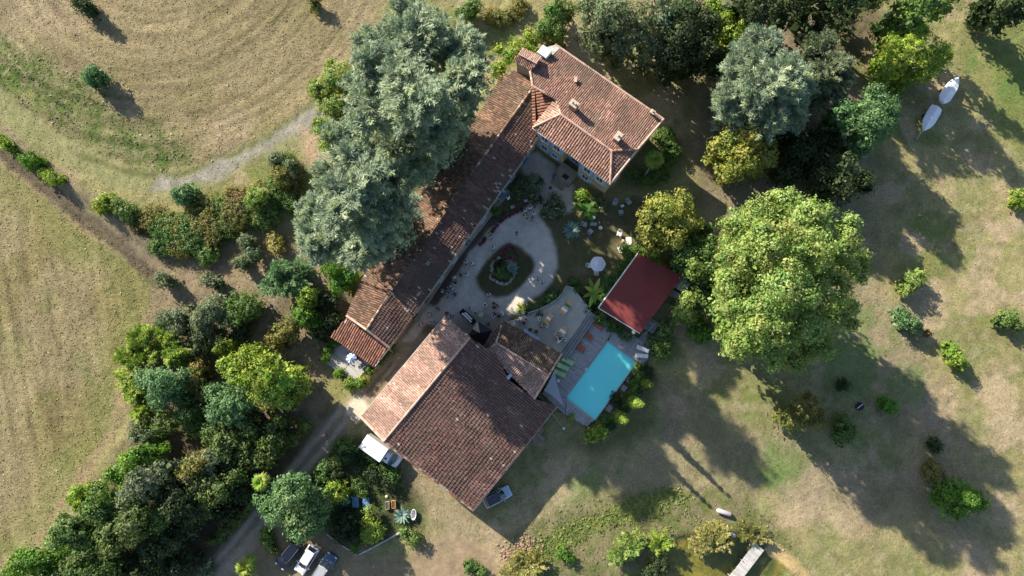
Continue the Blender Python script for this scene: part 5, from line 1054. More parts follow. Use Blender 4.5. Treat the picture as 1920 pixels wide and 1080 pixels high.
def figure(pose):
    """skeleton: joints (x right, y forward, z up) for one pose; returns meshes for body, shirt, trousers, shoes, hair"""
    sit = pose == 'sit'; P = {}
    ph = .50 if sit else .92; ln = {'stand': .04, 'walk': .08, 'bend': .35, 'sit': .06, 'reach': .12}[pose]
    P['pel'] = (0, 0, ph); P['bel'] = (0, ln*.25, ph+.17); P['che'] = (0, ln*.7, ph+.36); P['neb'] = (0, ln, ph+.52); P['nec'] = (0, ln*1.08, ph+.58); P['hea'] = (0, ln*1.18+.01, ph+.69); P['top'] = (0, ln*1.22, ph+.78)
    for s, n in ((-1, 'l'), (1, 'r')):
        sw = {'walk': .17*s, 'stand': .02*s, 'bend': .03*s, 'reach': .05*s}.get(pose, 0)
        P['hip'+n] = (.095*s, 0, ph-.04)
        if sit: P['kne'+n] = (.11*s, .42, ph-.02); P['ank'+n] = (.11*s, .40, .09); P['toe'+n] = (.12*s, .58, .04)
        else: P['kne'+n] = (.10*s, sw*.6+.03, .50); P['ank'+n] = (.10*s, sw-.02, .09); P['toe'+n] = (.12*s, sw+.16, .04)
        P['sho'+n] = (.185*s, ln*.95, ph+.49)
        if pose in ('stand',): a = [(.25*s, ln+.0, ph+.22), (.20*s, ln+.20, ph+.12)] if s < 0 else [(.25*s, ln-.02, ph+.21), (.27*s, ln+.05, ph-.03)]
        elif pose == 'walk': a = [(.25*s, ln-.10*s, ph+.22), (.24*s, ln-.16*s+.06, ph+.0)]
        elif pose == 'sit': a = [(.25*s, ln+.10, ph+.26), (.16*s, ln+.34, ph+.24)]
        else: a = [(.24*s, ln+.16, ph+.28), (.16*s, ln+.40, ph+.26)]
        P['elb'+n], P['wri'+n] = a
    V = []; Rd = []; ix = {}
    rad = dict(pel=.135, bel=.12, che=.135, neb=.075, nec=.055, hea=.098, top=.075, hip=.095, kne=.06, ank=.042, toe=.03, sho=.062, elb=.042, wri=.028)
    for k, p in P.items(): ix[k] = len(V); V.append(p); Rd.append(rad[k[:3]])
    E = [(ix[a], ix[b]) for a, b in (('pel', 'bel'), ('bel', 'che'), ('che', 'neb'), ('neb', 'nec'), ('nec', 'hea'), ('hea', 'top'))]
    for n in 'lr': E += [(ix['pel'], ix['hip'+n]), (ix['hip'+n], ix['kne'+n]), (ix['kne'+n], ix['ank'+n]), (ix['ank'+n], ix['toe'+n]), (ix['neb'], ix['sho'+n]), (ix['sho'+n], ix['elb'+n]), (ix['elb'+n], ix['wri'+n])]
    nz = len(V); V.append((0, P['hea'][1]+.115, P['hea'][2]-.005)); Rd.append(.018); E.append((ix['hea'], nz))          # nose
    for s, n in ((-1, 'l'), (1, 'r')):                                       # palm, four fingers and a thumb
        w = Vector(P['wri'+n]); d = (w-Vector(P['elb'+n])).normalized(); sd_ = d.cross(Vector((s*.3, 0, 1))).normalized(); dn = d.cross(sd_)
        pa = w+d*.085; ip = len(V); V.append(tuple(pa)); Rd.append((.034, .018)); E.append((ix['wri'+n], ip))
        for k in range(4):
            b = pa+sd_*(.03-.02*k); L_ = (.068, .078, .072, .056)[k]; j = len(V); V.append(tuple(b+d*.02)); Rd.append(.009); E.append((ip, j)); V.append(tuple(b+d*(.02+L_*.6)+dn*.008)); Rd.append(.0085); E.append((j, j+1)); V.append(tuple(b+d*(.02+L_)+dn*.026)); Rd.append(.007); E.append((j+1, j+2))
        j = len(V); V.append(tuple(w+d*.045+sd_*.045)); Rd.append(.012); E.append((ix['wri'+n], j)); V.append(tuple(w+d*.085+sd_*.07)); Rd.append(.009); E.append((j, j+1))
    body = skin_mesh('body', V, E, Rd, ix['pel'])
    def part(keys, edges, rr, nm):
        vv = [P[k] if isinstance(k, str) else k for k in keys]; return skin_mesh(nm, vv, edges, rr, 0)
    def mid(a, b, t): return tuple(Vector(P[a]).lerp(Vector(P[b]), t))
    shirt = part(['pel', 'bel', 'che', mid('che', 'neb', .85), 'shol', mid('shol', 'elbl', .75), 'shor', mid('shor', 'elbr', .75), (0, 0, ph-.06)], [(8, 0), (0, 1), (1, 2), (2, 3), (3, 4), (4, 5), (3, 6), (6, 7)], [.175, .16, .185, .13, .10, .08, .10, .08, .165], 'shirt')
    tro = part([(0, 0, ph+.01), 'hipl', 'knel', mid('knel', 'ankl', .85), 'hipr', 'kner', mid('kner', 'ankr', .85)], [(0, 1), (1, 2), (2, 3), (0, 4), (4, 5), (5, 6)], [.145, .112, .078, .062, .112, .078, .062], 'trousers')
    sh = MB()
    for n in 'lr':
        a, b = Vector(P['ank'+n]), Vector(P['toe'+n]); d = (b-a); sh.bbox(((a.x+b.x)/2, (a.y+b.y)/2+.0, .045), (.10, .28, .09), .02)
    hm = MB(); h = Vector(P['hea']); hm.lathe((h.x, h.y-.02, h.z-.07), [(.06, -.03), (.105, .02), (.118, .08), (.112, .14), (.08, .19), (.03, .212)], 14, 1, 1.08)
    ey = MB()
    for s in (-1, 1): ey.lathe((.034*s, h.y+.088, h.z+.012), [(.004, -.012), (.012, -.006), (.012, .006), (.004, .012)], 8)
    return dict(body=body, shirt=shirt, trousers=tro, shoes=sh.mesh('shoes'), hair=hm.mesh('hair', True), eyes=ey.mesh('eyes'))
FIG = {p: figure(p) for p in ('stand', 'walk', 'sit', 'bend', 'reach')}
def person(u, v, label, top='white', bottom='navy', pose='stand', face=0, z=0.0, hair='d', s=1.0, group='guests standing about the farm'):
    head = W(u, v, z+1.5*s if pose != 'sit' else z+1.1); o = empty('person', (head.x, head.y, z-(.02 if z < .3 else 0)), R(face), label, 'person', group); o.scale = (s, s, s)
    F_ = FIG[pose]
    for k, mt in (('body', SKIN), ('shirt', PAINT[top]), ('trousers', PAINT[bottom]), ('shoes', SHOE), ('hair', HAIRD if hair == 'd' else HAIRL), ('eyes', HAIRD)):
        me = F_[k]
        if not me.materials: me.materials.append(SKIN)
        c = bpy.data.objects.new(k, me); COL.objects.link(c); c.parent = o; c.material_slots[0].link = 'OBJECT'; c.material_slots[0].material = mt
    return o
PP = [  # u, v, label, shirt, trousers, pose, facing
 (1041, 327, 'person in a bright blue dress alone near the manor porch', 'blue', 'blue', 'walk', 150),
 (953, 369, 'person in white by the open blue door of the long range', 'white', 'white', 'stand', 40),
 (986, 374, 'person in light blue at the foot of the large oleander', 'light blue', 'navy', 'stand', 200),
 (994, 388, 'person in white at the back of the group at the head of the gravel path', 'white', 'light blue', 'stand', 190),
 (985, 393, 'person in black and white on the left of the group on the gravel path', 'white', 'black', 'stand', 240),
 (1001, 398, 'person in white and blue on the right of the group on the gravel path', 'white', 'light blue', 'walk', 150),
 (999, 408, 'person in a grey top just below the group on the gravel path', 'grey', 'white', 'stand', 100),
 (988, 404, 'person in beige bending forward among the group on the gravel path', 'beige', 'black', 'bend', 90),
 (969, 435, 'person in pale green-grey alone in the middle of the upper gravel', 'grey', 'beige', 'stand', 170),
 (920, 442, 'person in light blue beside one in yellow at the flower border', 'light blue', 'blue', 'stand', 230),
 (916, 438, 'person in yellow at the flower border', 'yellow', 'grey', 'stand', 20),
 (924, 462, 'person in white alone between the flower border and the island', 'white', 'white', 'walk', 180),
 (873, 490, 'person in white, top one of the three near the wall of the long range', 'white', 'light blue', 'stand', 190),
 (874, 498, 'person in pale blue, lowest of the three near the wall of the long range', 'light blue', 'grey', 'stand', 10),
 (886, 493, 'person in white, right one of the three near the wall of the long range', 'white', 'navy', 'reach', 100),
 (875, 514, 'person in white alone below the group of three', 'white', 'navy', 'stand', 60),
 (863, 515, 'person in grey-brown standing in the shade left of the lone white shirt', 'brown', 'grey', 'stand', 90),
 (851, 519, 'person in white just above one all in black', 'white', 'black', 'stand', 200),
 (852, 528, 'person all in black in the shade of the long range', 'black', 'black', 'stand', 20),
 (841, 537, 'person in light blue at the top of the largest cluster', 'light blue', 'navy', 'stand', 200),
 (847, 540, 'person in pale blue at the right of the largest cluster', 'light blue', 'grey', 'stand', 120),
 (828, 545, 'person in white at the far left of the largest cluster', 'white', 'navy', 'stand', 280),
 (835, 547, 'person in grey in the middle of the largest cluster', 'grey', 'navy', 'stand', 300),
 (842, 550, 'person in light blue at the centre of the largest cluster', 'light blue', 'navy', 'stand', 20),
 (852, 551, 'person in dark green at the right edge of the largest cluster', 'green', 'black', 'stand', 90),
 (840, 559, 'person in light blue at the bottom of the largest cluster', 'light blue', 'navy', 'stand', 0),
 (819, 578, 'person in pale grey above the barn corner', 'grey', 'beige', 'stand', 270),
 (804, 587, 'person in white and black nearest the long range wall by the barn corner', 'white', 'black', 'stand', 270),
 (837, 586, 'person in dark red at the very tip of the barn roof', 'red', 'navy', 'stand', 180),
 (845, 591, 'person in pale blue just right of the barn roof tip', 'light blue', 'navy', 'stand', 230),
 (804, 602, 'person in lilac-white on the lane left of the barn roof edge', 'white', 'grey', 'reach', 250),
 (815, 603, 'person in light grey-blue against the barn roof edge', 'light blue', 'grey', 'stand', 200),
 (787, 607, 'person in white at the bottom left of everyone on the lane', 'white', 'blue', 'walk', 160),
 (916, 551, 'person in white on the lower grass edge of the island', 'white', 'grey', 'stand', 190),
 (907, 571, 'person in white, left one of a close pair below the island', 'white', 'navy', 'reach', 270),
 (911, 572, 'person in pale white, right one of a close pair below the island', 'white', 'white', 'stand', 100),
 (880, 576, 'child in light blue alone above the tray table', 'light blue', 'grey', 'stand', 180),
 (889, 585, 'person in light blue serving between tray table and round table', 'light blue', 'white', 'reach', 220),
 (926, 567, 'person in brown near the grass, right of the close pair', 'brown', 'black', 'stand', 180),
 (932, 571, 'person in cream right of the one in brown', 'beige', 'beige', 'stand', 200),
 (926, 576, 'person in black just below the one in brown', 'black', 'grey', 'stand', 10),
 (927, 586, 'person in pale grey, top one of the ring of four', 'grey', 'white', 'stand', 180),
 (925, 593, 'person in white, bottom left one of the ring of four', 'white', 'light blue', 'stand', 330),
 (935, 592, 'person in dark brown, bottom right one of the ring of four', 'brown', 'red', 'stand', 30),
 (942, 588, 'person in white and pale blue, right one of the ring of four', 'white', 'light blue', 'stand', 90),
 (914, 606, 'person in black behind the dark tent', 'black', 'black', 'stand', 160),
 (1007, 519, 'person in white, upper left one of a pair strolling on the right gravel', 'white', 'navy', 'walk', 230),
 (1016, 526, 'person in white, lower right one of a pair strolling on the right gravel', 'white', 'black', 'walk', 210)]
for (u, v, lb, a, b, ps, fc) in PP: person(u, v, lb, a, b, ps, fc, s=.72 if lb.startswith('child') else (1.02+.1*((u*7+v*3) % 10)/10), hair='l' if (u+v) % 5 == 0 else 'd')
for (u, v, lb, a, b, ps, fc) in [
 (977, 588, 'person in blue and white on the sunny corner of the terrace', 'light blue', 'navy', 'stand', 60),
 (987, 588, 'person in dark navy at the sunny corner of the terrace', 'navy', 'navy', 'stand', 120),
 (985, 599, 'person in pink walking on to the terrace', 'pink', 'white', 'walk', -90),
 (974, 600, 'person in white and navy beside the terrace corner bush', 'white', 'navy', 'stand', 170),
 (982, 605, 'person in dark blue below the one in pink', 'navy', 'black', 'stand', 200),
 (994, 617, 'person in black, left one of two behind the blue table', 'black', 'black', 'stand', 210),
 (1005, 621, 'person in black, right one of two behind the blue table', 'black', 'black', 'stand', 200),
 (1011, 598, 'person in white and dark red left of the middle orange table', 'white', 'red', 'stand', 260),
 (1014, 611, 'person in beige and black below the green cloth', 'beige', 'black', 'bend', 300),
 (1026, 611, 'person in white at the green-clothed end of the middle table', 'white', 'white', 'stand', 60),
 (1044, 624, 'person in blue check at the left side of the lowest orange table', 'light blue', 'white', 'reach', 270),
 (1042, 628, 'person in white and black at the left side of the lowest orange table', 'white', 'black', 'stand', 280),
 (1050, 635, 'person in dark top at the end of the lowest orange table', 'navy', 'black', 'stand', 0),
 (1047, 641, 'person in a big white shirt below the lowest orange table', 'white', 'white', 'bend', 330),
 (1056, 632, 'person in white with dark spots right of the lowest orange table', 'white', 'black', 'stand', 80),
 (1061, 637, 'person in white nearest the board edging of the terrace', 'white', 'black', 'stand', 70)]:
    person(u, v, lb, a, b, ps, fc, z=TZ, group='guests on the paved terrace')
# ---- tables on the terrace
TA = R(50.8)
def xf(p, rz): return Matrix.Translation(p) @ Matrix.Rotation(rz, 4, 'Z')
def table(name, label, u, v, z, L_, w, h, rz, mt, group=None, legs=4, cat='table'):
    p = W(u, v, z+h); o = empty(name, (p.x, p.y, z), rz, label, cat, group)
    m = MB(); m.bbox((0, 0, h-.02), (L_, w, .045), .01); m.build('tabletop', mt, o)
    for sx in (-1, 1):
        for sy in (-1, 1): m = MB(); m.tube([(sx*(L_/2-.15), sy*(w/2-.1), 0), (sx*(L_/2-.1), sy*(w/2-.08), h-.04)], .025, 6); m.build('leg', STEEL, o)
    return o
def cloth(name, label, o, t, w, d, col, h):
    c = Vector((math.cos(o.rotation_euler.z), math.sin(o.rotation_euler.z), 0))*t; m = MB()
    m.bbox((0, 0, h+.008), (w, d, .012), .003)
    for s in (-1, 1): m.box((0, s*(d/2+.006), h-.09), (w, .012, .2))
    e = m.build(name, PAINT[col]); e.location = o.location+c; e.rotation_euler = o.rotation_euler; return tag(e, label, 'cloth')
t1 = table('banquet_table', 'upper right orange wooden table on the terrace, with green and white runners', 1061, 577, TZ, 2.1, .85, .75, TA, WOODO, 'orange tables on the terrace')
t2 = table('banquet_table', 'middle orange wooden table on the terrace, its lower end under green cloth', 1026, 600, TZ, 2.1, .85, .75, TA, WOODO, 'orange tables on the terrace')
t3 = table('banquet_table', 'lowest orange wooden table on the terrace, surrounded by guests', 1052, 625, TZ, 2.1, .85, .75, TA, WOODO, 'orange tables on the terrace')
cloth('table_runner', 'green runner across the upper right orange table', t1, .40, .42, .87, 'green', .75); cloth('table_runner', 'white runner across the upper right orange table', t1, -.35, .42, .87, 'white', .75)
cloth('table_runner', 'green cloth over the lower end of the middle orange table', t2, -.78, .52, .88, 'green', .75); cloth('table_runner', 'white cloth on the middle orange table', t2, .30, .35, .6, 'white', .75)
cloth('table_runner', 'white runner across the upper half of the lowest orange table', t3, .35, .42, .88, 'white', .75); cloth('table_runner', 'small white cloth at the crowded end of the lowest orange table', t3, -.72, .3, .5, 'white', .75)
bt = table('buffet_table', 'narrow pale blue serving table against the mossy outbuilding eaves', 996, 629, TZ, 2.5, .6, .85, R(-32), PAINT['light blue']); cloth('tablecloth', 'pale blue cloth with a white edge over the narrow serving table', bt, 0, 2.3, .62, 'light blue', .85)
m = MB(); A, B = W(982, 611, TZ+.1), W(991, 620, TZ+1.0); m.tube([A, B], .05, 6); tag(m.build('leaning_pole', WOODG), 'grey wooden pole leaning by the left end of the blue serving table', 'pole')
# ---- tray table, tent and round table below the island
bt = table('buffet_table', 'black-clothed long table laid with white trays beside the dark tent', 877, 594, 0, 2.7, .8, .8, R(-43), PAINT['black']); cloth('tablecloth', 'black cloth covering the tray table', bt, 0, 2.65, .82, 'black', .8)
cs, sn = math.cos(R(-43)), math.sin(R(-43)); r = random.Random(3)
for i in range(8):
    for j in range(2):
        if (i, j) in ((0, 1), (7, 1)): continue
        a, b = -.85+i*.24, -.18+j*.33; m = MB(); m.bbox((0, 0, 0), (.20, .26 if j else .24, .05+.03*(i % 2)), .01); 
        e = m.build('tray', PAINT['white']); e.location = bt.location+Vector((a*cs-b*sn, a*sn+b*cs, .85)); e.rotation_euler = (0, 0, R(-43)+r.uniform(-.08, .08)); tag(e, 'small white tray, '+'first second third fourth fifth sixth seventh eighth'.split()[i]+' in the '+('upper' if j else 'lower')+' row of the black-clothed table', 'tray', 'white trays on the black-clothed table')
tn = [W(895.6, 602, 2.1), W(923, 620, 2.1), W(906, 648, 2.1), W(878, 629, 2.1)]; c_ = sum(tn, Vector())/4; o = empty('tent', (c_.x, c_.y, 0), 0, 'black pop-up tent with one pale patch squeezed between the two barn roofs', 'tent')
ap = Vector((c_.x, c_.y, 3.1)); TENT = mat('tent_black', (.02, .02, .03), .5, .4)
m = MB()
for i in range(4):
    a, b = tn[i], tn[(i+1) % 4]; m.add([a, b, ap], [(0, 1, 2)]); m.add([a, b, b-Vector((0, 0, .25)), a-Vector((0, 0, .25))], [(0, 1, 2, 3)])
m.build('canopy', TENT, o, keep=True)
m = MB(); up = Vector((0, 0, .012)); m.add([tn[0]+up, ap+up, tn[0].lerp(tn[3], .42)+up], [(0, 1, 2)]); m.add([tn[0].lerp(tn[3], .42)+up, ap+up, tn[0].lerp(tn[3], .55)+up], [(0, 1, 2)]); m.build('pale_patch', PAINT['beige'], o, keep=True)  # pale triangle over part of one canopy side
for p in tn: m = MB(); m.tube([(p.x, p.y, -.1), tuple(p)], .03, 6); m.build('pole', STEEL, o, keep=True)
def round_table(label, u, v, z, rad, h, mt, name='round_table'):
    p = W(u, v, z+h); o = empty(name, (p.x, p.y, z), 0, label, 'table'); m = MB(); m.lathe((0, 0, h-.04), [(rad-.02, 0), (rad, .015), (rad, .03), (rad-.01, .04)], 24); m.build('tabletop', mt, o)
    m = MB(); m.lathe((0, 0, 0), [(rad*.6, 0), (rad*.55, .03), (.05, .06), (.04, h-.04)], 12); m.build('pedestal', STEEL, o); return o
round_table('small round cream table on the dusty ground above the dark tent', 902, 589, 0, .42, .8, PAINT['beige'])
round_table('small round white table at the lawn chairs, right of the grey bench', 1126, 427, 0, .28, .6, WHITE)
# ---- lawn chairs
def chair(label, u, v, rz, mt, group, w=.62, name='lawn_chair'):
    p = W(u, v, .4); o = empty(name, (p.x, p.y, -.03), rz, label, 'chair', group)
    m = MB(); m.bbox((0, .05, .40), (w, .60, .05), .02); m.build('seat', mt, o)
    m = MB(); n = 6
    for k in range(n):                                       # rounded slatted back
        a0 = -1+2*k/n; a1 = -1+2*(k+.86)/n
        P = [(a*w/2, -.26-.10*(1-a*a), .40) for a in (a0, a1)]+[(a*w/2*1.06, -.46-.12*(1-a*a), .88-.10*a*a) for a in (a1, a0)]
        m.add(P+[(x, y-.025, z) for x, y, z in P], [(0, 1, 2, 3), (7, 6, 5, 4), (0, 4, 5, 1), (1, 5, 6, 2), (2, 6, 7, 3), (3, 7, 4, 0)])
    m.build('backrest', mt, o)
    for s in (-1, 1):
        m = MB(); m.bbox((s*w/2, -.02, .62), (.07, .56, .03), .008); m.box((s*w/2, .2, .5), (.05, .05, .22)); m.build('armrest', mt, o)
        for t in (-.22, .30): m = MB(); m.tube([(s*(w/2-.04), t, .4), (s*(w/2), t*1.1, 0)], [.028, .02], 6); m.build('leg', mt, o)
    return o
BG = mat('blue_grey_plastic', (.34, .38, .45), .5, .4); WP = mat('white_plastic', (.75, .75, .72), .4, .4)
for lb, u, v, rz, mt in [('blue-grey chair nearest the manor corner, left of the small box table', 1153, 380, 160, BG), ('blue-grey chair farthest right near the manor corner', 1179, 379, 215, BG), ('blue-grey chair below the small box table', 1164, 398, 10, BG),
  ('blue-grey chair beside the banana plant above the grey bench', 1112, 407, 175, BG), ('blue-grey chair between the agave and the grey bench', 1096, 421, 250, BG), ('blue-grey chair below the grey bench', 1107, 434, 320, BG),
  ('white chair in the sun, upper one near the golden tree', 1161, 438, 165, WP), ('white chair in the sun, lower one near the red roof', 1163, 467, 20, WP)]:
    chair(lb, u, v, R(rz), mt, 'chairs on the lawn')
chair('white chair poking out at the left of the white parasol', 1105, 498, R(260), WP, 'chairs under the white parasol'); chair('white chair poking out below the white parasol', 1118, 510, R(5), WP, 'chairs under the white parasol')
table('box_table', 'small whitish box table between the blue-grey chairs near the manor', 1167, 386, 0, .5, .34, .4, R(14), WP); table('box_table', 'small pinkish table between the white chairs', 1168, 452, 0, .5, .36, .4, R(85), mat('pinkish', (.66, .47, .38), .6))
table('low_bench_table', 'grey-green low table between the blue-grey chairs', 1113, 420, 0, 1.0, .5, .42, R(-4), mat('grey_green', (.30, .36, .36), .5)); table('garden_table', 'large white square table in the sun by the golden tree', 1179, 452, 0, 1.15, .8, .7, R(92), WP)
person(1106, 443, 'child in blue sitting on the lawn below the grey-blue chairs', 'blue', 'navy', 'sit', 180, z=-.25, s=.7, group='guests standing about the farm')
# ---- parasols
def parasol(label, u, v, h, rad, n, mats, z=0, tilt=0, name='parasol'):
    p = W(u, v, z+h); o = empty(name, (p.x, p.y, z), R(tilt), label, 'parasol')
    groups_ = [MB() for _ in mats]
    for k in range(n):
        a0, a1 = math.tau*k/n, math.tau*(k+1)/n; g = groups_[k % len(mats)]; am = (a0+a1)/2; ri = rad*.93
        g.add([(0, 0, h+.45), (rad*math.cos(a0), rad*math.sin(a0), h), (ri*math.cos(am), ri*math.sin(am), h+.02), (rad*math.cos(a1), rad*math.sin(a1), h)], [(0, 1, 2), (0, 2, 3)])
    for g, mt in zip(groups_, mats): g.build('canopy', mt, o)
    for k in range(n): a0 = math.tau*k/n; m = MB(); m.tube([(0, 0, h+.42), (rad*math.cos(a0)*.99, rad*math.sin(a0)*.99, h-.01)], .012, 4); m.build('rib', STEEL, o)
    m = MB(); m.tube([(0, 0, .05), (0, 0, h+.5)], .025, 8); m.build('pole', STEEL, o); m = MB(); m.lathe((0, 0, 0), [(.28, 0), (.28, .06), (.05, .1)], 14); m.build('base', CONC, o)
    return o
parasol('white six-sided parasol on the lawn left of the red roof', 1121, 495, 2.2, 1.15, 6, [mat('parasol_cloth', (.66, .66, .74), .7)]); round_table('white round table in the shade under the white parasol', 1119, 500, 0, .45, .7, WP)
parasol('blue and white striped parasol on the small patio', 659, 672, 2.1, .75, 16, [PAINT['white'], PAINT['blue']], z=.05)
table('patio_table', 'grey square table right of the striped parasol on the small patio', 672, 680, .05, .75, .75, .7, R(-40), mat('grey_top', (.3, .3, .31), .6)); chair('grey chair tucked left of the striped parasol', 650, 665, R(120), mat('grey_plastic', (.28, .28, .29), .6), 'patio chairs'); chair('grey chair below the patio table', 680, 686, R(-60), mat('grey_plastic2', (.28, .28, .29), .6), 'patio chairs')
m = MB(); p = W(668, 667, .4); m.bbox((0, 0, .35), (.8, .7, .7), .03, R(-40)); e = m.build('barbecue', RUBBER); e.location = (p.x, p.y, .05); tag(e, 'square black barbecue against the red-tiled lean-to on the patio', 'barbecue')
# ---- loungers
def lounger(label, u, v, rz, mt, group, L_=2.0, w=.68, z=DZ, raise_=.35, sec=3):
    p = W(u, v, z+.3); o = empty('sun_lounger', (p.x, p.y, z), rz, label, 'sun lounger', group)
    m = MB(); 
    for s in (-1, 1): m.tube([(-L_/2, s*(w/2-.03), .26), (L_/2, s*(w/2-.03), .26)], .022, 6)
    m.build('frame', WHITE if mt in (WP,) else STEEL, o)
    m = MB(); k = L_*.64
    for i in range(2): a = -L_/2+L_*.36+i*k/2; m.bbox((a+k/4, 0, .31), (k/2-.03, w, .055), .015)
    m.build('mattress', mt, o)
    m = MB(); q_ = Matrix.Translation((-L_/2+L_*.36, 0, .31)) @ Matrix.Rotation(raise_, 4, 'Y'); m.bbox((-L_*.18, 0, 0), (L_*.35, w, .055), .015, m=q_); m.build('backrest', mt, o)
    for sx in (-.8, .8):
        for sy in (-1, 1): m = MB(); m.tube([(sx*L_/2, sy*(w/2-.04), 0), (sx*L_/2, sy*(w/2-.04), .26)], .022, 6); m.build('leg', STEEL, o)
RUST = mat('rust_cushion', (.33, .115, .075), .8, .1, noise=.2, nscale=5); GRN = mat('green_mesh', (.34, .58, .25), .7, .2)
for lb, u, v, a in [('rust-red lounger nearest the pool house', 1120, 608, -45), ('rust-red lounger in the middle of its row', 1101, 628, -44), ('rust-red lounger at the bottom of its row', 1086, 649, -44)]: lounger(lb, u, v, R(a), RUST, 'rust-red loungers along the terrace edge', w=.75)
for lb, u, v, a in [('green lounger at the top of the row by the outbuilding', 1064.5, 677, -28), ('green lounger in the middle of the row by the outbuilding', 1055.5, 688, -25), ('green lounger partly under the grey shade sail', 1049, 700, -22)]: lounger(lb, u, v, R(a), GRN, 'green loungers on the deck', L_=1.85, w=.62)
for lb, u, v, a in [('white lounger set askew at the right end of the deck, upper one', 1205, 654.5, -22), ('white lounger at the right end of the deck, lower one', 1203, 667, -5)]: lounger(lb, u, v, R(a), WP, 'white loungers at the right end of the deck', L_=1.85, w=.58, raise_=.12)
# ---- shade sail, stool, towels, lamp, pole
A, B, C_ = W(1039, 694, 3.4), W(1020, 732, 3.6), W(1057, 762, 2.3); m = MB(); n = 8; G = {}
o = empty('shade_sail', W(1040, 735, DZ), 0, 'grey triangular shade sail between the outbuilding gable and the pool', 'shade sail')
P = []; fs = []
for i in range(n+1):
    for j in range(n+1-i):
        a, b = i/n, j/n; c = 1-a-b; q_ = A*a+B*b+C_*c; q_ = q_-Vector((0, 0, 1.3*(a*b+b*c+c*a)*.45)); ce = (A+B+C_)/3; e = 4*max(a*b*(1-c)*(c < .01), b*c*(a < .01), c*a*(b < .01)); q_ = q_.lerp(ce, .12*min(1, e)*1.0); G[i, j] = len(P); P.append(q_)
for i in range(n):
    for j in range(n-i):
        fs.append((G[i, j], G[i+1, j], G[i, j+1]))
        if j < n-i-1: fs.append((G[i+1, j], G[i+1, j+1], G[i, j+1]))
m.add(P, fs); m.build('sail', mat('sail_cloth', (.30, .32, .37), .8, .1), o, smooth=True, keep=True)
m = MB(); m.tube([(C_.x, C_.y, 0), tuple(C_+Vector((0, 0, .1)))], .05, 8); m.build('post', STEEL, o, keep=True)
m = MB(); p = W(1047, 714, DZ+.4); m.lathe((0, 0, 0), [(.14, 0), (.12, .2), (.2, .38), (.22, .4), (.2, .44)], 14); e = m.build('stool', WP); e.location = (p.x, p.y, DZ); tag(e, 'small white stool beside the shade sail', 'stool')
for lb, u, v, z, c, a in [('turquoise towel thrown over the board edging of the terrace', 1083, 623, TZ+.12, 'teal', 51), ('pink towel on the deck at the head of the pool', 1163, 651, DZ, 'pink', -20)]:
    m = MB(); n = 6; P = [((i/n-.5)*.8, (j/n-.5)*.4, .02+.03*math.sin(i*2.1+j)*math.cos(j*1.7)+.02) for i in range(n+1) for j in range(n+1)]
    m.add(P, [(i*(n+1)+j, (i+1)*(n+1)+j, (i+1)*(n+1)+j+1, i*(n+1)+j+1) for i in range(n) for j in range(n)]); e = m.build('towel', PAINT[c], smooth=True); p = W(u, v, z); e.location = (p.x, p.y, z); e.rotation_euler = (0, 0, R(a)); tag(e, lb, 'towel')
p = W(1188, 623, 3.2); o = empty('globe_lamp', (p.x, p.y, DZ), 0, 'white globe lamp on a pole at the lower corner of the red roof', 'lamp'); m = MB(); m.tube([(0, 0, 0), (0, 0, 2.6)], .04, 8); m.build('pole', STEEL, o); m = MB(); m.lathe((0, 0, 2.85), [(.06, -.26), (.2, -.19), (.27, 0), (.2, .19), (.06, .27)], 18); m.build('globe', WP, o, smooth=True)
A, B = W(1036, 776, 3.6), W(1057, 803, 0); o = empty('guy_pole', (B.x, B.y, 0), 0, 'thin grey pole slanting from the barn corner to a white foot on the grass', 'pole'); m = MB(); m.tube([A, B], .045, 6); m.build('pole', STEEL, o, keep=True); m = MB(); m.lathe((B.x, B.y, -.05), [(.22, 0), (.2, .15), (.08, .3)], 12); m.build('foot', WP, o, keep=True)
# ---- grey steps by the pool house
o = empty('wooden_steps', W(1212, 620, 0), 0, 'weathered grey steps and landing with a rail at the corner of the red roof', 'steps'); d_ = (W(1230, 605)-W(1205, 640)); d_.z = 0; d_.normalize(); q2 = Vector((d_.y, -d_.x, 0)); rz = math.atan2(d_.y, d_.x)
for k in range(5): p = W(1196+2.6*k*.9, 633-3.2*k*.9, .3)+q2*.0; m = MB(); m.box((p.x+q2.x*.9, p.y+q2.y*.9, .35+.12*k), (.27, 1.5, .06), rz); m.build('step', GREYW, o, keep=True)
p = W(1218, 608, 1.0)+q2*.3; m = MB(); m.bbox((p.x, p.y, .85), (1.8, 1.7, .12), .02, rz); m.build('landing', GREYW, o, keep=True)
for a, b in (((1208, 628), (1225, 610)), ((1225, 610), (1212, 598)), ((1228, 606), (1216, 620))): A, B = W(*a, 1.9), W(*b, 1.9); m = MB(); m.tube([A, B], .05, 4); m.tube([A, (A.x, A.y, 0)], .04, 4); m.tube([B, (B.x, B.y, 0)], .04, 4); m.build('handrail', WOODG, o, keep=True)
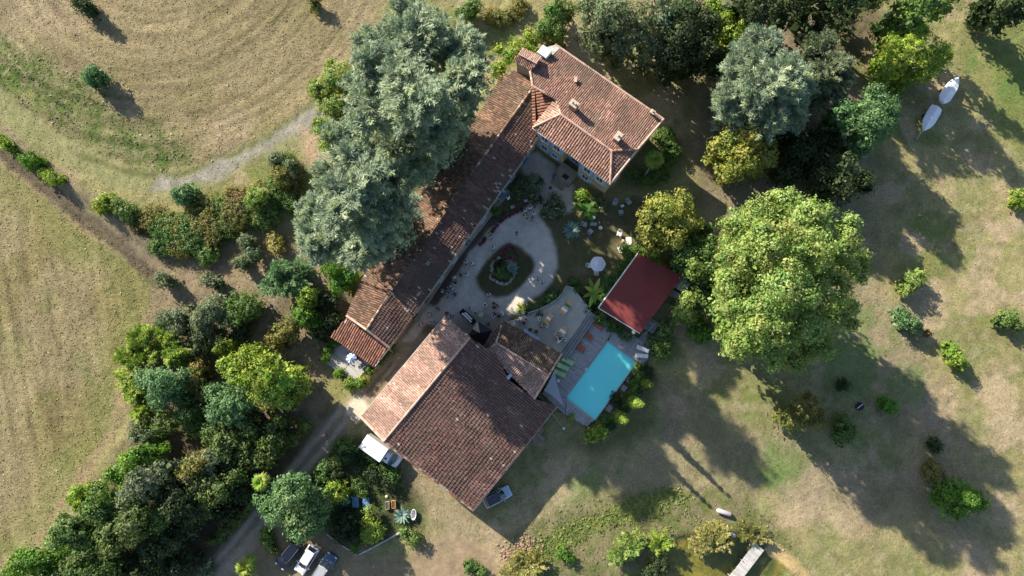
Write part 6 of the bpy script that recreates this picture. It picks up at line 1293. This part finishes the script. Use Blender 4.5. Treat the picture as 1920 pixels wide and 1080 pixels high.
# ---- flower cushions
FLW = [(948.5, 465), (956.6, 462.5), (966, 466.5), (943.3, 472.5), (969, 478.3), (948, 484.2), (959.3, 485)]
BRD = [(978, 393), (969, 397), (962, 400), (955.5, 403.5), (949, 407), (943, 411), (938, 416), (932, 423), (927, 429), (923, 434), (909, 448), (905.5, 453), (900, 458)]
PAL['flower'] = [(.28, .05, .06), (.20, .04, .06), (.33, .09, .10), (.12, .05, .05), (.40, .26, .26)]
def cushion(base, lb, gr, src=None):
    p = W(base[0], base[1], .2)
    if src is None:
        o = empty('flower_clump', (p.x, p.y, -.05), 0, lb, 'flowers', gr); r = np.random.RandomState(int(base[0])); V, c = crown_leaves([(np.array([0, 0, .22]), .36, .7)], r, .075, 'flower', .16, 1.2); link('foliage', np_mesh('foliage', V, 4, c), LEAF, o); return o
    o = src.copy(); COL.objects.link(o); o.location = (p.x, p.y, -.05); o.rotation_euler = (0, 0, base[0]); o['label'] = lb; o['group'] = gr; s = .85+.3*((base[0]*13) % 1); o.scale = (s, s, s)
    for ch in src.children: c = ch.copy(); COL.objects.link(c); c.parent = o
    return o
f0_ = cushion(FLW[0], 'dark red flower clump at the upper left of the ring on the island lawn', 'red flower clumps on the island')
ORD = 'first second third fourth fifth sixth seventh eighth ninth tenth eleventh twelfth thirteenth'.split()
for b, w_ in zip(FLW[1:], ('at the top', 'at the upper right', 'at the left', 'at the right', 'at the lower left', 'at the lower right')): cushion(b, 'dark red flower clump '+w_+' of the ring on the island lawn', 'red flower clumps on the island', f0_)
for b, w_ in zip(BRD, ORD): cushion(b, 'dark red flower clump, '+w_+' in the gravel border counting from the oleander', 'red flower clumps along the gravel', f0_)
m = MB(); A = [W(948, 372, 0), W(782, 598, 0)]; 
P = [W(950, 352, .0), W(957, 360, .0), W(862, 482, .0), W(800, 575, .0), W(783, 604, .0), W(776, 600, .0)]; m.prism([tuple(p)[:2] for p in P], -.2, .12); tag(m.build('pavement', CONC), kind='structure')
# ---- cars
def wheel(parent, x, y, r_, w, s):
    m = MB(); q_ = Matrix.Translation((x, y, r_)) @ Matrix.Rotation(R(90), 4, 'X'); L_ = MB(); L_.lathe((0, 0, -w/2), [(r_*.62, 0), (r_*.95, .01), (r_, .04), (r_, w-.04), (r_*.95, w-.01), (r_*.62, w)], 20); L_.v = [tuple(q_ @ Vector(p)) for p in L_.v]
    o = empty('wheel', (0, 0, 0)); o.parent = parent; t = L_.build('tyre', RUBBER, o, smooth=True)
    L_ = MB(); L_.lathe((0, 0, -w/2+.02), [(r_*.1, 0), (r_*.6, .0), (r_*.62, w-.04), (r_*.1, w-.04)], 12); L_.v = [tuple(q_ @ Vector(p)) for p in L_.v]; L_.build('rim', STEEL, o)
def loft(m, st):
    """st: list of cross-sections (lists of points with the same length), open at the bottom, capped"""
    n = len(st[0]); P = [p for s in st for p in s]; fs = [(i*n+k, i*n+k+1, (i+1)*n+k+1, (i+1)*n+k) for i in range(len(st)-1) for k in range(n-1)]
    fs += [tuple(range(n-1, -1, -1)), tuple((len(st)-1)*n+k for k in range(n))]; fs += [(i*n, (i+1)*n, (i+1)*n+n-1, i*n+n-1) for i in range(len(st)-1)]; m.add(P, fs)
CGL = mat('car_glass', (.015, .02, .028), .05, .8, coat=.5); LAMPW = mat('headlamp', (.6, .63, .66), .15, .6); LAMPR = mat('tail_lamp', (.35, .02, .02), .2, .6); BLK = mat('black_trim', (.02, .02, .022), .5, .4)
def car(label, u, v, rz, L_, w, h, paint, roofm=None, hood=.24, boot=.10, rails=False, cat='car', name='parked_car', belt=.92):
    p = W(u, v, h*.6); o = empty(name, (p.x, p.y, -.05), rz, label, cat); hw = w/2
    st = []
    for x, ww, zt, zs in ((-.5, .80, .62, .55), (-.488, .90, .80, .62), (-.46, .965, belt, .66), (-.38, .99, belt+.02, .68), (-.15, 1.0, belt+.02, .7), (.12, 1.0, belt, .7), (.5-hood, .99, belt-.03, .69), (.36, .97, belt-.12, .66), (.44, .93, belt-.19, .62), (.482, .84, belt-.27, .56), (.5, .68, .55, .48)):
        X = x*L_; W_ = ww*hw; st.append([(X, -W_*.95, .22), (X, -W_, .38), (X, -W_, zs), (X, -W_*.95, zt-.04), (X, -W_*.84, zt), (X, -W_*.4, zt+.035), (X, 0, zt+.045), (X, W_*.4, zt+.035), (X, W_*.84, zt), (X, W_*.95, zt-.04), (X, W_, zs), (X, W_, .38), (X, W_*.95, .22)])
    m = MB(); loft(m, st); m.build('body', paint, o, smooth=True)
    xb0, xb1 = (-.5+boot*.35)*L_, (.5-hood)*L_; xt0, xt1 = (-.5+boot+.045)*L_, (.5-hood-.155)*L_; yb, yt = hw*.90, hw*.70; zb, zt = belt-.02, h-.03
    B = [(xb0, -yb*.88), (xb0+.1*L_, -yb), (xb1-.1*L_, -yb), (xb1, -yb*.80), (xb1+.03*L_, 0), (xb1, yb*.80), (xb1-.1*L_, yb), (xb0+.1*L_, yb), (xb0, yb*.88), (xb0-.01*L_, 0)]
    T = [(xt0, -yt*.92), (xt0+.1*L_, -yt), (xt1-.06*L_, -yt), (xt1, -yt*.88), (xt1+.02*L_, 0), (xt1, yt*.88), (xt1-.06*L_, yt), (xt0+.1*L_, yt), (xt0, yt*.92), (xt0-.005*L_, 0)]
    def q4(nm, ids, mt):
        m = MB()
        for i in ids: j = (i+1) % 10; m.add([(*B[i], zb), (*B[j], zb), (*T[j], zt), (*T[i], zt)], [(0, 1, 2, 3)])
        return m.build(nm, mt, o)
    q4('windshield', (3, 4), CGL); q4('rear_window', (8, 9), CGL); q4('side_window', (0, 1, 2), CGL); q4('side_window', (5, 6, 7), CGL)
    m = MB(); T2 = [(x*1.0, y*1.02, zt+.0) for x, y in T]; T3 = [((x-(xt0+xt1)/2)*.9+(xt0+xt1)/2, y*.86, zt+.05) for x, y in T]; m.add(T2+T3, [(i, (i+1) % 10, 10+(i+1) % 10, 10+i) for i in range(10)]+[tuple(range(10, 20))]); m.build('roof', roofm or paint, o)
    for i in (3, 5, 8, 0, 1, 7, 2, 6): m = MB(); m.tube([(*B[i], zb), (*T[i], zt+.02)], .03, 5); m.build('pillar', paint, o)
    if roofm or rails:
        for s in (-1, 1): m = MB(); m.tube([(xt0, s*yt, zt+.04), (xt0+.2, s*yt*1.02, zt+.08), (xt1-.2, s*yt*1.02, zt+.08), (xt1, s*yt, zt+.03)], .03, 5); m.build('roof_rail', paint if roofm and not rails else STEEL, o)
    for s in (-1, 1):
        m = MB(); m.bbox((.465*L_, s*hw*.66, belt-.26), (.22, .34, .14), .03); m.build('headlight', LAMPW, o)
        m = MB(); m.bbox((-.49*L_, s*hw*.76, .72), (.10, .26, .16), .02); m.build('tail_light', LAMPR, o)
        m = MB(); m.bbox((xb1-.32, s*(hw+.11), belt+.06), (.12, .22, .14), .03); m.build('wing_mirror', paint, o)
        for x in (-.30, .31): wheel(o, x*L_, s*(hw-.10), .32, .21, s)
    m = MB(); m.bbox((.485*L_, 0, .42), (.14, w*.74, .16), .03); m.build('grille', BLK, o)
    m = MB(); m.bbox((xb1-.02, 0, belt+.035), (.10, w*.62, .03), .01); m.build('wiper_cowl', BLK, o)
    return o
def cpaint(n, c, metal=.4): return mat(n, c, .28, .5, metal=metal, coat=.6)
car('silver-blue hatchback with a dark glass roof parked by the low barn eave', 932, 932, R(27), 4.15, 1.75, 1.5, cpaint('silver_blue', (.36, .46, .60)), CGL)
car('black estate car with chrome roof rails, leftmost under the round green tree', 541, 1040, R(-129), 4.6, 1.85, 1.65, cpaint('car_black', (.015, .017, .03)), None, rails=True)
car('white saloon car in the middle of the row of parked cars', 574, 1050, R(-122), 4.2, 1.75, 1.45, cpaint('car_white', (.66, .68, .74), .1))
car('dark blue estate car with silver roof, cut by the bottom edge', 605, 1068, R(57), 4.7, 1.85, 1.5, cpaint('car_navy', (.06, .085, .14)), cpaint('car_silver', (.48, .49, .5)), rails=True)
# ---- box truck
p = W(716, 848, 1.8); rz = R(-34); o = empty('box_truck', (p.x, p.y, -.05), rz, 'white box truck parked against the lower end of the great barn', 'truck')
WPNT = mat('truck_white', (.74, .75, .78), .35, .5, coat=.3)
m = MB(); m.bbox((-1.15, 0, 1.85), (3.6, 2.15, 2.2), .04); m.build('cargo_box', WPNT, o)
m = MB()
for s in (-1, 1): m.box((-1.15, s*.6, .62), (4.2, .12, .2))
m.build('chassis', BLK, o)
st = []
for x, ww, zt in ((.70, .98, 2.15), (1.15, 1.0, 2.18), (1.55, .98, 2.05), (1.95, .97, 1.35), (2.15, .97, 1.2), (2.5, .93, 1.12), (2.72, .82, .98), (2.84, .62, .75)):
    Wd = ww*.98; st.append([(x, -Wd*.95, .35), (x, -Wd, .6), (x, -Wd, min(zt-.1, 1.1)), (x, -Wd*(.86 if zt > 1.5 else .93), zt-.06), (x, -Wd*.6, zt), (x, 0, zt+.03), (x, Wd*.6, zt), (x, Wd*(.86 if zt > 1.5 else .93), zt-.06), (x, Wd, min(zt-.1, 1.1)), (x, Wd, .6), (x, Wd*.95, .35)])
m = MB(); loft(m, st); m.build('cab', WPNT, o, smooth=True)
m = MB(); m.add([(2.05, -.86, 1.31), (2.14, 0, 1.33), (2.05, .86, 1.31), (1.52, .76, 2.11), (1.58, 0, 2.17), (1.52, -.76, 2.11)], [(0, 1, 4, 5), (1, 2, 3, 4)]); m.v = [(x+.03, y, z+.03) for x, y, z in m.v]; m.build('windshield', mat('truck_glass', (.02, .10, .17), .06, .8), o)
m = MB(); m.bbox((.98, 0, 2.24), (.55, 1.1, .14), .03); un = m.build('roof_unit', WPNT, o); m = MB(); m.lathe((.98, -.32, 2.31), [(.16, 0), (.16, .04), (.05, .05)], 14); m.build('fan', BLK, un)
m = MB(); m.box((2.22, 0, 1.245), (.07, 1.2, .02)); m.build('bonnet_slot', BLK, o); m = MB(); m.bbox((2.80, 0, .72), (.1, 1.1, .16), .02); m.build('grille', BLK, o)
for s in (-1, 1):
    m = MB(); m.bbox((2.62, s*.72, .92), (.3, .22, .14), .03); m.build('headlight', LAMPW, o); m = MB(); m.bbox((1.7, s*1.2, 1.45), (.12, .24, .3), .03); m.build('wing_mirror', BLK, o)
    m = MB(); m.box((1.45, s*.955, 1.5), (.7, .02, .45)); m.build('side_window', CGL, o)
    for x in (-1.9, 2.0): wheel(o, x, s*.85, .36, .24, s)
# ---- boats under covers
def boat(label, u, v, rz, L_, w, bow, drawbar):
    p = W(u, v, 1.2); o = empty('covered_boat', (p.x, p.y, -.05), rz, label, 'boat', 'covered boats on trailers'); TARP = mat('boat_cover', (.72, .74, .80), .55, .3, noise=.08, nscale=2)
    st = []; hs_ = []
    for i in range(15):
        t = i/14; x = (t-.5)*L_; wd = (w/2)*(min(1, (t*3.2+.55)) if not bow == 'round' else min(1, .85+t))*(max(0.02, 1-max(0, (t-.5)/.5)**2.1)); zc = .95+.15*t; st.append([(x, -wd, zc-.1), (x, -wd*1.0, zc), (x, -wd*.5, zc+.16*(1-t*.4)), (x, 0, zc+.30*(1-.3*t)), (x, wd*.5, zc+.16*(1-t*.4)), (x, wd, zc), (x, wd, zc-.1)])
        hs_.append([(x, -wd*.98, zc-.08), (x, -wd*.8, .6+.2*t), (x, 0, .35+.35*max(0, t-.6)), (x, wd*.8, .6+.2*t), (x, wd*.98, zc-.08)])
    m = MB(); loft(m, st); m.build('cover', TARP, o, smooth=False); m = MB(); loft(m, hs_); m.build('hull', WHITE, o, smooth=True)
    m = MB(); m.tube([(-L_*.42, 0, .38), (L_*.35, 0, .38), (L_/2+drawbar, 0, .34)], .05, 5)
    for x in (-.3, .1): m.tube([(x*L_, -w*.42, .40), (x*L_, w*.42, .40)], .04, 5)
    m.build('trailer_frame', STEEL, o); m = MB(); m.tube([(L_/2+drawbar, 0, .34), (L_/2+drawbar, 0, 0)], [.05, .06], 6); m.build('jockey_wheel', BLK, o)
    for s in (-1, 1): wheel(o, -.1*L_, s*(w*.5+.02), .28, .17, s)
boat('upper covered boat, pure white with a sharp bow pointing up right', 1784, 166, R(56), 4.6, 1.75, 'sharp', .2); boat('lower covered boat, greyish dappled cover and a long drawbar pointing down left', 1746, 222, R(-122), 4.3, 1.8, 'round', 1.2)
# ---- vegetable garden
for lb, u, v in (('leftmost of three blue sheets on the vegetable beds', 649, 940), ('middle one of three blue sheets on the vegetable beds', 666.5, 941.5), ('rightmost of three blue sheets, half under a pale shrub', 686, 943)):
    p = W(u, v, .3); o = empty('cold_frame', (p.x, p.y, -.05), R(2), lb, 'cold frame', 'blue sheets on the vegetable beds'); m = MB(); m.bbox((0, 0, .15), (.92, 1.4, .3), .02); m.build('box', DARKW, o)
    m = MB(); n = 5; P = [((i/n-.5)*.98, (j/n-.5)*1.46, .32+.02*math.sin(i*2+j*1.3)) for i in range(n+1) for j in range(n+1)]; m.add(P, [(i*(n+1)+j, (i+1)*(n+1)+j, (i+1)*(n+1)+j+1, i*(n+1)+j+1) for i in range(n) for j in range(n)]); m.build('sheet', mat('blue_sheet', (.10, .20, .33), .5, .3, noise=.2), o)
def planks(label, px, col, name='garden_edging'):
    o = empty(name, W(*px[0], 0), 0, label, 'edging'); 
    for (a, b) in zip(px[:-1], px[1:]):
        A, B = W(*a, .15), W(*b, .15); n = max(1, int((B-A).length/2))
        for k in range(n): P0, P1 = A.lerp(B, k/n), A.lerp(B, (k+.96)/n); m = MB(); c = (P0+P1)/2; m.bbox((c.x, c.y, .08), ((P1-P0).length, .2, .3), .02, math.atan2(B.y-A.y, B.x-A.x)); m.build('plank', col, o, keep=True)
planks('brown plank edging between the parked cars and the vegetable garden', [(612, 1001), (640, 1022), (670, 1041)], WOODG); planks('pale grey plank edging on the lower right side of the vegetable garden', [(673, 1040), (700, 1026), (730, 1010), (759, 994)], mat('pale_plank', (.45, .43, .42), .8, noise=.3))
p = W(775.5, 965, .4); o = empty('bath_tub', (p.x, p.y, -.05), R(86), 'white old bath tub beside the striped agave', 'tub'); m = MB(); m.lathe((0, 0, 0), [(.3, 0), (.42, .25), (.5, .48), (.54, .5), (.5, .52), (.42, .46), (.36, .12), (.05, .1)], 20, 1.45, .72); m.build('basin', mat('enamel', (.6, .58, .6), .3), o, smooth=True)
for lb, u, v, c in (('grey wooden crate left of the striped agave', 726, 948, WOODG), ('orange-brown crate just left of the striped agave', 738, 946, WOODO)):
    p = W(u, v, .3); o = empty('planter_box', (p.x, p.y, -.05), R(4), lb, 'planter'); m = MB()
    for s in (-1, 1): m.box((s*.26, 0, .2), (.04, 1.0, .4)); m.box((0, s*.5, .2), (.56, .04, .4))
    m.build('side_board', c, o); m = MB(); m.box((0, 0, .28), (.47, .95, .1)); m.build('soil', mat('soil', (.08, .06, .04), .95, noise=.4, bump=.03), o)
m = MB(); p = W(669, 881, .1); m.tube([(math.cos(a)*.5*(1-a*.02), math.sin(a)*.42*(1-a*.02), .03+a*.004) for a in np.linspace(0, math.tau*3, 60)], .022, 5); e = m.build('garden_hose', mat('hose', (.16, .17, .10), .5)); e.location = (p.x, p.y, -.02); tag(e, 'coiled garden hose on the bare soil of the vegetable garden', 'hose')
# ---- barn side clutter
for lb, u, v in (('round brown cable-drum table, upper one beside the barn eave', 1014, 806), ('round brown cable-drum table, lower one beside the barn eave', 1003, 822)): round_table(lb, u, v, 0, .42, .7, mat('drum_wood', (.28, .19, .15), .8, noise=.3), name='drum_table')
p = W(1013, 819, .4); o = empty('garden_bench', (p.x, p.y, -.05), R(-42), 'slatted bench between the two cable-drum tables', 'bench')
m = MB(); [m.bbox((0, -.17+.11*k, .45), (1.3, .085, .03), .01) for k in range(4)]; m.build('seat', WOODG, o); m = MB(); [m.bbox((0, .32, .62+.12*k), (1.3, .03, .09), .01) for k in range(2)]; m.build('backrest', WOODG, o)
for s in (-1, 1): m = MB(); m.box((s*.55, 0, .22), (.06, .42, .44)); m.build('leg', WOODG, o)
# ---- meadow things
p = W(1612, 762, .2); o = empty('fire_pit', (p.x, p.y, -.08), 0, 'round dark fire pit with a white stick in the shaded meadow', 'fire pit'); m = MB(); m.lathe((0, 0, 0), [(.5, 0), (.55, .28), (.6, .3), (.52, .3), (.42, .08), (.02, .07)], 18); m.build('ring', BLK, o, smooth=True); m = MB(); m.tube([(-.4, -.3, .32), (.42, .3, .36)], .05, 6); m.build('log', WP, o)
p = W(1747, 920, .4); o = empty('stone_bench', (p.x, p.y, -.08), R(-20), 'small pale stone bench left of the bright dome-shaped bush', 'bench'); m = MB(); m.bbox((0, 0, .42), (1.15, .5, .1), .02); m.build('seat', CONC, o); [MB().bbox((s*.4, 0, .19), (.16, .42, .38), .02).build('support', CONC, o) for s in (-1, 1)]
p = W(1358, 961, .3); o = empty('water_tank', (p.x, p.y, -.05), R(-18), 'pale lilac cylindrical tank lying on the bank above the pampas clump', 'tank'); m = MB(); q_ = Matrix.Rotation(R(90), 4, 'Y'); m.lathe((0, 0, -.95), [(.05, 0), (.25, .02), (.33, .1), (.34, 1.8), (.28, 1.88), (.05, 1.9)], 16); m.v = [tuple(q_ @ Vector(a)+Vector((0, 0, .33))) for a in m.v]; m.build('shell', mat('tank_skin', (.36, .34, .38), .6, noise=.15), o, smooth=True); m = MB(); m.lathe((-.86, 0, .33), [(.2, -.18), (.24, 0), (.2, .2)], 12); m.build('cap', WP, o)
p = W(1339.6, 633.6, .2); m = MB(); m.lathe((0, 0, 0), [(.14, 0), (.2, .3), (.21, .32), (.18, .3), (.12, .04)], 14); e = m.build('bucket', PAINT['blue']); e.location = (p.x, p.y, -.05); tag(e, 'small blue bucket beside the vivid green bush', 'bucket')
# jetty over the pond
A, B = W(1424, 1025, .5), W(1374, 1090, .5); d_ = B-A; L_ = d_.length; rz = math.atan2(d_.y, d_.x); o = empty('jetty', (A.x, A.y, -.5), rz, 'grey plank jetty reaching over the green pond at the bottom edge', 'jetty')
m = MB(); r = random.Random(8)
for k in range(int(L_/.15)): g = r.uniform(.36, .52); m.cur = (g, g*.97, g*.95); m.box((k*.15+.07, r.uniform(-.02, .02), 1.0), (.135, 1.55, .04))
m.build('decking', DK, o)
for s in (-1, 1):
    m = MB(); m.box((L_/2, s*.6, .93), (L_, .08, .1)); m.build('beam', WOODG, o)
    for t in (.1, .5, .95): m = MB(); m.tube([(L_*t, s*.68, -.4), (L_*t, s*.68, 1.15 if t > .4 else .95)], .07, 8); m.build('post', WOODG, o)
def rocks(name, label, u, v, n, spread, smin, smax, seed, tone=(.35, .5)):
    r = random.Random(seed); p = W(u, v, 0); o = empty(name, (p.x, p.y, -.1), 0, label, 'stones')
    for k in range(n):
        m = MB(); g = r.uniform(*tone); m.cur = (g, g*(.93 if n < 10 else .66), g*(.85 if n < 10 else .5)); s = r.uniform(smin, smax); m.lathe((r.gauss(0, spread), r.gauss(0, spread*.7), -.05), [(s*.8, 0), (s, s*.5), (s*.7, s*.9), (s*.15, s*1.05)], 8, sx=r.uniform(.8, 1.3)); m.build('stone', RK, o)
rocks('stones', 'few pale stones at the head of the jetty', 1408, 1018, 4, .4, .18, .3, 1); rocks('stones', 'white stone among the pampas clump', 1374, 1005, 2, .3, .2, .3, 2, (.6, .75)); rocks('stones', 'pale stones left of the striped agave and crates', 732, 937, 3, .6, .15, .25, 3, (.5, .65))
rk = rocks('rubble_heap', 'heap of pinkish broken tiles at the left end of the weedy bank', 985, 1022, 110, 1.1, .08, .2, 4, (.20, .30)); rocks('rubble_heap', 'second pinkish rubble heap just left of the first on the bank', 955, 1038, 80, .9, .08, .18, 5, (.20, .30))
# gate by the patio
A, B = W(683, 711, .5), W(706, 690, .5); d_ = B-A; o = empty('wooden_gate', (A.x, A.y, -.05), math.atan2(d_.y, d_.x), 'low orange-brown wooden gate between the patio hedge and the lane', 'gate')
for z in (.35, .75): MB().box((d_.length/2, 0, z), (d_.length, .05, .09)).build('rail', WOODO, o)
for k in range(9): MB().box((d_.length*k/8, .03, .5), (.06, .03, .9)).build('picket', WOODO, o)
# power of small things: flagstone drain covers in the court, step strip
m = MB(); p = W(1032, 352, 0); m.lathe((p.x, p.y, -.1), [(.25, 0), (.25, .06), (.2, .065)], 14); tag(m.build('drain_cover', mat('iron', (.06, .06, .06), .6)), 'small dark round drain cover in the gravel by the oleander', 'drain cover')
m = MB(); p = W(961, 388, .3); m.bbox((0, 0, .3), (.6, .4, .35), .03); e = m.build('planter_block', CONC); e.location = (p.x, p.y, 0); e.rotation_euler = (0, 0, .3); tag(e, 'small pale stone block on the grass below the open blue door', 'stone block')
